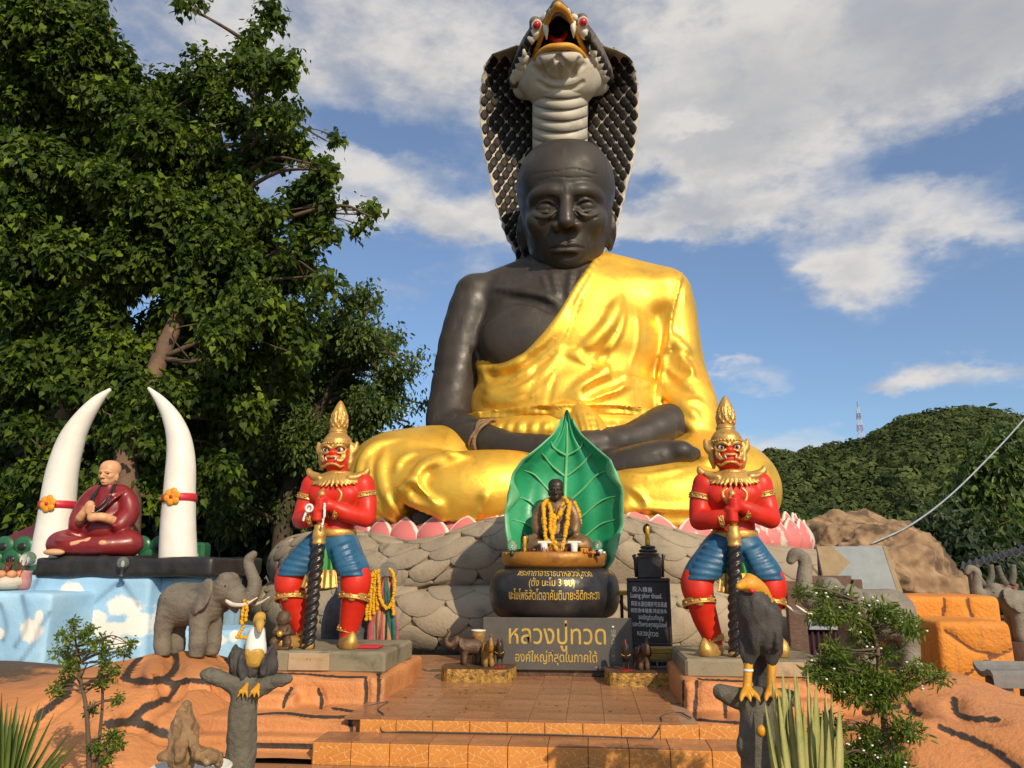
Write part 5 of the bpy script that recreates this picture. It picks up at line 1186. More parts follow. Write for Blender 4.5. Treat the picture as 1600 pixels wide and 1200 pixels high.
# ------------------------------------------------------------------ leaf
def build_leaf():
    root = thing('bodhi_leaf_backdrop', 'tall green painted leaf with pale veins and curled edges behind the garlanded figure', 'sculpture', (-.1, 10.1, 1.1))
    py = [640, 652, 665, 680, 700, 720, 740, 770, 800, 830, 855, 875, 900]; hw = [1.5, 6, 11, 21, 44, 69, 82, 90, 92, 90, 85, 77, 58]; cx = [886, 886, 886, 886, 886, 885, 884, 883, 882, 881, 881, 881, 881]
    def pt(u, y, lift=0.0):
        c, h = np.interp(y, py, cx), np.interp(y, py, hw); px = c + u * h
        Y = 10.12 - .30 * u * u * min(1, h / 60) + .04 * math.sin(y * .045 + 2 * u) + .05 * math.cos(u * 9) * .3
        return W(px, y, Y - lift)
    nv, nu = 70, 33; ys = 640 + (900 - 640) * np.linspace(0, 1, nv) ** 1.1; us = np.linspace(-1, 1, nu); V = []
    for sd_ in (0, 1):
        for y in ys:
            for u in us: V.append(pt(u, y, .012 * math.cos(u * 16) * (abs(u) < .9)) + np.array((0, .05 * sd_, 0)))
    F = []; n0 = nv * nu
    for i in range(nv - 1):
        for j in range(nu - 1): a = i * nu + j; q = (a, a + nu, a + nu + 1, a + 1); F += [q, tuple(k + n0 for k in q[::-1])]
        for a, b in ((i * nu, (i + 1) * nu), ((i + 1) * nu + nu - 1, i * nu + nu - 1)): F.append((a, a + n0, b + n0, b))
    for j in range(nu - 1): F.append((j, j + 1, j + 1 + n0, j + n0)); a = (nv - 1) * nu + j; F.append((a + 1, a, a + n0, a + 1 + n0))
    bl = obj('blade', V, F, M['leaf_green'], root)
    def vein(L, r):
        P = []
        for u, y in spline(L, 6): P.append(pt(u, y, .012))
        mb = MB(); mb.tube(P, np.interp(np.linspace(0, 1, len(P)), [0, .7, 1], [r, r * .7, r * .25]), 7); mb.obj('vein', M['leaf_vein'], root, True)
    vein([(0, 890), (0, 800), (0, 720), (0, 660)], .034)
    for y0, y1, u1 in ((712, 690, .75), (745, 708, .72), (790, 735, .82), (830, 775, .88), (868, 812, .88)):
        for q in (-1, 1): vein([(0, y0), (q * u1 * .35, (y0 + y1) / 2 + 4), (q * u1 * .7, y1 + 8), (q * u1, y1)], .018)
    for q in (-1, 1):
        V = []; n = 60; yy = np.linspace(655, 893, n); rr_ = random.Random(q + 4)
        for i, y in enumerate(yy):
            wv = (.10 + .05 * math.sin(y * .06 + q)) * min(1, (y - 650) / 60); wv *= 1 + .5 * math.sin(y * .11 + 2 * q)
            e = pt(q * 1.0, y); inn = pt(q * (1 - wv), y, .02)
            for k, t in enumerate(np.linspace(0, 1, 6)):
                p = e * (1 - t) + inn * t; p = p + np.array((q * .03 * math.sin(t * 3.1), -.10 * math.sin(t * 2.6) * min(1, wv * 9), 0)); V.append(p)
            for k, t in enumerate(np.linspace(1, 0, 6)): V.append(V[-1 - 2 * k] + np.array((0, .02, 0)) if k else V[-1] + np.array((0, .02, 0)))
        V = np.array(V); F = []
        for i in range(n - 1):
            for k in range(12): k2 = (k + 1) % 12; F.append((i * 12 + k, (i + 1) * 12 + k, (i + 1) * 12 + k2, i * 12 + k2))
        F += [tuple(range(12)), tuple((n - 1) * 12 + k for k in range(12))]
        obj('curled_edge', V, F, M['leaf_edge'], root)
build_leaf()
# ------------------------------------------------------------------ alms bowl with tray
BC = W(866, 925, 9.75); BC = np.array((BC[0], 9.75, 0))
def build_bowl():
    root = thing('alms_bowl', 'squat black bowl with gilt Thai verses under an amber rim', 'bowl', (BC[0], BC[1], 0))
    z0, z1 = .57, 1.165; prof = []
    for t in np.linspace(-.5, .5, 19):
        z = (z0 + z1) / 2 + (z1 - z0) * t; k = abs(2 * t); prof.append((.60 + .19 * (1 - k ** 2.6) ** .5 if k < 1 else .60, z))
    MB().lathe(prof, (BC[0], BC[1], 0), 64).obj('bowl_body', M['black'], root, True)
    MB().lathe([(.50, 0), (.52, .30), (.50, .575)], (BC[0], BC[1], 0), 40).obj('foot', M['black'], root, True)
    rp = lambda z: np.interp(z, [p[1] for p in prof], [p[0] for p in prof])
    def wrap(x, z, out):
        r = rp(z) + out; a = (x - BC[0]) / .80; return np.stack([BC[0] + r * np.sin(a), BC[1] - r * np.cos(a), z], 1)
    def line(txt, px0, px1, py0, py1, sl=0.0, bold=.006):
        A, B = W(px0, py1, 9.02), W(px1, py0, 9.02)
        fx = lambda x: BC[0] + .80 * math.asin(max(-.98, min(.98, (x - BC[0]) / .79)))
        lettering(txt, fx(A[0]), fx(B[0]), A[2], B[2], 0, M['letter_gold'], root, bold, wrap, sl)
    line('พระคาถาอาราธนาหลวงปู่ทวด', 803, 929, 888, 903, -.01); line('(ตั้ง นะโม 3 จบ)', 826, 898, 902, 919, 0, .005); line('นะโมโพธิสัตโตอาคันติมายะอิติภะคะวา', 794, 936, 920, 937, 0, .004)
    t = thing('offering_tray', 'amber rimmed tray heaped with incense stubs and offerings on the black bowl', 'tray', (BC[0], BC[1], 1.16))
    MB().lathe([(.56, 1.16), (.60, 1.165), (.635, 1.20), (.65, 1.27), (.645, 1.335), (.625, 1.35), (.60, 1.335), (.58, 1.29), (.2, 1.285), (.02, 1.285)], (BC[0], BC[1], 0), 56).obj('rim', M['tray'], t, True)
    MB().lathe([(.60, 1.281), (.585, 1.315), (.4, 1.322), (.02, 1.33)], (BC[0], BC[1], 0), 40).obj('ash_bed', pm('ash_and_wax', (.10, .065, .045), (.17, .13, .10), 30, .9, 0, .8, 60, dirt=(.3, .05, .03), dscale=25, dlo=.58, dhi=.66), t, True)
build_bowl()
# ------------------------------------------------------------------ small seated figures
def seated(scale=1.0, h=.014):
    "seated monk one unit tall, facing -Y: returns skin and robe meshes"
    b = Sdf((-.45, -.42, 0), (.45, .25, .78), h); g = Sdf((-.56, -.5, -.02), (.56, .3, .78), h)
    hm = np.array(head_matrix(0, -.035, .855, 4, .105)); head = (xf(HEAD_V[:], hm), HEAD_F)
    b.cap((0, 0, .76), (0, .0, .66), .062, .07, .02); b.ell((0, .02, .5), (.17, .11, .2), .05)
    for q in (-1, 1):
        b.tube([(q * .19, .02, .60), (q * .24, .0, .45), (q * .22, -.10, .30)], [.06, .05, .045], .03, n=3); b.tube([(q * .22, -.10, .30), (q * .10, -.24, .24), (q * .02, -.28, .22)], [.045, .036, .03], .02, n=3)
        b.ell((q * .03, -.28, .215), (.05, .045, .025), .02)
    b.tube([(-.1, -.33, .17), (.12, -.31, .18)], [.04, .035], .02); b.ell((-.3, -.30, .05), (.07, .05, .035), .02)
    g.ell((0, .02, .48), (.20, .135, .23), .04); g.ell((0, .02, .25), (.22, .16, .18), .06)
    g.cap((-.12, .02, .66), (.16, .02, .66), .08, .09, .04)
    for q in (-1, 1):
        g.tube([(q * .19, .02, .62), (q * .255, .01, .45), (q * .235, -.09, .30)], [.075, .075, .075], .04, n=3)
        g.tube([(q * .08, .05, .12), (q * .30, -.08, .12), (q * .36, -.15, .11)], [.12, .12, .10], .05, n=3); g.tube([(q * .36, -.16, .10), (q * .15, -.27, .10), (-q * .08, -.29, .10)], [.095, .075, .065], .04, n=3)
    g.box((0, -.05, .03), (.38, .24, .03), .02, .04)
    for i in range(5): g.tube([(.16 - i * .05, -.14 + .02 * abs(i - 2), .66 - i * .02), (.05 - i * .03, -.16, .5 - i * .04), (-.12, -.13, .40 - i * .05)], .012, .02, n=4)
    for i in range(3):
        for q in (-1, 1): g.tube([(q * .37, -.22 + .03 * i, .14 - .02 * i), (q * .25, -.28 + .01 * i, .17 - .03 * i), (q * .1, -.33, .16 - .04 * i)], .010, .015, n=4)
    return join(b.mesh(1), head), g.mesh(1)
SKIN, ROBE = seated()
def place(m, loc, sc, rz=0.0): return xf(m[0], Matrix.Translation(tuple(loc)) @ Matrix.Rotation(rz, 4, 'Z') @ Matrix.Diagonal((sc, sc, sc, 1))), m[1]
c = np.array((BC[0] + .04, 9.72, 1.325)); hgt = .93
r = thing('small_monk_statue', 'small bronze seated monk draped with yellow garlands before the green leaf', 'statue', c)
obj('body', *place(SKIN, c, hgt), M['bronze_dark'], r); obj('robe', *place(ROBE, c, hgt), M['bronze'], r)
def garland(name, label, paths, rad, mat='marigold', group=None, n=7):
    mb = MB(); P0 = np.array(paths[0][0])
    for L in paths:
        L = np.array(L); d = np.concatenate([[0], np.cumsum(np.linalg.norm(np.diff(L, axis=0), axis=1))])
        for t in np.arange(0, d[-1], rad * 1.25):
            p = [np.interp(t, d, L[:, k]) for k in range(3)]; mb.ball(np.array(p) + rng.normal(0, rad * .14, 3), rad * rng.uniform(.85, 1.15), n, 5)
    r = mb.obj(name, M[mat], None, True); tag(r, label, 'garland', group); return r
q = lambda x, y, z: (c[0] + x, c[1] + y, c[2] + z)
garland('flower_garland', 'thick yellow marigold garland looped round the small bronze monk\'s neck',
        [spline([q(-.08, .02, .68), q(-.15, -.10, .60), q(-.14, -.22, .40), q(-.12, -.30, .18), q(-.10, -.33, .02)], 6), spline([q(.10, .02, .68), q(.16, -.10, .60), q(.14, -.22, .40), q(.10, -.30, .15), q(.06, -.36, .0)], 6),
         spline([q(-.10, .0, .66), q(-.06, -.16, .50), q(.0, -.20, .42), q(.06, -.16, .5), q(.1, .0, .66)], 6), spline([q(.10, .05, .67), q(.22, .0, .62), q(.28, -.02, .48), q(.29, -.04, .36)], 6), spline([q(-.06, -.2, .48), q(-.06, -.25, .3), q(-.02, -.34, .12), q(.05, -.38, .0)], 6),
         spline([q(-.12, -.30, .18), q(-.05, -.34, .12), q(.02, -.34, .14)], 6), spline([q(-.02, -.19, .46), q(-.02, -.23, .3), q(-.03, -.27, .22)], 6)], .030)
# things crowding the tray
for px, lab in ((800, 'clear glass globe standing beside the small gold cobra on the offering tray'), (933, 'clear glass globe standing beside orange flowers on the offering tray')):
    p = W(px, 849, 9.32); r = thing('glass_globe', lab, 'globe', (p[0], 9.32, 1.30), 0, 'glass globes on the tray')
    MB().ball((p[0], 9.32, 1.425), .062, 20, 14).obj('globe', M['glass'], r, True); MB().lathe([(.03, 1.30), (.032, 1.34), (.02, 1.37)], (p[0], 9.32, 0), 12).obj('socket', M['black'], r, True)
    MB().ball((p[0], 9.32, 1.41), (.014, .014, .03), 8, 6).obj('bulb', M['fang'], r, True)
def cobra_figure(name, label, base, ht, mat_front, mat_back, group=None):
    r = thing(name, label, 'figurine', base, 0, group); s = Sdf((-.3, -.3, 0), (.3, .3, 1.05), .025)
    s.tube([(0, .02, .02), (0, .05, .25), (0, .0, .5), (0, -.02, .72)], [.10, .09, .08, .06], .04, n=3); s.ell((0, .03, .72), (.20, .06, .24), .05); s.ell((0, -.08, .93), (.075, .13, .06), .05)
    V, F = s.mesh(1); obj('cobra_body', V * ht + np.array(base), F, mat_back, r)
    s = Sdf((-.2, -.3, 0), (.2, .2, 1.0), .02); s.tube([(0, -.04, .05), (0, -.03, .3), (0, -.06, .55), (0, -.06, .8)], [.07, .075, .085, .08], .03, n=3); s.ell((0, -.045, .70), (.10, .04, .18), .04); V, F = s.mesh(1); obj('gold_belly', V * ht + np.array(base), F, mat_front, r)
    return r
M['cobra_gold'] = pm('gilt_belly', (.62, .40, .05), (.5, .3, .03), 20, .35, .5)
p = W(820, 862, 9.35); cobra_figure('cobra_figurine', 'small dark cobra figurine with gold belly on the offering tray', (p[0], 9.35, 1.31), .26, M['cobra_gold'], M['bronze_dark'])
for px, lab in ((850, 'white candle cup beside the cobra figurine side of the tray'), (897, 'white candle cup beside the gilt casket on the tray')):
    p = W(px, 850, 9.33); r = thing('candle_cup', lab, 'candle', (p[0], 9.33, 1.31)); MB().lathe([(.030, 1.31), (.036, 1.33), (.042, 1.43), (.040, 1.445), (.02, 1.44)], (p[0], 9.33, 0), 16).obj('cup', M['white'], r, True)
    MB().box((p[0] - .075, 9.32, 1.4465), (p[0] + .085, 9.36, 1.475), .004).obj('wax_slab', M['fang'], r)
for px, w_, h_, lab in ((860, .05, .085, 'small gilt casket left of the garlanded monk\'s knee'), (913, .05, .09, 'small gilt casket right of the garlanded monk\'s knee')):
    p = W(px, 850, 9.40); r = thing('gilt_casket', lab, 'casket', (p[0], 9.40, 1.31)); MB().box((p[0] - w_, 9.38, 1.31), (p[0] + w_, 9.46, 1.31 + h_), .006).obj('box', M['cobra_gold'], r); MB().box((p[0] - w_ * 1.1, 9.372, 1.312 + h_), (p[0] + w_ * 1.1, 9.468, 1.33 + h_), .005).obj('lid', M['tray'], r)
M['stub'] = pm('red_incense_stub', (.22, .03, .02), (.10, .02, .015), 20, .8)
mb = MB()
for i in range(150):
    a = rng.uniform(-1.35, 1.35); rr_ = rng.uniform(.40, .575); x, y = BC[0] + rr_ * math.sin(a), BC[1] - rr_ * math.cos(a); hh = rng.uniform(.03, .10); mb.tube([(x, y, 1.29), (x + rng.normal(0, .012), y + rng.normal(0, .012), 1.31 + hh)], .0045, 5)
tag(mb.obj('incense_stubs', M['stub'], None), 'burnt red incense stubs stuck thickly round the tray', 'incense', kind='stuff')
M['petal_red'] = pm('orange_red_petals', (.55, .09, .02), (.6, .2, .03), 40, .7)
for px, lab in ((916, 'orange blossom cluster nearest the gilt casket on the tray'), (925, 'orange blossom cluster under the glass globe on the tray'), (941, 'white blossom cluster at the tray edge')):
    p = W(px, 862, 9.26); r = thing('blossom_cluster', lab, 'flowers', (p[0], 9.24, 1.32), 0, 'blossoms on the tray')
    for k in range(8):
        mb = MB(); mb.ball((p[0] + rng.normal(0, .022), 9.24 + rng.normal(0, .015), 1.335 + abs(rng.normal(0, .015))), .016, 7, 5); mb.obj('blossom', M['petal_red' if px < 940 else 'white'], r, True)
# ------------------------------------------------------------------ name board
def build_board():
    a, b = W(754, 1046, 8.95), W(987, 966, 8.95); r = thing('name_board', 'dark grey granite board with large gilt Thai name before the black bowl', 'sign', ((a[0] + b[0]) / 2, 8.97, 0))
    MB().box((a[0], 8.95, a[2]), (b[0], 9.0, b[2]), .006).obj('panel', M['sign_grey'], r)
    MB().box((a[0] + .2, 9.0, -.002), (b[0] - .2, 9.18, .5), .01).obj('footing', M['wood'], r)
    L = lambda t, x0, x1, y0, y1, m, bd=.008: lettering(t, W(x0, y1, 8.95)[0], W(x1, y0, 8.95)[0], W(x0, y1, 8.95)[2], W(x1, y0, 8.95)[2], 8.95, M[m], r, bd)
    L('หลวงปู่ทวด', 795, 946, 970, 1017, 'letter_gold', .005); L('องค์ใหญ่ที่สุดในภาคใต้', 805, 933, 1017, 1039, 'letter_gold', .004)
    for i, ch in enumerate('山福人好廿九果分'): L(ch, 955, 961.5, 983 + i * 6.6, 988.5 + i * 6.6, 'letter_dim', .0)
    L('พุทธศักราช', 930, 960, 1041, 1045, 'letter_dim', 0.0)
    p = W(957.5, 979.5, 8.95); MB().ball((p[0], 8.945, p[2]), .012, 10, 8).obj('round_mark', M['letter_white'], r, True)
build_board()
# ------------------------------------------------------------------ black notice stand
def build_notice():
    Y = 9.42; a, b = W(985, 1007, Y), W(1044, 908, Y); r = thing('notice_stand', 'carved black notice stand with white writing, topped by a gold cobra', 'sign', ((a[0] + b[0]) / 2, Y, 0))
    m = MB(); m.box((a[0], Y, a[2]), (b[0], Y + .05, b[2]), .008); m.obj('board', M['black'], r)
    m = MB(); m.box((a[0] - .02, Y - .025, b[2] - .01), (b[0] + .02, Y + .07, b[2] + .035), .012); m.box((a[0] - .018, Y - .02, a[2] - .03), (b[0] + .018, Y + .07, a[2] + .02), .012)
    for x in (a[0], b[0]): m.box((x - .018, Y - .015, a[2] + .02), (x + .018, Y + .06, b[2] - .01), .008)
    m.obj('frame', M['black'], r)
    for x in (a[0] + .02, b[0] - .03):
        m = MB(); m.tube([(x, Y + .02, a[2]), (x + .012, Y + .01, .18), (x - .006, Y + .0, .08), (x + .01, Y - .01, -.002)], [.035, .028, .026, .034], 8); m.obj('leg', M['black'], r, True)
    L = lambda t, x0, x1, y0, y1, bd=.008, sl=-.012: lettering(t, W(x0, y1, Y)[0], W(x1, y0, Y)[0], W(x0, y1, Y)[2], W(x1, y0, Y)[2], Y, M['letter_white'], r, bd, None, sl, .003)
    L('投入積善', 988, 1019, 916, 924, .004); L('Luang phor thuad.', 985.5, 1034, 926, 936); L('拜茶水酒在睛許可去高處', 986, 1042, 939, 947, .004); L('祝您身体健康,鸿运当头', 985.5, 1042, 950, 957, .004)
    L('ขอเชิญร่วมทำบุญ', 998, 1036, 959, 970, .006); L('และตั้งพระพุทธรูปองค์', 989, 1042, 970, 981, .006); L('หลวงปู่ทวด', 996, 1028, 983, 996, .006)
    ca, cb = W(996, 908, Y), W(1032, 869, Y); z = ca[2] + .036; xm = (ca[0] + cb[0]) / 2
    m = MB(); m.box((ca[0], Y - .02, z), (cb[0], Y + .12, cb[2] + .0), .01); c_ = m.obj('casket', M['black'], r)
    for q in (-1, 1): m = MB(); m.tube([(xm + q * .155, Y - .02, z + .01), (xm + q * .16, Y - .025, cb[2] - .05), (xm + q * .175, Y - .03, cb[2] + .005), (xm + q * .15, Y - .03, cb[2] + .015)], [.016, .018, .022, .016], 8); m.obj('corner_post', M['black'], c_, True)
    m = MB(); zz = cb[2]
    for k, rr_ in enumerate((.125, .105, .085)): m.lathe([(rr_ * .9, zz + .002), (rr_ * 1.05, zz + .012), (rr_ * 1.05, zz + .028), (rr_ * .85, zz + .04)], (xm, Y + .04, 0), 20); zz += .041
    m.obj('stepped_cap', M['black'], r, True)
    t = cobra_figure('cobra_finial', 'gold-bellied cobra figure crowning the black notice stand', (xm, Y + .04, zz - .005), .27, M['cobra_gold'], M['bronze_dark'])
build_notice()
p = W(968, 918, 9.9); r = thing('yellow_shelf', 'thin yellow painted shelf on a post between bowl and notice stand', 'shelf', (p[0] + .05, 9.9, 0))
z = W(975, 926, 9.9)[2]; M['yellow'] = pm('yellow_paint', (.66, .37, .02), (.55, .28, .015), 5, .5); MB().box((p[0] - .05, 9.85, z - .03), (p[0] + .25, 10.15, z + .02), .005).obj('board', M['yellow'], r)
for x in (p[0], p[0] + .18): MB().box((x, 9.88, -.002), (x + .04, 9.92, z - .0305), .004).obj('post', M['wood'], r)
# ------------------------------------------------------------------ sawn log bases and wooden animals
def log_base(px0, px1, py, Y, dep, label):
    a, b = W(px0, py, Y), W(px1, py, Y); r = thing('log_base', label, 'log', ((a[0] + b[0]) / 2, Y + dep / 2, 0)); n = 48; xm = (a[0] + b[0]) / 2; hx = (b[0] - a[0]) / 2; rr_ = random.Random(px0); out = []
    for k in range(n):
        t = 2 * math.pi * k / n; q = 1 + .05 * math.sin(3 * t + px0) + .05 * math.sin(5 * t) + .02 * rr_.uniform(-1, 1); out.append((xm + hx * q * math.copysign(abs(math.cos(t)) ** .7, math.cos(t)), Y + dep / 2 + dep / 2 * q * math.copysign(abs(math.sin(t)) ** .7, math.sin(t))))
    V = [(x, y, 0.0) for x, y in out] + [(x + .008 * rr_.uniform(-1, 1), y, .075) for x, y in out] + [(xm + (x - xm) * .99, y, .135) for x, y in out]
    F = [(l * n + k, l * n + (k + 1) % n, (l + 1) * n + (k + 1) % n, (l + 1) * n + k) for l in (0, 1) for k in range(n)]
    bk = obj('bark', V, F, M['bark_gold'], r, False); obj('sawn_top', [(xm + (x - xm) * .99, y, .135) for x, y in out] + [(xm, Y + dep / 2, .137)], [(k, (k + 1) % n, n) for k in range(n)], M['wood'], r, False)
log_base(682, 803, 1062, 8.42, .65, 'sawn log slice with gilded bark carrying wooden animals left of the granite board')
log_base(945, 1064, 1072, 8.30, .62, 'sawn log slice with gilded bark carrying wooden animals by the concrete block')
def rooster(base, ht, label, cat='figurine', mats=('bronze_dark', 'ruby', 'white')):
    r = thing('rooster_figurine', label, cat, base, 0, 'wooden roosters by the granite board'); s = Sdf((-.3, -.35, 0), (.3, .4, 1.1), .025)
    s.ell((0, .02, .48), (.17, .24, .2), 0); s.tube([(0, -.08, .55), (0, -.14, .72), (0, -.13, .84)], [.14, .10, .085], .05, n=3); s.cap((0, -.18, .84), (0, -.27, .82), .035, .01, .02)
    for q in (-1, 1): s.tube([(q * .08, .02, .36), (q * .08, .0, .15), (q * .08, -.02, .03)], [.05, .025, .03], .02)
    s.tube([(0, .18, .55), (0, .30, .75), (0, .27, .98)], [.10, .08, .03], .05, n=3); s.tube([(-.08, .2, .5), (-.1, .32, .7), (-.1, .3, .95)], [.06, .05, .02], .05, n=3)
    V, F = s.mesh(1); f = lambda v: v * ht + np.array(base); obj('bird_body', f(V), F, M[mats[0]], r)
    m = MB(); m.prism([(-.22, .88), (-.2, .96), (-.16, .90), (-.12, 1.02), (-.09, .92), (-.04, 1.0), (-.03, .86)], -.015, .015, 0); m.v = [f(v) for v in m.v]; m.obj('comb', M[mats[1]], r)
    for q in (-1, 1): m = MB(); m.ball((q * .075, -.15, .74), (.03, .03, .075), 8, 6); m.v = [f(v) for v in m.v]; m.obj('white_patch', M[mats[2]], r, True)
    m = MB(); m.tube([(.15 * math.sin(t), -.17 - .04 * math.cos(t), .55 - .06 * math.cos(t)) for t in np.linspace(-1.6, 1.6, 12)], .012, 6); m.v = [f(v) for v in m.v]; m.obj('neck_chain', M['cobra_gold'], r, True)
    m = MB(); m.box((-.18, -.2, 0), (.18, .2, .03), .01); m.v = [f(v) for v in m.v]; m.obj('base', M[mats[1]], r)
p = W(779, 1045, 8.50); rooster((p[0], 8.62, .137), .30, 'dark rooster figurine with white cheeks on the log left of the board')
p = W(979, 1050, 8.45); rooster((p[0], 8.52, .137), .30, 'dark rooster figurine with white cheeks on the log by the concrete block')
# ------------------------------------------------------------------ tusks, red-robed monk, cloud-painted base
M['ivory'] = pm('white_tusk_paint', (.74, .72, .66), (.66, .63, .57), 2.5, .5, 0, .25, 9, dirt=(.52, .48, .41), dscale=1.6, dlo=.55, dhi=.85)
M['tusk_band'] = pm('red_band_paint', (.48, .02, .035), None, 5, .5)
M['flower_orange'] = pm('orange_flower_paint', (.72, .30, .015), (.65, .24, .01), 10, .5)
def tusk(pts, rads, label, flower_px):
    P = spline([W(*p) for p in pts], 8); r = np.interp(np.linspace(0, len(pts) - 1, len(P)), range(len(pts)), rads); root = thing('tusk', label, 'tusk', P[0], 0, 'tall white tusks')
    mb = MB(); mb.tube(P, r, 28); V = mb.v[0]; mb.v = [V + .012 * vnoise(V * 2.2, 8)[:, None] * np.array((1, 1, .2))]; mb.obj('tusk_body', M['ivory'], root, True)
    i = np.argmin(np.abs(P[:, 2] - W(80, flower_px[1], pts[0][2])[2])); c = P[i]; d = P[i + 1] - P[i - 1]; d /= np.linalg.norm(d); rr_ = r[i]
    mb = MB(); n = 28; u = np.cross(d, (0, 1, 0)); u /= np.linalg.norm(u); v = np.cross(d, u); Vv = []
    for o, k in ((-.06, 1.0), (-.055, 1.045), (.055, 1.045), (.06, 1.0)):
        for j in range(n): t = 2 * math.pi * j / n; Vv.append(c + d * o + k * rr_ * (u * math.cos(t) + v * math.sin(t)))
    mb.add(Vv, [(a * n + j, a * n + (j + 1) % n, (a + 1) * n + (j + 1) % n, (a + 1) * n + j) for a in range(3) for j in range(n)]); mb.obj('band', M['tusk_band'], root, True)
    q = W(flower_px[0], flower_px[1], pts[0][2] - rr_ * .97); y = math.sqrt(max(0, (rr_ * 1.05) ** 2 - (q[0] - c[0]) ** 2)); f = np.array((q[0], c[1] - y - .012, c[2] + .01)); fl = None; mb = MB()
    for k in range(6): t = 2 * math.pi * k / 6 + .3; mb.ball(f + .075 * np.array((math.cos(t), 0, math.sin(t))), (.062, .028, .062), 10, 8)
    mb.ball(f, (.07, .03, .07), 10, 8); fl = mb.obj('flower', M['flower_orange'], root, True); mb = MB(); mb.ball(f + (0, -.03, 0), (.028, .02, .028), 10, 8); mb.obj('flower_eye', M['tusk_band'], fl, True)
tusk([(82, 882, 11.4), (87, 820, 11.4), (97, 740, 11.4), (112, 690, 11.4), (130, 655, 11.4), (152, 626, 11.4), (172, 608, 11.4)], [.315, .275, .235, .20, .15, .09, .025], 'tall white tusk with red band leaning right over the red-robed monk', (77, 786))
tusk([(278, 882, 11.3), (279, 820, 11.3), (281, 740, 11.3), (280, 690, 11.3), (270, 655, 11.3), (253, 628, 11.3), (231, 606, 11.3)], [.275, .262, .225, .185, .145, .085, .02], 'tall white tusk with red band standing behind the garlanded elephant', (270, 781))
M['maroon'] = pm('maroon_robe_paint', (.215, .016, .018), (.165, .013, .015), 4, .36, 0, .08, 20, dirt=(.25, .05, .04), dscale=3, dlo=.62, dhi=.9)
M['flesh'] = pm('flesh_paint', (.62, .33, .17), (.56, .28, .14), 6, .5, dirt=(.42, .18, .08), dscale=6, dlo=.6, dhi=.85)
zt = W(160, 868, 10.9)[2]; c = np.array((W(158, 868, 11.05)[0], 11.05, zt)); hgt = 1.42
r = thing('monk_statue', 'seated flesh-faced monk statue in maroon robe between the white tusks', 'statue', c)
rz = R(4)
b = Sdf((-.46, -.45, 0), (.46, .28, .8), .013); b.cap((0, 0, .78), (0, .0, .66), .06, .068, .02)
for q in (-1, 1): b.tube([(q * .2, -.10, .33), (q * .12, -.25, .38), (q * .02, -.28, .44 - .06 * q)], [.045, .042, .035], .02, n=3); b.ell((q * .015, -.29, .44 - .06 * q), (.045, .04, .05), .02)
for i in range(4): b.cap((-.03, -.31, .42 + i * .022), (.05, -.325, .43 + i * .022), .014, .012, .006)
b.tube([(.18, -.28, .14), (.05, -.33, .13), (-.1, -.36, .11)], [.04, .045, .035], .02); b.ell((-.28, -.36, .03), (.11, .055, .035), .02); b.ell((.2, -.36, .12), (.05, .03, .03), .02)
hm = np.array(head_matrix(0, -.02, .865, 2, .098, -8)); skin = join(b.mesh(1), (xf(HEAD_V, hm), HEAD_F))
g = Sdf((-.56, -.5, -.02), (.56, .3, .8), .013); g.ell((0, .02, .48), (.20, .14, .23), .04); g.ell((0, .0, .27), (.22, .17, .18), .06); g.cap((-.13, .02, .655), (.13, .02, .655), .085, .085, .04); g.cap((0, .0, .70), (0, 0, .74), .072, .062, .02)
for q in (-1, 1):
    g.tube([(q * .19, .02, .62), (q * .255, .0, .45), (q * .22, -.10, .31)], [.078, .085, .095], .04, n=3)
    g.tube([(q * .08, .05, .12), (q * .30, -.08, .12), (q * .37, -.15, .12)], [.12, .125, .11], .05, n=3); g.tube([(q * .37, -.16, .11), (q * .17, -.29, .10), (-q * .08, -.29, .09)], [.10, .085, .07], .04, n=3)
for i in range(7): g.tube([(.21 - i * .02, -.02 - .02 * i, .68 - .01 * i), (.13 - i * .03, -.15, .56 - .02 * i), (.02 - .02 * i, -.17, .42 - .02 * i)], .015, .012, n=4)
for i in range(4): g.tube([(.26, -.06 - .03 * i, .50 - .06 * i), (.29, -.10, .38 - .03 * i), (.2, -.19, .30)], .015, .012, n=4)
for i in range(4): g.tube([(-.40, -.20 + .02 * i, .16 - .02 * i), (-.25, -.36 + .02 * i, .14 - .03 * i), (-.05, -.36, .13 - .03 * i)], .015, .012, n=4)
obj('body', *place(skin, c, hgt, rz), M['flesh'], r); obj('robe', *place(g.mesh(1), c, hgt, rz), M['maroon'], r)
mb = MB()
for L in ([(-.07, -.02, .74), (-.10, -.13, .60), (-.07, -.21, .48), (0, -.26, .42), (.08, -.21, .48), (.11, -.13, .60), (.075, -.02, .74)], [(-.07, -.02, .74), (-.07, -.15, .58), (0, -.2, .47), (.07, -.15, .58), (.07, -.02, .74)]):
    P = spline(L, 6); mb.tube(P, .013, 7, False)
mb.v = [place((v, None), c, hgt, rz)[0] for v in mb.v]; mb.obj('bead_necklace', M['club'], r, True)
for q in (-1, 1):
    mb = MB(); mb.ball((0.037 * q, -.124, .846), (.016, .01, .006), 8, 6); mb.v = [place((v, None), c, hgt, rz)[0] for v in mb.v]; mb.obj('eye_line', M['club'], r, True)
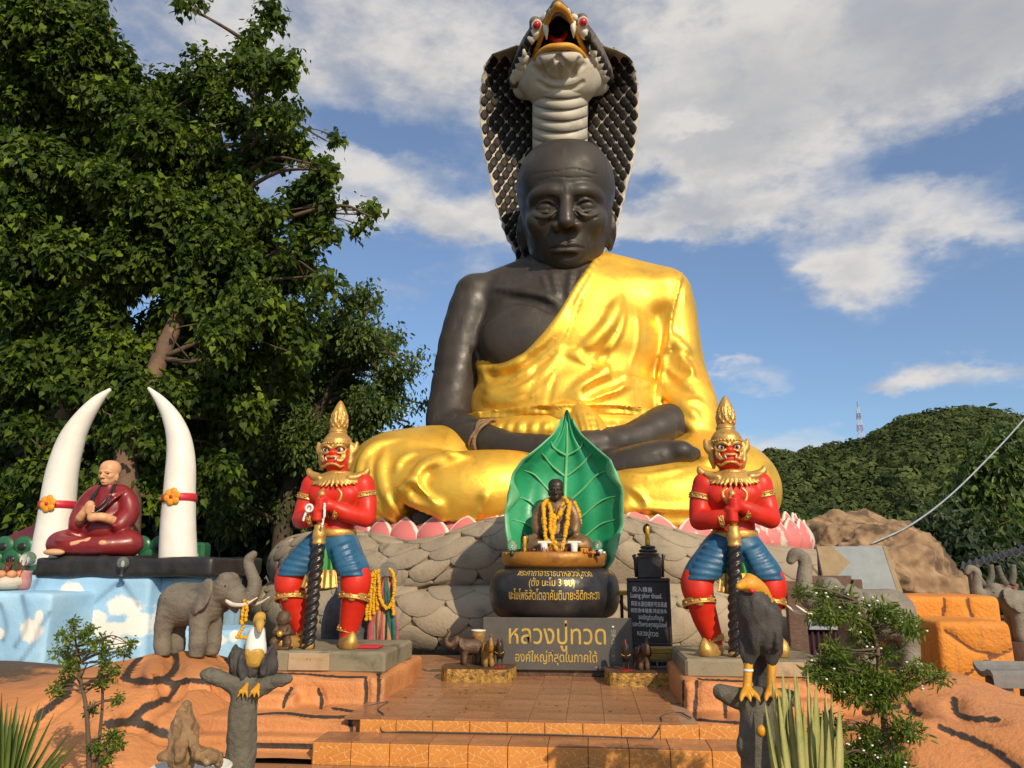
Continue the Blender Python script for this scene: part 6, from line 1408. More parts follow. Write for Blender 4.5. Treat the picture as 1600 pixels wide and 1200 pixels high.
# black slab and painted cloud blocks
s = Sdf((-9.8, 10.3, 1.0), (-5.2, 12.6, 1.6), .035)
a, bq = W(52, 900, 10.55), W(330, 900, 10.55); s.box(((a[0] + bq[0]) / 2, 11.4, 1.165), ((bq[0] - a[0]) / 2, .85, .135), .03); za = W(160, 868, 10.6)[2]
a2, b2 = W(92, 870, 10.6), W(212, 870, 10.6); s.box(((a2[0] + b2[0]) / 2, 11.25, 1.18 + (zt - 1.18) / 2), ((b2[0] - a2[0]) / 2, .68, (zt - 1.18) / 2), .03, .03)
V, F = s.mesh(1); N = vnormals(V, F); V = V + N * (.015 * vnoise(V * 3, 1))[:, None]
tag(obj('black_slab', V, F, M['black']), 'rough black slab under the white tusks and red-robed monk', 'slab')
def cloud_mat():
    m = bpy.data.materials.new('cloud_mural_paint'); m.use_nodes = True; t = NT(m.node_tree); t.n.clear()
    geo = t.new('ShaderNodeNewGeometry').outputs['Position']; a = t.new('ShaderNodeAttribute', attribute_name='cloud').outputs['Fac']
    f = t.math('ADD', a, t.math('MULTIPLY', t.math('SUBTRACT', t.noise(geo, 4.5, 8, .65), .5), 1.25))
    base = t.mix(t.mapr(t.noise(geo, 1.6, 5), .3, .7), (.26, .47, .68, 1), (.36, .58, .76, 1))
    col = t.mix(t.mapr(f, .42, .68), base, (.78, .75, .69, 1)); j = t.new('ShaderNodeAttribute', attribute_name='joint').outputs['Fac']
    col = t.mix(t.math('MULTIPLY', j, .75), col, (.08, .14, .22, 1)); st = t.mapr(t.noise(geo, 6, 7, .7), .62, .75); col = t.mix(t.math('MULTIPLY', st, .35), col, (.22, .24, .26, 1))
    b = t.new('ShaderNodeBsdfPrincipled', {'Base Color': col, 'Roughness': .6, 'Normal': t.new('ShaderNodeBump', {'Strength': .4, 'Distance': .02, 'Height': t.noise(geo, 14, 6, .6)}).outputs[0]})
    t.new('ShaderNodeOutputMaterial', {'Surface': b.outputs[0]}); return m
M['cloud'] = cloud_mat()
def cloud_block(px0, px1, py0, Y, dep, blobs, lines, label, zb=-.3, rad=.06):
    a, b = W(px0, py0, Y), W(px1, py0, Y); s = Sdf((a[0] - .25, Y - .25, zb - .1), (b[0] + .25, Y + dep + .2, a[2] + .2), .035)
    s.box(((a[0] + b[0]) / 2, Y + dep / 2, (a[2] + zb) / 2), ((b[0] - a[0]) / 2, dep / 2, (a[2] - zb) / 2), rad)
    for L in lines: s.ridge(L, .025, .03, 's', taper=True)
    V, F = s.mesh(1); N = vnormals(V, F); d = polydist(V, s.gr) if s.gr else np.full(len(V), 9.)
    V = V + N * (.035 * vnoise(V * 1.5, 6) + .012 * vnoise(V * 4, 9))[:, None]; att = np.zeros(len(V))
    for px, py, rx, ry in blobs:
        q = W(px, py, Y); m_ = MPP(px, py, Y); att = np.maximum(att, 1.15 - np.sqrt(((V[:, 0] - q[0]) / (rx * m_)) ** 2 + ((V[:, 2] - q[2]) / (ry * m_)) ** 2) * .75)
    o = obj('cloud_painted_block', V, F, M['cloud'], None, True, {'cloud': att, 'joint': np.clip(1.4 - d / .035, 0, 1)}); tag(o, label, 'painted block')
cloud_block(36, 236, 899, 10.6, 1.7, [(110, 925, 26, 16), (118, 955, 30, 14), (90, 945, 18, 18), (195, 948, 36, 18), (175, 985, 46, 16), (150, 965, 22, 14), (215, 975, 24, 22), (185, 1005, 46, 12)], [[(190, 905), (160, 930), (130, 955), (110, 968)], [(58, 905), (48, 922), (44, 935)], [(192, 912), (206, 935), (214, 945)]], 'long pale blue block painted with white clouds under the black slab')
cloud_block(238, 322, 900, 10.9, 1.3, [(248, 950, 6, 10)], [[(232, 905), (230, 960), (228, 1000)]], 'pale blue painted block behind the garlanded elephant')
cloud_block(300, 336, 930, 11.2, .8, [], [], 'slim pale blue painted pillar beside the elephant\'s chin')
cloud_block(278, 376, 984, 10.4, .9, [(345, 1000, 16, 10), (365, 995, 8, 12)], [], 'low pale blue painted step behind the elephant\'s legs')
cloud_block(-60, 82, 926, 9.7, 1.2, [(48, 985, 24, 22), (60, 965, 10, 14), (0, 990, 10, 12)], [[(34, 930), (38, 960), (36, 985), (22, 1010)], [(78, 958), (60, 980), (50, 1005), (30, 1035)], [(0, 945), (8, 975), (4, 1000)]], 'pale blue painted block with a grey cloud holding the shell pots')
cloud_block(84, 112, 954, 10.2, .5, [], [], 'small blue painted block wedged between the cloud blocks')  # same blue paint as the blocks around it, no darker tone
# globes on the slab and pots
for px, py, Y, rp, lab in ((44, 873, 10.5, 11.5, 'clear glass globe lamp beside the green scaled parapet'), (192, 879, 10.45, 9, 'clear glass globe lamp below the red-robed monk')):
    q = W(px, py, Y); m_ = MPP(px, py, Y); r = thing('globe_lamp', lab, 'lamp', (q[0], Y, W(px, 899, Y)[2]), 0, 'globe lamps on the cloud blocks')
    MB().ball(q, rp * m_, 22, 14).obj('globe', M['glass'], r, True); zb = W(px, 900, 10.6)[2] - .02; MB().lathe([(.05, zb), (.05, zb + .03), (.022, zb + .05), (.03, q[2] - rp * m_ + .02)], (q[0], Y + .12 * 0, 0), 14).obj('socket', M['black'], r, True); MB().ball(q - (0, 0, .02), (.022, .022, .045), 10, 8).obj('bulb', M['fang'], r, True)
M['shell_pot'] = pm('cream_shell_pot', (.58, .52, .42), (.50, .44, .35), 5, .6, 0, .3, 20, dirt=(.3, .22, .16), dscale=6); M['pink_pot'] = pm('pink_pot_glaze', (.46, .22, .20), (.36, .15, .16), 7, .5, 0, .3, 20, dirt=(.12, .05, .06), dscale=6); M['peach'] = pm('peach_petal_paint', (.60, .27, .13), (.5, .2, .1), 8, .6)
z0 = W(10, 922, 10.0)[2]; q = W(8, 905, 10.0); r = thing('shell_pot', 'cream pot with peach lotus rim full of dry stems on the blue block', 'pot', (q[0], 10.05, z0))
MB().lathe([(.12, z0), (.20, z0 + .02), (.245, z0 + .08), (.23, z0 + .15), (.19, z0 + .18), (.1, z0 + .17)], (q[0], 10.05, 0), 30).obj('pot_body', M['shell_pot'], r, True)
for k in range(9): t = 2 * math.pi * k / 9; mb = MB(); mb.ball((q[0] + .18 * math.cos(t), 10.05 + .18 * math.sin(t), z0 + .205), (.065, .065, .055), 10, 7); mb.obj('lotus_petal', M['peach'], r, True)
mb = MB()
for k in range(26): x, y = q[0] + rng.normal(0, .07), 10.05 + rng.normal(0, .07); mb.tube([(x, y, z0 + .17), (x + rng.normal(0, .05), y + rng.normal(0, .03), z0 + .28 + rng.uniform(0, .14))], .006, 5)
mb.obj('dry_stems', M['stub'], r)['kind'] = 'stuff'
q = W(32, 908, 10.05); r = thing('pink_jar', 'dull pink jar standing beside the cream shell pot', 'jar', (q[0], 10.1, z0)); MB().lathe([(.06, z0), (.085, z0 + .02), (.095, z0 + .12), (.085, z0 + .22), (.10, z0 + .25), (.08, z0 + .252)], (q[0] + .01, 10.1, 0), 22).obj('jar_body', M['pink_pot'], r, True)
# ------------------------------------------------------------------ elephants
def elephant_mesh(trunk, h=.018):
    s = Sdf((-.75, -.42, -.02), (1.35, .42, 1.5), h)
    s.ell((0, 0, .68), (.44, .26, .29)); s.ell((-.27, 0, .66), (.26, .25, .30), .1); s.ell((.26, 0, .70), (.22, .24, .28), .1)
    s.cap((.38, 0, .80), (.55, 0, .88), .17, .17, .1); s.ell((.58, 0, .90), (.18, .165, .20), .06); s.ell((.58, .07, 1.03), (.10, .075, .08), .06); s.ell((.58, -.07, 1.03), (.10, .075, .08), .06)
    s.tube(trunk, [.135, .105, .085, .07, .055, .045, .035], .05, n=5); s.cap((.60, 0, .74), (.74, 0, .60), .075, .035, .05)
    for q in (-1, 1):
        s.ell((.38, q * .235, .82), (.17, .034, .23), .015, rot=(q * 12, 14, q * 20)); s.ell((.32, q * .275, .68), (.09, .028, .13), .03, rot=(q * 14, 0, q * 20))
        s.tube([(.26, q * .14, .55), (.27, q * .14, .30), (.28, q * .14, .06)], [.125, .10, .105], .06, n=3); s.tube([(-.30, q * .13, .55), (-.35, q * .13, .30), (-.31, q * .13, .06)], [.135, .095, .105], .06, n=3)
        s.ell((.63, q * .145, .92), (.035, .02, .025), .02)
    s.tube([(-.50, 0, .75), (-.57, 0, .6), (-.55, 0, .38)], [.035, .022, .02], .03, n=3)
    s.cut(lambda X, Y, Z: .0 - Z + 0 * X + 0 * Y); V, F = s.mesh(1); N = vnormals(V, F)
    return V + N * (.0018 * np.sin(V[:, 2:3] * 90 + 9 * vnoise(V * 4, 2)[:, None]) + .004 * vnoise(V * 9, 3)[:, None]), F
T_UP = [(.66, 0, .86), (.82, 0, .76), (.96, 0, .80), (1.02, 0, .95), (.94, 0, 1.12), (.88, 0, 1.27), (.97, 0, 1.36)]
T_CURL = [(.66, 0, .86), (.80, 0, .84), (.90, 0, .95), (.88, 0, 1.15), (.86, 0, 1.32), (.98, 0, 1.40), (1.06, 0, 1.30)]
EL_A, EL_B = elephant_mesh(T_UP), elephant_mesh(T_CURL)
M['ele_grey'] = pm('grey_elephant_paint', (.14, .12, .092), (.18, .155, .12), 6, .8, 0, .6, 45, dirt=(.06, .05, .04), dscale=5, dlo=.5, dhi=.72)
M['ele_dark'] = pm('slate_elephant_paint', (.055, .06, .065), (.08, .085, .09), 6, .7, 0, .5, 45)
M['ele_pale'] = pm('pale_grey_elephant_paint', (.17, .15, .12), (.22, .195, .155), 6, .85, 0, .6, 45, dirt=(.09, .08, .06), dscale=5, dlo=.5, dhi=.72)
def elephant(name, label, base, ht, rz, mesh, mat, tusk=True, group='elephant statues', tlen=1.0, cat='statue'):
    r = thing(name, label, cat, base, rz, group); V, F = mesh; obj('elephant_body', V * ht, F, mat, r, world=False)
    if tusk:
        for q in (-1, 1):
            m = MB(); m.tube(spline([(.66, q * .10, .74), (.80, q * .13, .69), (.80 + .16 * tlen, q * .14, .70), (.80 + .30 * tlen, q * .13, .79)], 5) * ht, np.interp(np.linspace(0, 1, 16), [0, .6, 1], [.034, .027, .006]) * ht, 10); m.obj('tusk', M['fang'], r, True, world=False)
            m = MB(); m.ball(np.array((.66, q * .155, .93)) * ht, .016 * ht, 8, 6); m.obj('eye', M['club'], r, True, world=False)
    return r
eb = np.array((W(283, 1012, 8.1)[0] + .03, 8.1, .25))
E1 = elephant('elephant_statue', 'grey elephant with raised trunk and garland on its tusk, on orange mound', eb + (.05, 0, .03), .76, R(-14), EL_A, M['ele_grey'], tlen=1.25)
def loc_w(root, p, ht): m_ = Matrix.Translation(root.location) @ Matrix.Rotation(root.rotation_euler[2], 4, 'Z'); return np.array(m_ @ Vector(np.array(p) * ht))
tp = loc_w(E1, (1.0, -.13, .72), .76); garland('flower_garland', 'short yellow garland dangling from the raised-trunk elephant\'s tusk', [[tp + (-.02, 0, .02), tp + (-.03, -.01, -.22)], [tp + (.02, -.02, .0), tp + (.02, -.02, -.2)], [tp + (-.02, .02, -.24), tp + (-.06, .0, -.33), tp + (.03, 0, -.34)]], .020)
E2 = elephant('elephant_statue', 'dark slate elephant half hidden behind the guardian\'s legs and ribbon post', (-2.80, 9.15, -.005), .95, R(98), EL_A, M['ele_dark'])
eb2 = np.array((W(1350, 1020, 7.9)[0], 7.9, .245)); E3 = elephant('elephant_statue', 'pale grey elephant with curled trunk facing left behind the flowering shrub', (eb2[0] + .16, 8.0, .22), .78, R(180 + 15), EL_B, M['ele_pale'])
# wooden elephants on the logs
def wood_ele(px, Y, ht, rz, mat, lab, z=.137):
    p = W(px, 1045, Y); return elephant('elephant_figurine', lab, (p[0], Y, z), ht, R(rz), EL_A, M[mat], False, 'wooden elephants on the log slices', cat='figurine')
wood_ele(762, 8.72, .25, -75, 'wood_gold', 'ochre carved wooden elephant facing forward beside the dark rooster'); wood_ele(735, 8.85, .27, -160, 'wood', 'dark brown carved wooden elephant facing left on the log slice'); wood_ele(1004, 8.62, .24, -80, 'wood', 'dark wooden elephant facing forward beside the concrete block')
q = W(748, 1000, 8.98); r = thing('ochre_pot', 'small ochre pot with pale rim behind the wooden elephants', 'pot', (q[0], 8.98, .0)); MB().lathe([(.07, 0.0), (.08, .2), (.06, .36), (.075, .40), (.085, .47), (.075, .472)], (q[0], 8.98, 0), 18).obj('pot_body', M['wood_gold'], r, True); MB().lathe([(.07, .473), (.088, .475), (.088, .49), (.06, .492)], (q[0], 8.98, 0), 18).obj('pot_rim', M['fang'], r, True)
# concrete block with yellow planks
a, b2 = W(1010, 1046, 8.72), W(1062, 1026, 8.72); r = thing('concrete_block', 'pierced grey concrete block lying on the log slice under yellow planks', 'block', (a[0] + .2, 8.8, .137)); M['concrete'] = pm('raw_concrete', (.16, .15, .14), (.2, .19, .175), 8, .9, 0, .5, 50)
m = MB(); X0, X1, Z0, Z1 = a[0], b2[0], .137, .215
m.box((X0, 8.74, Z0), (X1, 8.92, Z0 + .018)).box((X0, 8.74, Z1 - .018), (X1, 8.92, Z1)); xs = np.linspace(X0, X1, 4)
for x in xs: m.box((max(X0, x - .012), 8.741, Z0 + .018), (min(X1, x + .012), 8.919, Z1 - .018))
m.box((X0 + .005, 8.86, Z0 + .018), (X1 - .005, 8.90, Z1 - .018)); m.obj('block_body', M['concrete'], r)
r = thing('yellow_planks', 'worn yellow planks stacked on the concrete block below the notice stand', 'planks', (a[0] + .2, 8.8, .216)); M['yellow_old'] = pm('worn_yellow_paint', (.34, .21, .03), (.22, .14, .03), 9, .6, 0, .3, 30, dirt=(.1, .07, .03), dscale=6)
for k in range(2): MB().box((X0 - .005 + .02 * k, 8.73 + .01 * k, .216 + k * .062), (X1 + .03 * k, 8.93, .216 + k * .062 + .058), .005).obj('plank', M['yellow_old'], r)
# ------------------------------------------------------------------ ribbon post beside the guardian
M['fan_block'] = M['fan']
a, b2 = W(583, 1036, 8.75), W(618, 1003, 8.75); r = thing('ribbon_post', 'round-topped post wrapped in faded ribbons, tiled orange foot beside the guardian', 'post', ((a[0] + b2[0]) / 2, 8.85, 0))
MB().box((a[0], 8.75, -.002), (b2[0], 9.0, b2[2]), .006).obj('tiled_foot', M['fan'], r); xm = (a[0] + b2[0]) / 2 - .02; zt_ = W(598, 892, 8.85)[2]
MB().tube([(xm, 8.9, b2[2]), (xm, 8.9, zt_)], .035, 10).obj('pole', M['wood'], r, True)
m = MB(); n = 28; m.tube([(xm, 8.86, zt_), (xm, 8.90, zt_)], .105, n); m.tube([(xm, 8.853, zt_), (xm, 8.858, zt_)], .06, n); m.obj('disc', M['concrete'], r)
rib_cols = [('teal', (.03, .13, .11)), ('rose', (.42, .09, .10)), ('peach', (.52, .26, .12)), ('pink', (.50, .13, .17)), ('grey', (.24, .22, .2)), ('green', (.04, .16, .06)), ('red', (.42, .03, .03)), ('orange', (.55, .22, .04))]
rl = random.Random(2)
for k in range(22):
    nm, col = rib_cols[(k * 3 + k // 8) % 8]; key = 'ribbon_' + nm
    if key not in M: M[key] = pm(nm + '_ribbon_cloth', col, tuple(x * .75 for x in col), 12, .85, 0, .3, 40)
    x0 = xm + rl.uniform(-.05, .06); x1 = xm + (k - 10.5) * .017 + rl.uniform(-.03, .03); L = rl.uniform(.55, .98); V = []; n = 14; w_ = rl.uniform(.018, .034)
    for i in range(n):
        t = i / (n - 1); x = x0 + (x1 - x0) * min(1, t * 1.6); y = 8.82 - .05 * math.sin(t * 3) - .012 * ((k * 3) % 5) - .02; z = zt_ - .06 - L * t
        for q in (-1, 1): V.append((x + q * w_ * (.5 + .7 * t), y + q * .012 * math.sin(6 * t + k), z))
        for q in (1, -1): V.append((x + q * w_ * (.5 + .7 * t), y + .006 + q * .012 * math.sin(6 * t + k), z))
    F = [(i * 4 + j, i * 4 + (j + 1) % 4, (i + 1) * 4 + (j + 1) % 4, (i + 1) * 4 + j) for i in range(n - 1) for j in range(4)] + [(0, 1, 2, 3), tuple((n - 1) * 4 + j for j in (3, 2, 1, 0))]
    obj('ribbon', V, F, M[key], r)
g_ = lambda px, py, y: W(px, py, y)
garland('flower_garland', 'bunch of yellow marigold strands hanging left on the ribbon post', [[g_(577 + 5 * k, 897 - 2 * k + (6 if k == 0 else 0), 8.72), g_(574 + 5 * k, 935, 8.70), g_(572 + 6 * k, 972 - 3 * abs(k - 1) - 4 * k, 8.70)] for k in range(4)] + [[g_(581, 900, 8.7), g_(592, 893, 8.72)]], .021)
garland('flower_garland', 'yellow marigold loop hanging right on the ribbon post', [spline([g_(592, 905, 8.68), g_(594, 935, 8.67), g_(603, 950, 8.66), g_(613, 940, 8.67), g_(616, 915, 8.68), g_(614, 895, 8.7), g_(607, 889, 8.72)], 6), [g_(614, 940, 8.66), g_(614, 962, 8.66)]], .021)
# offerings on the left guardian's hands, and the little figure at its foot
q0 = np.array(GUARD.location); gd = lambda x, y, z: q0 + (x, y, z)
garland('bead_string', 'string of white and red charms hung from the guardian\'s club hand near the garlanded elephant', [spline([gd(-.12, -.36, 1.38), gd(-.17, -.37, 1.30), gd(-.19, -.37, 1.24)], 4), spline([gd(.03, -.40, 1.40), gd(.04, -.41, 1.28), gd(.02, -.41, 1.16)], 4)], .014, 'white')
mz = MB(); mz.tube([gd(-.13 + .035 * math.cos(t), -.385, 1.36 + .035 * math.sin(t)) for t in np.linspace(0, 6.283, 18)], .012, 6, False); tag(mz.obj('white_ring_charm', M['white'], None, True), 'white ring charm hanging on the red guardian\'s knuckles', 'charm')
def child_figure(base, ht):
    r = thing('kneeling_figurine', 'little dark figurine holding a gold ball at the guardian\'s golden shoe', 'figurine', base); s = Sdf((-.4, -.35, 0), (.4, .35, 1.05), .022)
    s.ell((0, 0, .78), (.19, .18, .19)); s.ell((0, .02, .9), (.17, .16, .12), .05); s.ell((0, .02, .48), (.17, .13, .2), .06); s.cap((0, 0, .62), (0, 0, .7), .08, .08, .03)
    for q in (-1, 1): s.tube([(q * .16, .0, .58), (q * .2, -.08, .44), (q * .08, -.19, .42)], [.06, .055, .05], .03, n=3); s.tube([(q * .1, .02, .3), (q * .2, -.12, .2), (q * .16, -.1, .08)], [.1, .09, .07], .04, n=3); s.ell((q * .19, .0, .78), (.035, .04, .06), .02)
    s.ell((0, -.175, .76), (.03, .03, .025), .02); s.box((0, 0, .04), (.24, .2, .04), .02, .02); V, F = s.mesh(1); obj('figure', V * ht + base, F, M['wood'], r); m = MB(); m.ball(np.array((0, -.21, .42)) * ht + base, .085 * ht, 14, 10); m.obj('gold_ball', M['cobra_gold'], r, True)
child_figure(gd(-.33, -.36, .0), .36)
pq = [o for o in bpy.data.objects if o.name == 'plaque'][0]
lettering('ท้าวเวสสุวรรณ', -2.84, -2.50, .31, .355, 7.505, M['letter_gold'], pq.parent, .0)
for x, lab in ((-2.28, 'red packet lying on the slab by the guardian near the ribbon post'),): tag(MB().box((x, 7.75, .402), (x + .22, 7.95, .425), .006).obj('red_packet', M['tusk_band']), lab, 'packet')
# ------------------------------------------------------------------ birds on stumps
M['stump'] = pm('grey_stump_paint', (.095, .085, .062), (.13, .12, .09), 7, .8, 0, .8, 30, dirt=(.05, .045, .035), dscale=5, dlo=.5, dhi=.7)
M['feather'] = pm('charcoal_feather_paint', (.035, .032, .03), (.06, .055, .05), 9, .75, 0, .35, 70, dirt=(.10, .095, .085), dscale=6, dlo=.55, dhi=.75)
M['ochre'] = pm('yellow_ochre_paint', (.62, .30, .015), (.52, .22, .012), 9, .5, 0, .2, 30, dirt=(.35, .14, .02), dscale=7, dlo=.55, dhi=.8)
def build_goose():
    Y = 4.75; P = lambda px, py, d=0.0: W(px, py, Y + d)
    r = thing('tree_stump', 'forked grey stump with two stretched branches under the white-necked bird', 'stump', P(378, 1200)); s = Sdf((-2.5, 4.3, -.35), (-1.4, 5.2, .9), .014)
    b0 = P(374, 1262); b0[2] = -.3
    s.tube([b0, P(377, 1150), P(380, 1100), P(388, 1068)], [.085, .075, .07, .06], .03, n=4); s.tube([P(384, 1085), P(362, 1068, -.03), P(335, 1057, -.05), P(318, 1053, -.06)], [.055, .042, .032, .022], .03, n=3); s.tube([P(388, 1082), P(410, 1072, -.02), P(432, 1064, -.03), P(451, 1061, -.04)], [.052, .04, .032, .022], .03, n=3)
    V, F = s.mesh(1); N = vnormals(V, F); V = V + N * (.008 * vnoise(V * (14, 14, 5), 2) + .006 * vnoise(V * (40, 40, 10), 3))[:, None]; obj('stump_wood', V, F, M['stump'], r)
    r = thing('perched_bird_statue', 'dark bird statue with white neck and golden head perched on forked stump', 'bird statue', P(390, 1072)); s = Sdf((-2.4, 4.3, .3), (-1.4, 5.2, 1.2), .012)
    s.ell(P(394, 1044, .05), (.085, .12, .10)); s.ell(P(396, 1025, .03), (.075, .09, .06), .04)
    for q in (-1, 1): s.ell(P(395 + q * 24, 1036, .02), (.028, .10, .095), .015, rot=(0, q * 10, 0)); s.tube([P(395 + q * 28, 1018, .05), P(395 + q * 26, 1045, .03), P(392 + q * 12, 1068, .06)], [.03, .03, .02], .03, n=3)
    s.tube([P(390, 1060, .08), P(384, 1078, .15)], [.07, .03], .04)
    V, F = s.mesh(1); N = vnormals(V, F); V = V + N * (.020 * vnoise(V * (46, 46, 9), 3) + .008 * vnoise(V * (90, 90, 20), 5))[:, None]; obj('bird_body', V, F, M['feather'], r)
    s = Sdf((-2.3, 4.3, .55), (-1.5, 5.1, 1.2), .009); s.tube([P(400, 1020, .0), P(400, 1000, -.01), P(403, 985, -.01)], [.062, .048, .036], .02, n=3); obj('white_neck', *s.mesh(1), M['white'], r)
    s = Sdf((-2.3, 4.3, .5), (-1.5, 5.1, 1.3), .009); s.ell(P(405, 971, -.01), (.036, .045, .044)); s.ell(P(407, 962, -.0), (.03, .035, .025), .02); s.tube([P(406, 972, -.05), P(406, 980, -.10), P(405, 990, -.11)], [.026, .018, .004], .015, n=3)
    h_ = obj('golden_head', *s.mesh(1), M['ochre_gold'], r)
    for q in (-1, 1): m = MB(); m.ball(P(405.5 + q * 7, 970, -.03), .009, 8, 6); m.obj('eye', M['club'], h_, True)
    s = Sdf((-2.3, 4.3, .4), (-1.5, 5.1, 1.2), .009); s.ell(P(398, 1030, -.03), (.060, .045, .055)); s.box(P(398, 1018, -.03), (.05, .04, .02), .015, .03); obj('gold_breast', *s.mesh(1), M['ochre_gold'], r)
    for q in (-1, 1):
        s = Sdf((-2.3, 4.3, .3), (-1.5, 5.1, .9), .008); c_ = P(393 + q * 9, 1075, -.07)
        for k in (-1, 0, 1): s.tube([c_ + (0, .02, .02), c_ + (k * .018, -.03, -.015), c_ + (k * .03, -.035, -.045)], [.010, .009, .005], .006)
        obj('foot', *s.mesh(), M['ochre'], r)
M['ochre_gold'] = pm('gold_and_white_paint', (.50, .30, .05), (.40, .22, .03), 20, .5, 0, .3, 60, dirt=(.62, .56, .45), dscale=16, dlo=.58, dhi=.66)
build_goose()
def build_stork():
    Y = 4.55; P = lambda px, py, d=0.0: W(px, py, Y + d)
    r = thing('tree_stump', 'grey stump with one flat crossing branch under the dark orange-headed bird', 'stump', P(1185, 1200)); s = Sdf((.6, 4.1, -.35), (1.5, 5.1, .75), .014)
    b0 = P(1190, 1275); b0[2] = -.3
    s.tube([b0, P(1186, 1170), P(1184, 1130), P(1183, 1095)], [.095, .085, .075, .07], .03, n=4); s.tube([P(1125, 1080, -.02), P(1150, 1090), P(1185, 1092), P(1215, 1092), P(1236, 1092, .03)], [.035, .042, .05, .046, .04], .03, n=3); s.ell(P(1163, 1168, -.03), (.04, .04, .06), .03)
    V, F = s.mesh(1); N = vnormals(V, F); V = V + N * (.008 * vnoise(V * (14, 14, 5), 2) + .006 * vnoise(V * (40, 40, 10), 3))[:, None]; st_ = obj('stump_wood', V, F, M['stump'], r)
    s = Sdf((.6, 4.1, -.1), (1.5, 5.1, .6), .01); s.ell(P(1190, 1142, -.085), (.026, .02, .032)); obj('yellow_knot', *s.mesh(), M['ochre'], r)
    r = thing('standing_bird_statue', 'dark feathered bird statue with orange head and long yellow legs on stump', 'bird statue', P(1180, 1088)); s = Sdf((.6, 4.0, .2), (1.5, 5.2, 1.5), .013)
    s.ell(P(1188, 982, .03), (.08, .15, .14)); s.ell(P(1200, 962, .03), (.07, .13, .08), .06); s.tube([P(1180, 965, -.03), P(1176, 945, -.06), P(1174, 930, -.07)], [.085, .065, .05], .05, n=3)
    for q in (-1, 1): s.ell(P(1188 + q * 19, 990, .03), (.035, .15, .13), .025, rot=(8, q * 8, 0)); s.tube([P(1188 + q * 20, 1000, .0), P(1188 + q * 18, 1032, -.02)], [.055, .034], .02, n=3)
    s.tube([P(1190, 1010, .12), P(1187, 1050, .16), P(1188, 1082, .14)], [.05, .035, .012], .04, n=3); s.tube([P(1196, 1010, .12), P(1197, 1050, .15), P(1200, 1070, .14)], [.04, .03, .012], .04, n=3)
    V, F = s.mesh(1); N = vnormals(V, F); V = V + N * (.010 * vnoise(V * (50, 50, 5), 3) + .005 * vnoise(V * (110, 110, 9), 4))[:, None]; obj('bird_body', V, F, M['feather'], r)
    s = Sdf((.6, 4.0, .6), (1.4, 5.0, 1.5), .010); s.ell(P(1170, 915, -.10), (.042, .05, .042)); s.tube([P(1172, 912, -.10), P(1186, 925, -.04), P(1196, 945, .02), P(1200, 958, .05)], [.042, .042, .036, .016], .03, n=4); s.tube([P(1163, 912, -.13), P(1156, 916, -.18), P(1151, 917, -.20)], [.026, .014, .003], .02, n=3)
    s.tube([P(1172, 904, -.09), P(1170, 898, -.08)], [.03, .01], .02)
    h_ = obj('orange_head', *s.mesh(1), M['ochre'], r); m = MB(); m.ball(P(1165, 910, -.155), .009, 8, 6); m.obj('eye', M['club'], h_, True)
    m = MB(); m.tube([P(1170, 921, -.155), P(1176, 924, -.15), P(1181, 921, -.12)], [.006, .014, .004], 8); m.obj('red_wattle', M['tusk_band'], h_, True)
    for q in (-1, 1):
        s = Sdf((.6, 4.0, .2), (1.5, 5.0, .9), .008); a0, a1 = P(1188 + q * 18, 1028, -.02), P(1188 + q * 18 - (3 if q < 0 else 1), 1076, -.04); s.cap(a0, a1, .026, .022)
        for k in (-1, 0, 1): s.tube([a1, a1 + (k * .035, -.05, -.025), a1 + (k * .05, -.075, -.055)], [.02, .013, .005], .01, n=3)
        lg = obj('leg', *s.mesh(1), M['ochre'], r)
        if q < 0: m = MB(); c_ = (a0 * .6 + a1 * .4); m.lathe([(.028, -.006), (.029, 0), (.028, .006)], c_, 14); m.obj('white_ring', M['white'], lg, True)
build_stork()
# driftwood carving in a white bowl
Y = 4.3; P = lambda px, py, d=0.0: W(px, py, Y + d)
q = P(298, 1196); zb = q[2] - .11; M['drift'] = pm('driftwood', (.26, .16, .07), (.18, .10, .045), 12, .7, 0, .7, 40, dirt=(.42, .36, .24), dscale=7, dlo=.55, dhi=.7)
r = thing('planter_bowl', 'shallow white bowl below the driftwood carving', 'bowl', (q[0], Y, -.283)); MB().lathe([(.12, -.283), (.10, -.1), (.08, zb - .02), (.14, zb), (.20, zb + .07), (.215, zb + .10), (.205, zb + .108), (.18, zb + .07), (.02, zb + .06)], (q[0], Y, 0), 32).obj('bowl_body', M['white'], r, True)
r = thing('driftwood_carving', 'pale driftwood carving like a seated figure rising from the white bowl', 'carving', (q[0], Y, zb + .06)); s = Sdf((q[0] - .35, Y - .3, zb - .02), (q[0] + .35, Y + .3, zb + .55), .011)
s.tube([P(285, 1185), P(288, 1150), P(287, 1125), P(292, 1105)], [.075, .055, .030, .022], .03, n=4); s.tube([P(285, 1130), P(270, 1160, -.04), P(258, 1185, -.06)], [.02, .024, .028], .02, n=3); s.tube([P(290, 1128), P(300, 1155, -.05), P(308, 1175, -.07), P(330, 1185, -.05)], [.016, .014, .022, .03], .02, n=3); s.tube([P(284, 1150, -.05), P(281, 1180, -.09)], [.022, .03], .02); s.tube([P(318, 1180), P(340, 1190)], [.045, .03], .03)
s.ell(P(292, 1103), (.026, .022, .02), .01); V, F = s.mesh(1); N = vnormals(V, F); V = V + N * (.024 * vnoise(V * (30, 30, 9), 3) + .012 * vnoise(V * (70, 70, 18), 4))[:, None]; obj('wood_body', V, F, M['drift'], r)
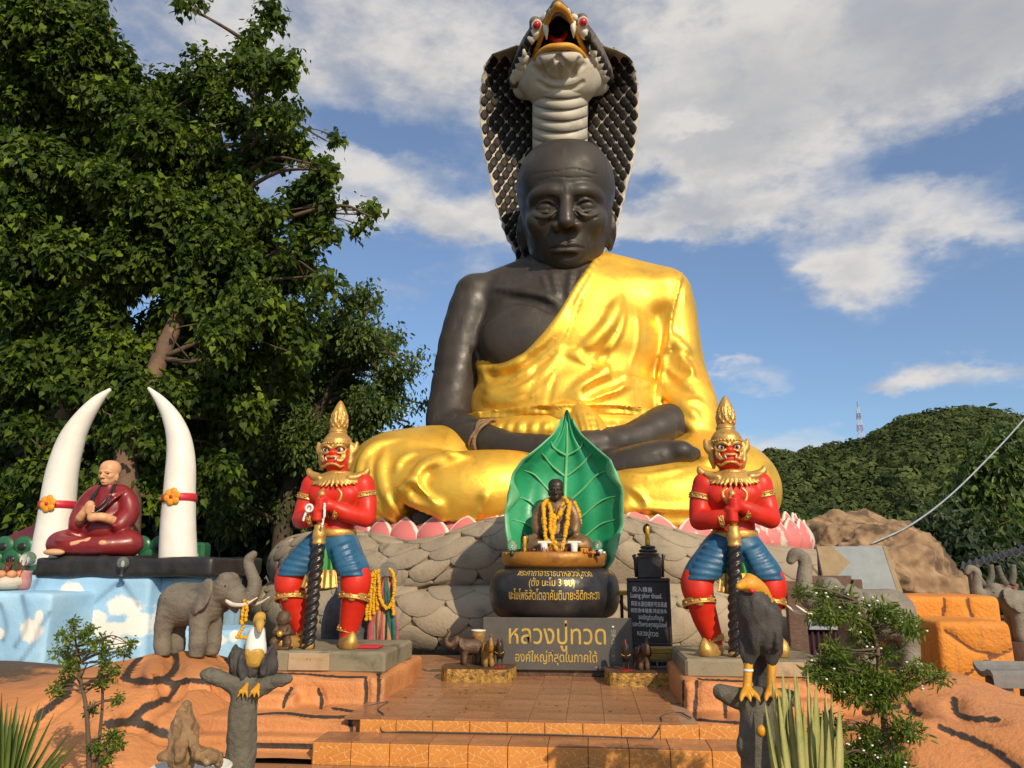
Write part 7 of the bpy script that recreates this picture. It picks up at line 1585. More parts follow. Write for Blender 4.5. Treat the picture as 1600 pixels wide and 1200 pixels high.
# cables on the steps
M['cable'] = pm('grey_cable', (.05, .048, .045), None, 5, .6)
for L, lab in (([(575, 1103, 0), (606, 1097, 0), (590, 1108, 0), (600, 1118, 0), (612, 1130, -1), (640, 1141, -1), (720, 1142, -1), (860, 1147, -1), (1000, 1153, -1), (1020, 1150, -1), (1034, 1128, 0), (1034, 1119, 0), (1060, 1113, 0), (1080, 1122, 0)], 'thin grey cable running along the upper step from pedestal to pedestal'),):
    pts = [WZ(x, y, .006 if k == 0 else -.098) for x, y, k in L]
    for p in pts:
        if p[2] < -.05: p[1] = min(p[1], Y1 - .018)
    m = MB(); m.tube(spline(pts, 5), .006, 6); tag(m.obj('cable', M['cable'], None, True), lab, 'cable')
# ------------------------------------------------------------------ right side: booth, slab, bench, shed
M['post_wood'] = pm('old_brown_timber', (.10, .055, .038), (.14, .085, .06), 9, .75, 0, .5, 40, dirt=(.05, .03, .022), dscale=5)
M['curtain'] = pm('dark_plum_curtain', (.028, .008, .018), (.05, .012, .02), 5, .8)
M['alu'] = pm('pale_window_frame', (.34, .38, .42), (.26, .29, .33), 6, .5, .1)
Yb = 9.3; a, b2 = W(1239, 1056, Yb), W(1256, 908, Yb); r = thing('wooden_booth', 'timber booth with plum curtain and pale window frame behind the elephant', 'booth', (a[0] + .3, Yb, 0)); z1 = b2[2]; MB().box((a[0], Yb, -.006), (b2[0], Yb + .1, z1), .008).obj('post', M['post_wood'], r)
x2 = W(1340, 980, Yb)[0]; MB().box((x2, Yb, -.29), (x2 + .1, Yb + .1, z1 + .02), .008).obj('post', M['post_wood'], r); MB().box((b2[0] + .002, Yb + .04, z1 - .06), (x2 - .002, Yb + .1, z1 + .06), .006).obj('lintel', M['post_wood'], r)
zc = W(1290, 983, Yb)[2]; V = []; n = 60
for k in range(2):
    for i in range(n):
        x = b2[0] + .01 + (x2 - b2[0] - .02) * i / (n - 1)
        for z in (zc, -.28): V.append((x, Yb + .05 + .025 * math.sin(i * .9) + .012 * k, z))
F = [(2 * i, 2 * i + 1, 2 * i + 3, 2 * i + 2) for i in range(n - 1)] + [(2 * n + 2 * i + 2, 2 * n + 2 * i + 3, 2 * n + 2 * i + 1, 2 * n + 2 * i) for i in range(n - 1)] + [(2 * i, 2 * i + 2, 2 * n + 2 * i + 2, 2 * n + 2 * i) for i in range(n - 1)]
obj('curtain', V, F, M['curtain'], r)
zw = W(1290, 955, Yb)[2]; m = MB(); xw = W(1312, 970, Yb)[0]; m.box((b2[0] + .01, Yb - .01, zc - .005), (xw, Yb + .03, zc + .03)); m.box((b2[0] + .01, Yb - .01, zw), (xw, Yb + .03, zw + .03))
for x in (b2[0] + .01, (b2[0] + xw) / 2, xw - .03): m.box((x, Yb - .012, zc + .03), (x + .03, Yb + .028, zw))
wf = m.obj('window_frame', M['alu'], r); MB().box((b2[0] + .03, Yb + .006, zc + .02), (xw - .01, Yb + .012, zw + .01)).obj('pane', pm('dusty_window_glass', (.10, .12, .13), None, 4, .12), wf)
M['grey_board'] = pm('grey_board_back', (.26, .285, .29), (.22, .245, .25), 7, .8, 0, .4, 60, dirt=(.30, .27, .22), dscale=6, dlo=.6, dhi=.8); M['tan_board'] = pm('tan_plaster', (.30, .22, .12), (.24, .17, .09), 6, .8, 0, .5, 30)
A_, B_, C_, D_ = W(1276, 854, 10.3), W(1384, 853, 10.3), W(1411, 926, 9.95), W(1292, 930, 9.95)
def plate(name, pts, th, mat, par):
    pts = [np.array(p) for p in pts]; n = np.cross(pts[1] - pts[0], pts[-1] - pts[0]); n /= np.linalg.norm(n); n = n if n[1] < 0 else -n; k = len(pts); V = pts + [p - n * th for p in pts]
    F = [tuple(range(k)), tuple(range(2 * k - 1, k - 1, -1))] + [(i, i + k, (i + 1) % k + k, (i + 1) % k) for i in range(k)]; return obj(name, V, F, mat, par, False), n
r = thing('leaning_panel', 'grey leaning panel with a tan flap above the pale elephant', 'panel', ((A_[0] + B_[0]) / 2, 10.1, .9)); pn, nn = plate('board', [A_, B_, C_, D_], .05, M['grey_board'], r)
lerp = lambda a, b, t: a + (b - a) * t; o_ = nn * .006; plate('tan_flap', [A_ + o_, lerp(A_, B_, .22) + o_, lerp(lerp(A_, D_, .35), lerp(B_, C_, .35), .42) + o_, lerp(A_, D_, .72) + lerp(A_, B_, .12) - A_ + o_, lerp(A_, D_, .75) + o_], .004, M['tan_board'], r)
plate('edge_strip', [lerp(A_, B_, .95) + o_, B_ + o_, C_ + o_, lerp(D_, C_, .93) + o_], .004, M['tan_board'], r)
for x in (A_, B_): MB().tube([x + (.06 if x is A_ else -.06, .12, -.05), (x[0] + (.06 if x is A_ else -.06), 10.6, -.3)], .03, 8).obj('prop', M['post_wood'], r, True)
# bench
Yq = 7.6; c_ = W(1592, 1060, Yq); M['bench'] = pm('grey_bench_concrete', (.15, .145, .14), (.19, .185, .175), 8, .8, 0, .4, 40); r = thing('curved_bench', 'grey concrete bench with rolled seat edge beside the orange block', 'bench', (c_[0] + .2, Yq, -.1))
V = []; n = 16; x0, x1 = W(1556, 1060, Yq)[0], W(1556, 1060, Yq)[0] + 1.2
prof = [(-.16, -.06), (-.155, .0), (-.12, .035), (-.06, .04), (0, .015), (.06, .005), (.12, .02), (.17, .05), (.2, .08)]
for x in (x0, x1):
    for y, z in prof: V.append((x, Yq + y + .2, c_[2] + z + .02))
    for y, z in reversed(prof): V.append((x, Yq + y + .2, c_[2] + z - .03))
k = 2 * len(prof); obj('seat', V, [tuple(range(k)), tuple(range(2 * k - 1, k - 1, -1))] + [(i, i + k, (i + 1) % k + k, (i + 1) % k) for i in range(k)], M['bench'], r, False)
for x in (x0 + .12, x1 - .12): MB().box((x - .06, Yq + .08, -.30), (x + .06, Yq + .34, c_[2] - .012), .01).obj('bench_leg', M['bench'], r)
# shed roof and tusked frame
M['rust'] = pm('rusty_red_steel', (.16, .06, .045), (.22, .10, .08), 9, .7, 0, .3, 40); M['roof'] = pm('black_corrugated_sheet', (.03, .03, .032), (.06, .058, .055), 4, .5, .3, .2, 20)
Ys = 13.0; e0, e1 = W(1500, 890, Ys), W(1640, 852, Ys); r = thing('open_shed', 'open shed with black corrugated roof behind the rusty tusked frame', 'shed', (e0[0] + 1, Ys + 1, -.3)); V = []; n = 60
for k in range(2):
    for i in range(n):
        t = i / (n - 1); x = e0[0] + (e1[0] - e0[0]) * t; z = e0[2] + (e1[2] - e0[2]) * t
        for y in (0, 1.6): V.append((x + .47 * y, Ys + y, z + .03 * math.sin(i * 1.3) + .10 * (y > 0) - .02 * k))
F = [(2 * i, 2 * i + 2, 2 * i + 3, 2 * i + 1) for i in range(n - 1)] + [(2 * n + 2 * i, 2 * n + 2 * i + 1, 2 * n + 2 * i + 3, 2 * n + 2 * i + 2) for i in range(n - 1)] + [(2 * i, 2 * n + 2 * i, 2 * n + 2 * i + 2, 2 * i + 2) for i in range(n - 1)]
obj('roof_sheet', V, F, M['roof'], r)
for t, y in ((.12, .2), (.85, .2), (.12, 1.4), (.85, 1.4)): x = e0[0] + (e1[0] - e0[0]) * t + .47 * y; z = e0[2] + (e1[2] - e0[2]) * t - .035 + .04 * y; MB().box((x - .05, Ys + y - .05, -.3), (x + .05, Ys + y + .05, z), .01).obj('post', M['post_wood'], r)
Yf = 11.0; r = thing('tusked_frame', 'rusty red steel frame with four upright tusk-shaped horns', 'frame', (W(1555, 950, Yf)[0], Yf, -.3))
for L in ([(1525, 882), (1528, 900), (1537, 915)], [(1548, 882), (1549, 900), (1544, 914)], [(1559, 884), (1564, 900), (1572, 914)], [(1583, 882), (1583, 900), (1580, 914)]):
    P_ = [W(x, y, Yf) for x, y in L]; m = MB(); m.tube(spline(P_, 5), np.linspace(.035, .05, 11), 8); m.obj('horn', M['stump'], r, True)
for L in ([(1532, 916), (1590, 916)], [(1546, 914), (1546, 1010)], [(1568, 916), (1582, 990)], [(1560, 965), (1600, 966)], [(1585, 914), (1588, 1010)]):
    a_, b_ = W(*L[0], Yf), W(*L[1], Yf); b_[2] = -.3 if L[1][1] > 1000 else b_[2]; m = MB(); m.tube([a_, b_], .032, 8); m.obj('bar', M['rust'], r, True)
elephant('elephant_statue', 'small grey elephant standing under the rusty tusked frame', (W(1612, 990, 10.4)[0], 10.4, W(1600, 990, 10.4)[2] - .09), .62, R(178), EL_B, M['ele_pale'])
q = W(1594, 1010, 10.4); r = MB().lathe([(.42, -.3), (.40, .1), (.34, W(1600, 990, 10.4)[2] - .09), (.2, W(1600, 990, 10.4)[2] - .085)], (q[0] + .16, 10.4, 0), 20).obj('round_plinth', M['post_wood'], None, True); tag(r, 'round reddish plinth under the small elephant by the tusked frame', 'plinth')
# brown boulder behind
s = Sdf((3.5, 16.0, -.5), (10.0, 23.0, 4.2), .06); s.ell(W(1340, 900, 19), (1.75, 2.2, 1.35)); s.ell(W(1395, 890, 19), (1.1, 1.6, 1.0), .4); s.ell(W(1300, 880, 19.5), (1.2, 1.6, .9), .4); s.ell(W(1330, 850, 19.5), (1.0, 1.2, .75), .3); s.ell(W(1425, 900, 19), (.45, 1.0, .6), .2); s.box(W(1350, 960, 19), (2.2, 1.8, .9), .5, .5)
V, F = s.mesh(1); N = vnormals(V, F); V = V + N * (.26 * vnoise(V * .9, 2) - .30 * np.abs(vnoise(V * (1.6, 1.6, 2.6), 4)) - .12 * np.abs(vnoise(V * 4, 7)) + .05 * vnoise(V * 9, 5))[:, None]; M['boulder'] = pm('brown_boulder', (.20, .115, .06), (.34, .23, .13), 2.2, .9, 0, 1.0, 9, dirt=(.09, .055, .03), dscale=1.3, dlo=.48, dhi=.64)
tag(obj('boulder', V, F, M['boulder']), 'big brown weathered boulder rising behind the lotus petals', 'boulder')
# overhead cable
m = MB(); L = np.array([W(1360, 850, 17.5), W(1420, 822, 18), W(1480, 778, 19), W(1540, 720, 20), W(1600, 655, 21), W(1700, 535, 23)]); m.tube(spline(L, 6), .02, 6); tag(m.obj('overhead_cable', M['alu'], None, True), 'pale overhead cable sloping up across the forested hill', 'cable')
# maroon roof and green scaled parapet behind the tusks
M['green_par'] = pm('dark_green_glaze', (.012, .085, .03), (.02, .12, .05), 4, .4); M['maroon_roof'] = pm('maroon_roof_paint', (.13, .02, .03), (.09, .015, .025), 4, .6)
Yg = 12.9; x0, x1 = W(-40, 860, Yg)[0], W(318, 860, Yg)[0]; zt2 = W(20, 848, Yg)[2]; r = thing('green_parapet', 'dark green parapet of overlapping scales behind the white tusks', 'parapet', ((x0 + x1) / 2, Yg, -.3)); MB().box((x0, Yg, -.3), (x1, Yg + .3, zt2), .05).obj('wall', M['green_par'], r)
for row in range(3):
    for k in range(int((x1 - x0) / .36)):
        x = x0 + .2 + k * .36 + .18 * (row % 2); z = zt2 - .05 - row * .22; m = MB(); m.ball((x, Yg - .005, z), (.20, .06, .17), 12, 8); sc = m.obj('glazed_scale', M['green_par'], r, True); m = MB(); m.ball((x, Yg - .05, z - .02), (.09, .03, .075), 10, 6); m.obj('scale_eye', M['club'], sc, True)
A_, B_, C_, D_ = W(-60, 870, 14.2), W(70, 812, 14.2), W(78, 855, 14.0), W(-60, 905, 14.0); r = thing('maroon_roof', 'low maroon roof slope behind the green scaled parapet', 'roof', ((A_[0] + B_[0]) / 2, 14.1, -.3)); plate('roof_plane', [A_, B_, C_, D_], .08, M['maroon_roof'], r)
for p_ in (A_, C_): MB().box((p_[0] - .06, 14.12, -.3), (p_[0] + .06, 14.24, p_[2] - .12), .01).obj('post', M['post_wood'], r)
# ------------------------------------------------------------------ vegetation
def unit(v): return v / np.maximum(np.linalg.norm(v, axis=-1, keepdims=True), 1e-9)
HEART = np.array([(.08, 0, 0), (.0, -.24, .05), (.20, -.43, .07), (.52, -.37, .04), (.82, -.14, -.02), (1.2, 0, -.12), (.82, .14, -.02), (.52, .37, .04), (.20, .43, .07), (.0, .24, .05)])
SLIM = np.array([(0, 0, 0), (.3, -.13, .03), (.75, -.11, .02), (1.1, 0, -.05), (.75, .11, .02), (.3, .13, .03)])
OVAL = np.array([(0, 0, 0), (.35, -.24, .04), (.75, -.18, .02), (1.05, 0, -.06), (.75, .18, .02), (.35, .24, .04)])
def leaves(P, D, N, S, shape, tint):
    D = unit(D); N = unit(N - D * (N * D).sum(1, keepdims=True)); B = np.cross(D, N); n = len(P)
    V = P[:, None] + S[:, None, None] * (shape[None, :, 0:1] * D[:, None] + shape[None, :, 1:2] * B[:, None] + shape[None, :, 2:3] * N[:, None])
    k = len(shape); fs = [(0, 1, 2, 3), (0, 3, 4, 5)] if k == 6 else [(0, 1, 2, 3), (0, 3, 4, 5), (0, 5, 6, 7), (0, 7, 8, 9)]
    F = (np.arange(n)[:, None, None] * k + np.array(fs)[None]).reshape(-1, 4); return V.reshape(-1, 3), F, np.repeat(tint, k)
def crown(rg, cl, size, shape, per, spread, droop=.8, flat=1.0, bright=.12, out=.6, face=.6, shell=2.4):
    "leaf clusters on twigs through each clump; cl: centre, radius, twigs"
    Ps, Ds, Ns, Ts = [], [], [], []; tips = []
    for c, r, nt in [q[:3] for q in cl]:
        u = unit(rg.normal(size=(nt, 3))); rad = rg.uniform(0, 1, (nt, 1)) ** (1 / shell); tip = c + u * rad * r * np.array((1, 1, flat)) * (1 + .18 * rg.normal(size=(nt, 1))); tips.append((c, tip))
        o = np.repeat(u, per, 0); p = np.repeat(tip, per, 0) + rg.normal(size=(nt * per, 3)) * spread
        Ps.append(p); Ds.append(o * out + rg.normal(size=p.shape) * .45 + np.array((0, 0, -droop))); Ns.append(o * face + rg.normal(size=p.shape) * .45 + np.array((0, -.25, .45)))
        tw = np.repeat(np.where(rg.uniform(size=nt) < bright, rg.uniform(.55, 1.0, nt), rg.uniform(0, .35, nt)), per); Ts.append(np.clip(tw + rg.normal(size=nt * per) * .12, 0, 1))
    P, D, N, T = map(np.concatenate, (Ps, Ds, Ns, Ts)); S = size * rg.uniform(.5, 1.3, len(P)); return (*leaves(P, D, N, S, shape, T), tips)
M['bark'] = pm('pale_brown_bark', (.17, .10, .06), (.10, .065, .042), 3, .85, 0, .7, 14, dirt=(.24, .17, .11), dscale=2.5); M['twig'] = pm('grey_brown_twig', (.12, .08, .052), (.08, .055, .036), 6, .85, 0, .4, 30)
M['dark_bark'] = pm('darkened_bark', (.045, .03, .02), (.07, .048, .032), 3, .9, 0, .7, 14)  # bark darkened so the feathery tree's trunk sinks into the dark foliage
M['bodhi'] = leafmat('bodhi_leaves', (.022, .046, .007), (.15, .215, .016), .55, .30, (.06, .13, .01), .22); M['fine'] = leafmat('feathery_leaves', (.035, .065, .012), (.13, .19, .03), .5, .35, (.07, .13, .015)); M['shrub'] = leafmat('shrub_leaves', (.06, .11, .015), (.20, .27, .035), .5, .4, (.10, .18, .02), .3); M['dark_leaf'] = leafmat('dark_green_leaves', (.014, .03, .008), (.045, .075, .015), .5, .25, (.03, .06, .01))  # dark_leaf is a deeper green for the rear trees and one roadside tree
def tree(name, label, trunk, trad, cl, size, shape, per, spread, mat, seed, group=None, bark='bark', limb=.10, ntw=5, **kw):
    rg = np.random.default_rng(seed); trunk = np.array(trunk, float); root = thing(name, label, 'tree', trunk[0], 0, group)
    V, F, T, tips = crown(rg, cl, size, shape, per, spread, **kw); o = obj('crown', V, F, M[mat], root, False, {'tint': T}); o['kind'] = 'stuff'
    tp = spline(trunk, 6); tr = np.interp(np.linspace(0, 1, len(tp)), np.linspace(0, 1, len(trad)), trad); mb = MB(); mb.tube(tp, tr, 12); Vt = mb.v[0]; mb.v = [Vt + (.04 * tr.max() * vnoise(Vt * 6, 2) * 3)[:, None] * .3]; mb.obj('trunk', M[bark], root, True)
    mb = MB()
    done = {}
    for q_, (_, tip) in zip(cl, tips):
        c, r, nt = q_[:3]; pc = q_[3] if len(q_) > 3 else None
        def limb_to(c, r):
            lowr = tp[tp[:, 2] < c[2] - .2 * r]; pool = lowr if len(lowr) else tp[:3]; j = pool[np.argmin(np.linalg.norm(pool - c, axis=1))]; mid = (j + c) / 2 + rg.normal(size=3) * .09 * np.linalg.norm(c - j) + (0, 0, .05 * np.linalg.norm(c - j)); return spline([j, mid, c], 5)
        if pc is None: L = limb_to(c, r); mb.tube(L, np.linspace(limb, limb * .35, len(L)), 7)
        else:
            key = tuple(pc)
            if key not in done: done[key] = limb_to(pc, r * 2); mb.tube(done[key], np.linspace(limb * 1.9, limb * .6, len(done[key])), 8)
            B_ = done[key]; s0 = B_[rg.integers(4, len(B_))]; L = spline([s0, (s0 + c) / 2 + rg.normal(size=3) * .15 * np.linalg.norm(c - s0), c], 5); mb.tube(L, np.linspace(limb * .55, limb * .2, len(L)), 6)
        for k in rg.choice(len(tip), min(ntw, len(tip)), replace=False): s0 = L[rg.integers(5, len(L))]; e = tip[k]; mb.tube(spline([s0, (s0 + e) / 2 + rg.normal(size=3) * .08 * r, e], 3), np.linspace(limb * .3, limb * .08, 7), 5)
    if mb.v: mb.obj('branches', M['twig'], root, True)['kind'] = 'stuff'
    return root
def CL(L, Y, dens, rs=0, sub=0):
    g = random.Random(rs); o = []
    if sub:
        M_ = []
        for t in L:
            k = max(1, round(sub * (t[2] / 60.) ** 1.3))
            y = Y + g.uniform(-1.2, 1.2); pc = W(t[0], t[1], y)
            for _ in range(k): a, q = g.uniform(0, 6.283), g.uniform(0, 1) ** .5 * t[2] * .85; M_.append((t[0] + q * math.cos(a), t[1] + q * math.sin(a) * .9, t[2] * g.uniform(.26, .46), y, pc))
        L = M_
    for t in L:
        px, py, rp = t[:3]; y = Y + g.uniform(-1.2, 1.2) if len(t) < 4 else t[3] + g.uniform(-.9, .9); r = rp * MPP(px, py, y); o.append((W(px, py, y), r, max(8, int(dens * (rp / 60.0) ** 2)), t[4] if len(t) > 4 else None))
    return o
A = [(25, 30, 95), (120, 95, 85), (20, 160, 95), (100, 200, 95), (180, 150, 70), (30, 280, 95), (120, 310, 95), (200, 250, 80), (20, 400, 95), (110, 430, 95), (190, 380, 80), (25, 520, 90), (110, 550, 90), (20, 620, 80), (60, 700, 50), (20, 760, 60), (150, 10, 35), (140, 620, 50), (60, 580, 70), (70, 130, 80), (170, 480, 80)]
tree('bodhi_tree', 'dark green heart-leaved tree towering behind the leaning white tusk', [(W(100, 880, 15.5)[0], 15.5, -.3), W(102, 760, 15.5), W(104, 660, 15.5), W(135, 480, 15.6), W(165, 250, 15.8), W(172, 40, 16)], [.34, .28, .24, .2, .13, .06], CL(A, 15.6, 330, 1, 6), .145, HEART, 9, .11, 'bodhi', 11, 'bodhi trees behind the tusks', bright=.18, limb=.032)
B = [(290, 150, 75), (250, 240, 85), (350, 200, 65), (408, 40, 38), (385, 90, 45), (420, 110, 45), (455, 80, 20), (440, 165, 42), (430, 230, 60), (485, 255, 36), (510, 220, 18), (515, 265, 15), (375, 300, 75), (300, 340, 90), (465, 325, 55), (520, 335, 38), (560, 335, 28), (580, 338, 12), (425, 395, 65), (495, 375, 38), (360, 430, 80), (250, 440, 90), (460, 455, 55), (505, 430, 26), (300, 530, 75), (210, 540, 75), (400, 525, 75), (460, 520, 45), (330, 600, 55), (250, 610, 60), (410, 600, 60), (175, 650, 45), (240, 700, 35), (290, 8, 26), (195, 715, 40), (320, 690, 45), (340, 760, 45), (235, 770, 40), (130, 760, 40), (360, 660, 45), (60, 800, 35), (155, 800, 30)]
tree('bodhi_tree', 'spreading heart-leaved tree rooted behind the red-robed monk statue', [(W(200, 880, 14.2)[0], 14.2, -.3), W(200, 790, 14.2), W(196, 715, 14.2), W(215, 670, 14.3), W(250, 560, 14.6), W(330, 380, 15), W(390, 200, 15.2), W(405, 80, 15.2)], [.26, .24, .22, .19, .18, .15, .09, .05], CL(B, 14.8, 300, 2, 6), .14, HEART, 9, .11, 'bodhi', 12, 'bodhi trees behind the tusks', bright=.20, limb=.032)
C = [(565, 475, 38), (595, 480, 14), (590, 520, 32), (540, 540, 55), (480, 560, 65), (510, 625, 65), (600, 580, 34), (635, 565, 22), (655, 580, 13), (630, 610, 26), (655, 630, 12), (590, 640, 40), (640, 660, 18), (545, 690, 55), (450, 660, 65), (420, 720, 60), (490, 740, 55), (380, 730, 50), (590, 700, 30), (430, 790, 50), (360, 800, 40), (500, 800, 40), (445, 735, 45), (475, 700, 40), (395, 770, 40)]
tree('feathery_tree', 'lighter feathery tree reaching out behind the left golden knee', [(W(440, 900, 19)[0], 19, -.3), W(445, 800, 19), W(470, 700, 19), W(520, 600, 19), W(560, 500, 19)], [.28, .24, .18, .12, .06], CL(C, 19, 620, 3, 6), .14, OVAL, 11, .17, 'fine', 13, bark='dark_bark', bright=.25, flat=.7, limb=.04, ntw=8)
# dark trees closing the view behind
for i, (px, rp) in enumerate(((20, 90), (150, 85), (270, 90), (390, 85), (480, 60))):
    cl = CL([(px, 640, rp), (px - 40, 720, rp * .8), (px + 45, 730, rp * .8), (px, 790, rp * .8), (px + 30, 840, rp * .5), (px - 35, 830, rp * .5)], 24, 260, 20 + i)
    tree('background_tree', ['dark leafy tree seen past the leaning tusk tip', 'dark leafy tree seen between the tusks over the bald statue', 'dark leafy tree seen beside the upright tusk', 'dark leafy tree seen above the snake coil end', 'dark leafy tree seen behind the left guardian\'s crown'][i], [(W(px, 900, 24)[0], 24, -.3), W(px, 800, 24), W(px + 5, 660, 24)], [.3, .25, .1], cl, .34, OVAL, 9, .3, 'dark_leaf', 30 + i, 'trees closing the view behind', bright=.08, limb=.1)
for i, (px, lab) in enumerate(((-110, 'dark leafy tree beyond the shell pots, nearest the maroon roof'), (-260, 'dark leafy tree farthest out past the maroon roof'))):
    tree('background_tree', lab, [(W(px, 900, 24)[0], 24, -.3), W(px, 800, 24), W(px + 5, 640, 24)], [.3, .25, .1], CL([(px, 600, 100), (px - 40, 720, 80), (px + 45, 730, 80), (px, 800, 80), (px, 480, 80), (px + 40, 540, 80)], 24, 200, 60 + i), .34, OVAL, 9, .3, 'dark_leaf', 60 + i, 'trees closing the view behind', bright=.08)
# right-hand trees in front of the hill
Rr = [((1560, 735, 34), (1590, 700, 28), (1530, 770, 34), (1595, 770, 36), (1500, 800, 26), (1560, 810, 40), (1585, 850, 40)), ((1480, 850, 45), (1440, 880, 36), (1520, 870, 40), (1470, 910, 36), (1540, 900, 34), (1430, 930, 30), (1500, 940, 30)), ((1250, 835, 20), (1225, 850, 20), (1275, 850, 18))]
tree('roadside_tree', 'yellow-green topped tree beside the overhead cable on the hill side', [(W(1580, 920, 30)[0], 30, -.3), W(1575, 850, 30), W(1560, 740, 30)], [.3, .25, .08], CL(Rr[0], 30, 420, 5), .30, OVAL, 10, .38, 'fine', 41, 'trees below the hill', bright=.35, limb=.12)
tree('roadside_tree', 'dark bushy tree behind the black shed roof', [(W(1480, 950, 26)[0], 26, -.3), W(1482, 900, 26), W(1480, 850, 26)], [.3, .22, .08], CL(Rr[1], 26, 420, 6), .28, OVAL, 10, .3, 'dark_leaf', 42, 'trees below the hill', bright=.15, limb=.1)
tree('roadside_tree', 'low bush tree peeking over the lotus petals beside the boulder', [(W(1250, 905, 24)[0], 24, -.3), W(1250, 860, 24), W(1250, 838, 24)], [.12, .1, .05], CL(Rr[2], 24, 500, 7), .22, OVAL, 10, .2, 'fine', 43, 'trees below the hill', bright=.2, limb=.05)
# foreground shrubs
SH = [(1285, 925, 22), (1320, 935, 30), (1360, 950, 36), (1300, 965, 26), (1400, 975, 26), (1340, 985, 24), (1430, 985, 14), (1250, 925, 10), (1300, 1040, 36), (1350, 1050, 48), (1400, 1065, 40), (1440, 1045, 24), (1270, 1060, 24), (1330, 1085, 34), (1390, 1095, 34), (1300, 1020, 24), (1360, 1010, 24), (1465, 1060, 12), (1330, 1150, 34), (1370, 1160, 40), (1410, 1150, 30), (1310, 1185, 26), (1400, 1190, 40), (1350, 1195, 36)]
def clsh(L, Y, dens, rs):
    g = random.Random(rs); L = [(x + g.gauss(0, r * .5), y + g.gauss(0, r * .28), r * g.uniform(.4, .65)) for x, y, r in L for _ in range(3)]
    return [(W(px, py, Y + g.uniform(-.12, .12)), rp * MPP(px, py, Y), int(dens * (rp / 30.) ** 2) + 5) for px, py, rp in L]
r = tree('flowering_shrub', 'layered green shrub with small white flowers before the pale elephant', [(W(1386, 1260, 4.5)[0], 4.5, -.283), W(1386, 1180, 4.5), W(1378, 1090, 4.5), W(1368, 1000, 4.5), W(1340, 940, 4.5)], [.022, .02, .016, .011, .005], clsh(SH, 4.5, 75, 8), .034, SLIM, 7, .020, 'shrub', 51, limb=.007, ntw=6, flat=.5, bright=.35, droop=.15, out=.9, face=.2)
rg = np.random.default_rng(9); mb = MB()
for px, py, rp in SH:
    for k in range(max(1, int(rp / 7))): p = W(px + rg.normal() * rp * .55, py + rg.normal() * rp * .3, 4.5 + rg.normal() * .06 - .05); mb.ball(p, (.008, .006, .005), 5, 4)
o = mb.obj('white_flowers', M['white'], r, True); o['kind'] = 'stuff'
BU = [(115, 975, 9), (103, 998, 14), (112, 1022, 20), (108, 1048, 18), (130, 998, 12), (145, 1006, 9), (125, 1035, 14), (162, 1000, 6), (205, 1008, 7), (190, 1018, 7), (160, 1038, 13), (176, 1050, 12), (160, 1062, 12), (85, 1075, 11), (98, 1068, 8), (150, 1108, 9), (186, 1095, 7), (175, 1148, 13), (182, 1165, 12), (155, 1170, 13), (170, 1185, 12), (140, 985, 6), (165, 1018, 8)]
tree('young_shrub', 'thin two-stemmed shrub with sparse yellow-green leaves before the orange mound', [(W(142, 1270, 4.7)[0], 4.7, -.283), W(139, 1190, 4.7), W(135, 1110, 4.7), W(126, 1060, 4.7), W(116, 985, 4.7)], [.018, .015, .012, .009, .004], clsh(BU, 4.7, 110, 9), .024, OVAL, 6, .014, 'shrub', 52, bark='twig', limb=.006, ntw=4, bright=.45, droop=.1, out=.9, face=.2)
m = MB(); m.tube(spline([(W(150, 1270, 4.72)[0], 4.72, -.283), W(153, 1180, 4.72), W(160, 1100, 4.72), W(159, 1030, 4.72), W(162, 1000, 4.72)], 5), np.linspace(.013, .004, 21), 7); o = m.obj('second_stem', M['twig'], bpy.data.objects['young_shrub'], True)
def blades(name, label, base, L, mat, cat='plant', wd=.02, seed=1):
    r = thing(name, label, cat, base); g = random.Random(seed)
    for tip, bend, w_ in L:
        b = np.array(base); t_ = np.array(tip); mid = (b + t_) / 2 + np.array(bend); P = spline([b, mid, t_], 6); d = unit(np.gradient(P, axis=0)); sd_ = unit(np.cross(d, np.tile((g.uniform(-.3, .3), -1, .4), (len(P), 1)))); nn_ = np.cross(sd_, d); V = []; n = len(P)
        for i in range(n):
            t = i / (n - 1); ww = w_ * (.45 + 1.1 * math.sin(math.pi * min(1, t * .62 + .12))) * (1 - t ** 5)
            V += [P[i] - sd_[i] * ww, P[i] - nn_[i] * ww * .35, P[i] + sd_[i] * ww, P[i] - nn_[i] * (ww * .35 + .003)]
        F = [(i * 4 + j, i * 4 + (j + 1) % 4, i * 4 + 4 + (j + 1) % 4, i * 4 + 4 + j) for i in range(n - 1) for j in range(4)] + [(3, 2, 1, 0)]
        obj('leaf_blade', V, F, mat, r)
    return r
M['agave'] = pm('pale_agave_leaf', (.24, .27, .075), (.38, .36, .13), 4, .5, 0, .2, 30, dirt=(.10, .14, .04), dscale=5); M['palm'] = pm('palm_frond_green', (.06, .10, .015), (.10, .14, .02), 5, .5, dirt=(.16, .15, .03), dscale=6)
Yv = 4.15; b0 = W(1256, 1215, Yv); b0[2] = max(-.2, b0[2]); gs = random.Random(4); L = []
for px, py in ((1205, 1050), (1215, 1075), (1222, 1040), (1232, 1060), (1240, 1035), (1248, 1075), (1262, 1045), (1275, 1060), (1290, 1075), (1300, 1080), (1312, 1095), (1200, 1130), (1210, 1155), (1235, 1090), (1268, 1090), (1285, 1110), (1220, 1180), (1195, 1095), (1228, 1075), (1245, 1050), (1255, 1095), (1270, 1120), (1295, 1130), (1236, 1120), (1213, 1110), (1305, 1150)): L.append((W(px, py, Yv + gs.uniform(-.12, .12)), ((px - 1256) * .0007, gs.uniform(-.04, .04), .03), gs.uniform(.010, .017)))
blades('agave_plant', 'spiky pale yellow-green agave beside the dark bird\'s stump', (b0[0], Yv, -.29), L, M['agave'])
Yv = 4.2; L = []; b0 = W(15, 1195, Yv)
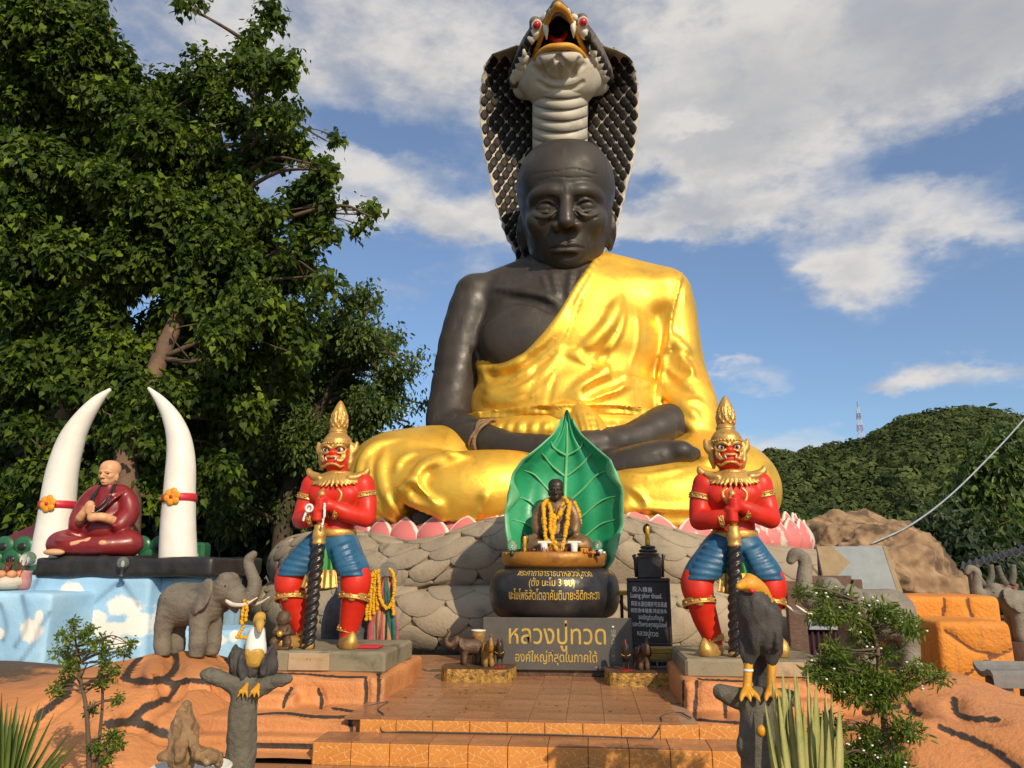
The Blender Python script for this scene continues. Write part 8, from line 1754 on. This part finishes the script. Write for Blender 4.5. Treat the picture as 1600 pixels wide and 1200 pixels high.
for k in range(44):
    a = -1.35 + 2.75 * k / 43; ln = gs.uniform(80, 130); L.append((W(12 + ln * 1.05 * math.sin(a), 1205 - ln * math.cos(a) * .95 + 40 * abs(math.sin(a)) ** 2, Yv + gs.uniform(-.15, .15)), (0, 0, .06), gs.uniform(.008, .014)))
blades('fan_palm', 'green fan palm clump at the foot of the orange mound', (b0[0], Yv, -.283), L, M['palm'])

# fallen leaves on the plaza and mounds
rg = np.random.default_rng(21); n = 260; P = np.stack([rg.uniform(-1.8, .8, n), rg.uniform(6.6, 10.4, n), np.full(n, .010)], 1)
k = n // 3; P[:k, 1] = rg.uniform(5.0, 6.1, k); P[:k, 0] = rg.uniform(-3.4, 1.5, k); P[:k, 2] = -.262
D = np.stack([rg.normal(size=n), rg.normal(size=n), rg.normal(size=n) * .1], 1); N = np.stack([rg.normal(size=n) * .2, rg.normal(size=n) * .2, np.ones(n)], 1)
V, F, T = leaves(P, D, N, rg.uniform(.015, .045, n), OVAL, rg.uniform(0, 1, n)); M['dry'] = leafmat('dry_leaves', (.09, .045, .018), (.22, .13, .04), .8, .1); tag(obj('fallen_leaves', V, F, M['dry'], None, False, {'tint': T}), 'scattered dry brown leaves on the tiles', 'leaves', kind='stuff')
# ------------------------------------------------------------------ forested hill and mast
def build_hill():
    rx = [900, 1060, 1110, 1180, 1240, 1300, 1345, 1372, 1420, 1480, 1530, 1570, 1600, 1700, 1850]; ry = [720, 692, 694, 704, 704, 694, 682, 664, 645, 638, 637, 645, 660, 690, 760]
    D0, D1 = 110.0, 560.0; nx, nd = 90, 60; V = []; pxs = np.linspace(900, 1850, nx); sh = lambda t: t * t * (3 - 2 * t)
    def H(px, d):
        r = pxray(px, 600); r = r[:2] / np.linalg.norm(r[:2]); e = pxray(px, np.interp(px, rx, ry)); el = e[2] / np.linalg.norm(e[:2]); zr = CAMZ + el * D1 - 9
        t = (d - D0) / (D1 - D0); z = -.5 + (zr + .5) * (sh(min(1, t)) * .55 + .45 * min(1, t)) if t < 1 else zr - (d - D1) * .35
        p = np.array((r[0] * d, r[1] * d)); z += 3.5 * float(vnoise(np.array((p[0] / 45, p[1] / 45, .3)))) * min(1, t * 2) * (1 - .75 * min(1, max(0, (t - .75) / .25))); return np.array((p[0], p[1], z))
    ds = np.concatenate([np.linspace(D0, D1, nd - 8), np.linspace(D1 + 15, D1 + 160, 8)])
    for d in ds:
        for px in pxs: V.append(H(px, d))
    F = np.array([(i * nx + j, i * nx + j + 1, (i + 1) * nx + j + 1, (i + 1) * nx + j) for i in range(nd - 1) for j in range(nx - 1)])
    M['hill'] = pm('forest_floor', (.022, .034, .012), (.035, .048, .017), .05, .95); structure(obj('hill', V, F, M['hill']))
    rg = np.random.default_rng(77); Ps, Ns, Ss, Ts = [], [], [], []
    n = 0
    while n < 4600:
        px = rg.uniform(1020, 1660); d = D0 + (D1 - D0 + 15) * rg.uniform(0, 1) ** .75; c = H(px, d); n += 1
        R_ = rg.uniform(2.2, 4.2) * (1 if rg.uniform() < .7 else 1.4) * (1 if d > 250 else .75); k = 115 if d > 260 else 140; u = unit(rg.normal(size=(k, 3))); u[:, 2] = np.abs(u[:, 2]) * 1.1 - .25; hgt = R_ * rg.uniform(.6, 1.2)
        p = c + (0, 0, hgt * .4) + u * np.array((R_, R_, hgt)) * rg.uniform(.8, 1.08, (k, 1)); Ps.append(p); Ns.append(u + rg.normal(size=(k, 3)) * .20); Ss.append(R_ * rg.uniform(.12, .25, k)); Ts.append(np.clip(rg.normal(.4, .36) + rg.normal(size=k) * .10, 0, 1))
    P, N, S, T = map(np.concatenate, (Ps, Ns, Ss, Ts)); N = unit(N); D = unit(np.cross(N, rg.normal(size=N.shape))); B = np.cross(D, N); S = S[:, None]
    V = np.stack([P - D * S, P - B * S * .7, P + D * S, P + B * S * .7], 1).reshape(-1, 3); F = np.arange(len(V)).reshape(-1, 4)
    M['forest'] = leafmat('hill_forest_leaves', (.038, .058, .018), (.10, .125, .040), .8, .15, (.04, .06, .015), .1); tag(obj('hill_forest', V, F, M['forest'], None, False, {'tint': np.repeat(T, 4)}), 'dense green forest covering the hill', 'forest', kind='stuff')
    # mast
    b = W(1345, 686, 1.0); d = 555.0; r = pxray(1345, 684); r = r / np.linalg.norm(r[:2]); p0 = np.array((r[0] * d, r[1] * d, CAMZ + r[2] * d - 4)); e = pxray(1345, 627); e = e / np.linalg.norm(e[:2]); zt = CAMZ + e[2] * d; h = zt - p0[2]
    root = thing('radio_mast', 'thin red and white lattice mast on the hill crest', 'mast', p0); M['mast_red'] = pm('mast_red', (.28, .04, .05), None, 3, .6); M['mast_white'] = pm('mast_white', (.6, .62, .66), None, 3, .6); ns = 7
    for k in range(ns):
        m = MB(); z0, z1 = h * k / ns, h * (k + 1) / ns; w0, w1 = 1.9 * (1 - .8 * k / ns), 1.9 * (1 - .8 * (k + 1) / ns)
        if k == ns - 1: m.tube([p0 + (0, 0, z0), p0 + (0, 0, z1)], .22, 6)
        else:
            cs = [(-1, -1), (1, -1), (1, 1), (-1, 1)]
            for i, (a, c) in enumerate(cs):
                a2, c2 = cs[(i + 1) % 4]; m.tube([p0 + (a * w0, c * w0, z0), p0 + (a * w1, c * w1, z1)], .16, 5); m.tube([p0 + (a * w0, c * w0, z0), p0 + (a2 * w1, c2 * w1, z1)], .10, 4); m.tube([p0 + (a * w1, c * w1, z1), p0 + (a2 * w1, c2 * w1, z1)], .10, 4)
        m.obj('lattice_section', M['mast_red' if k % 2 == 0 else 'mast_white'], root)
build_hill()
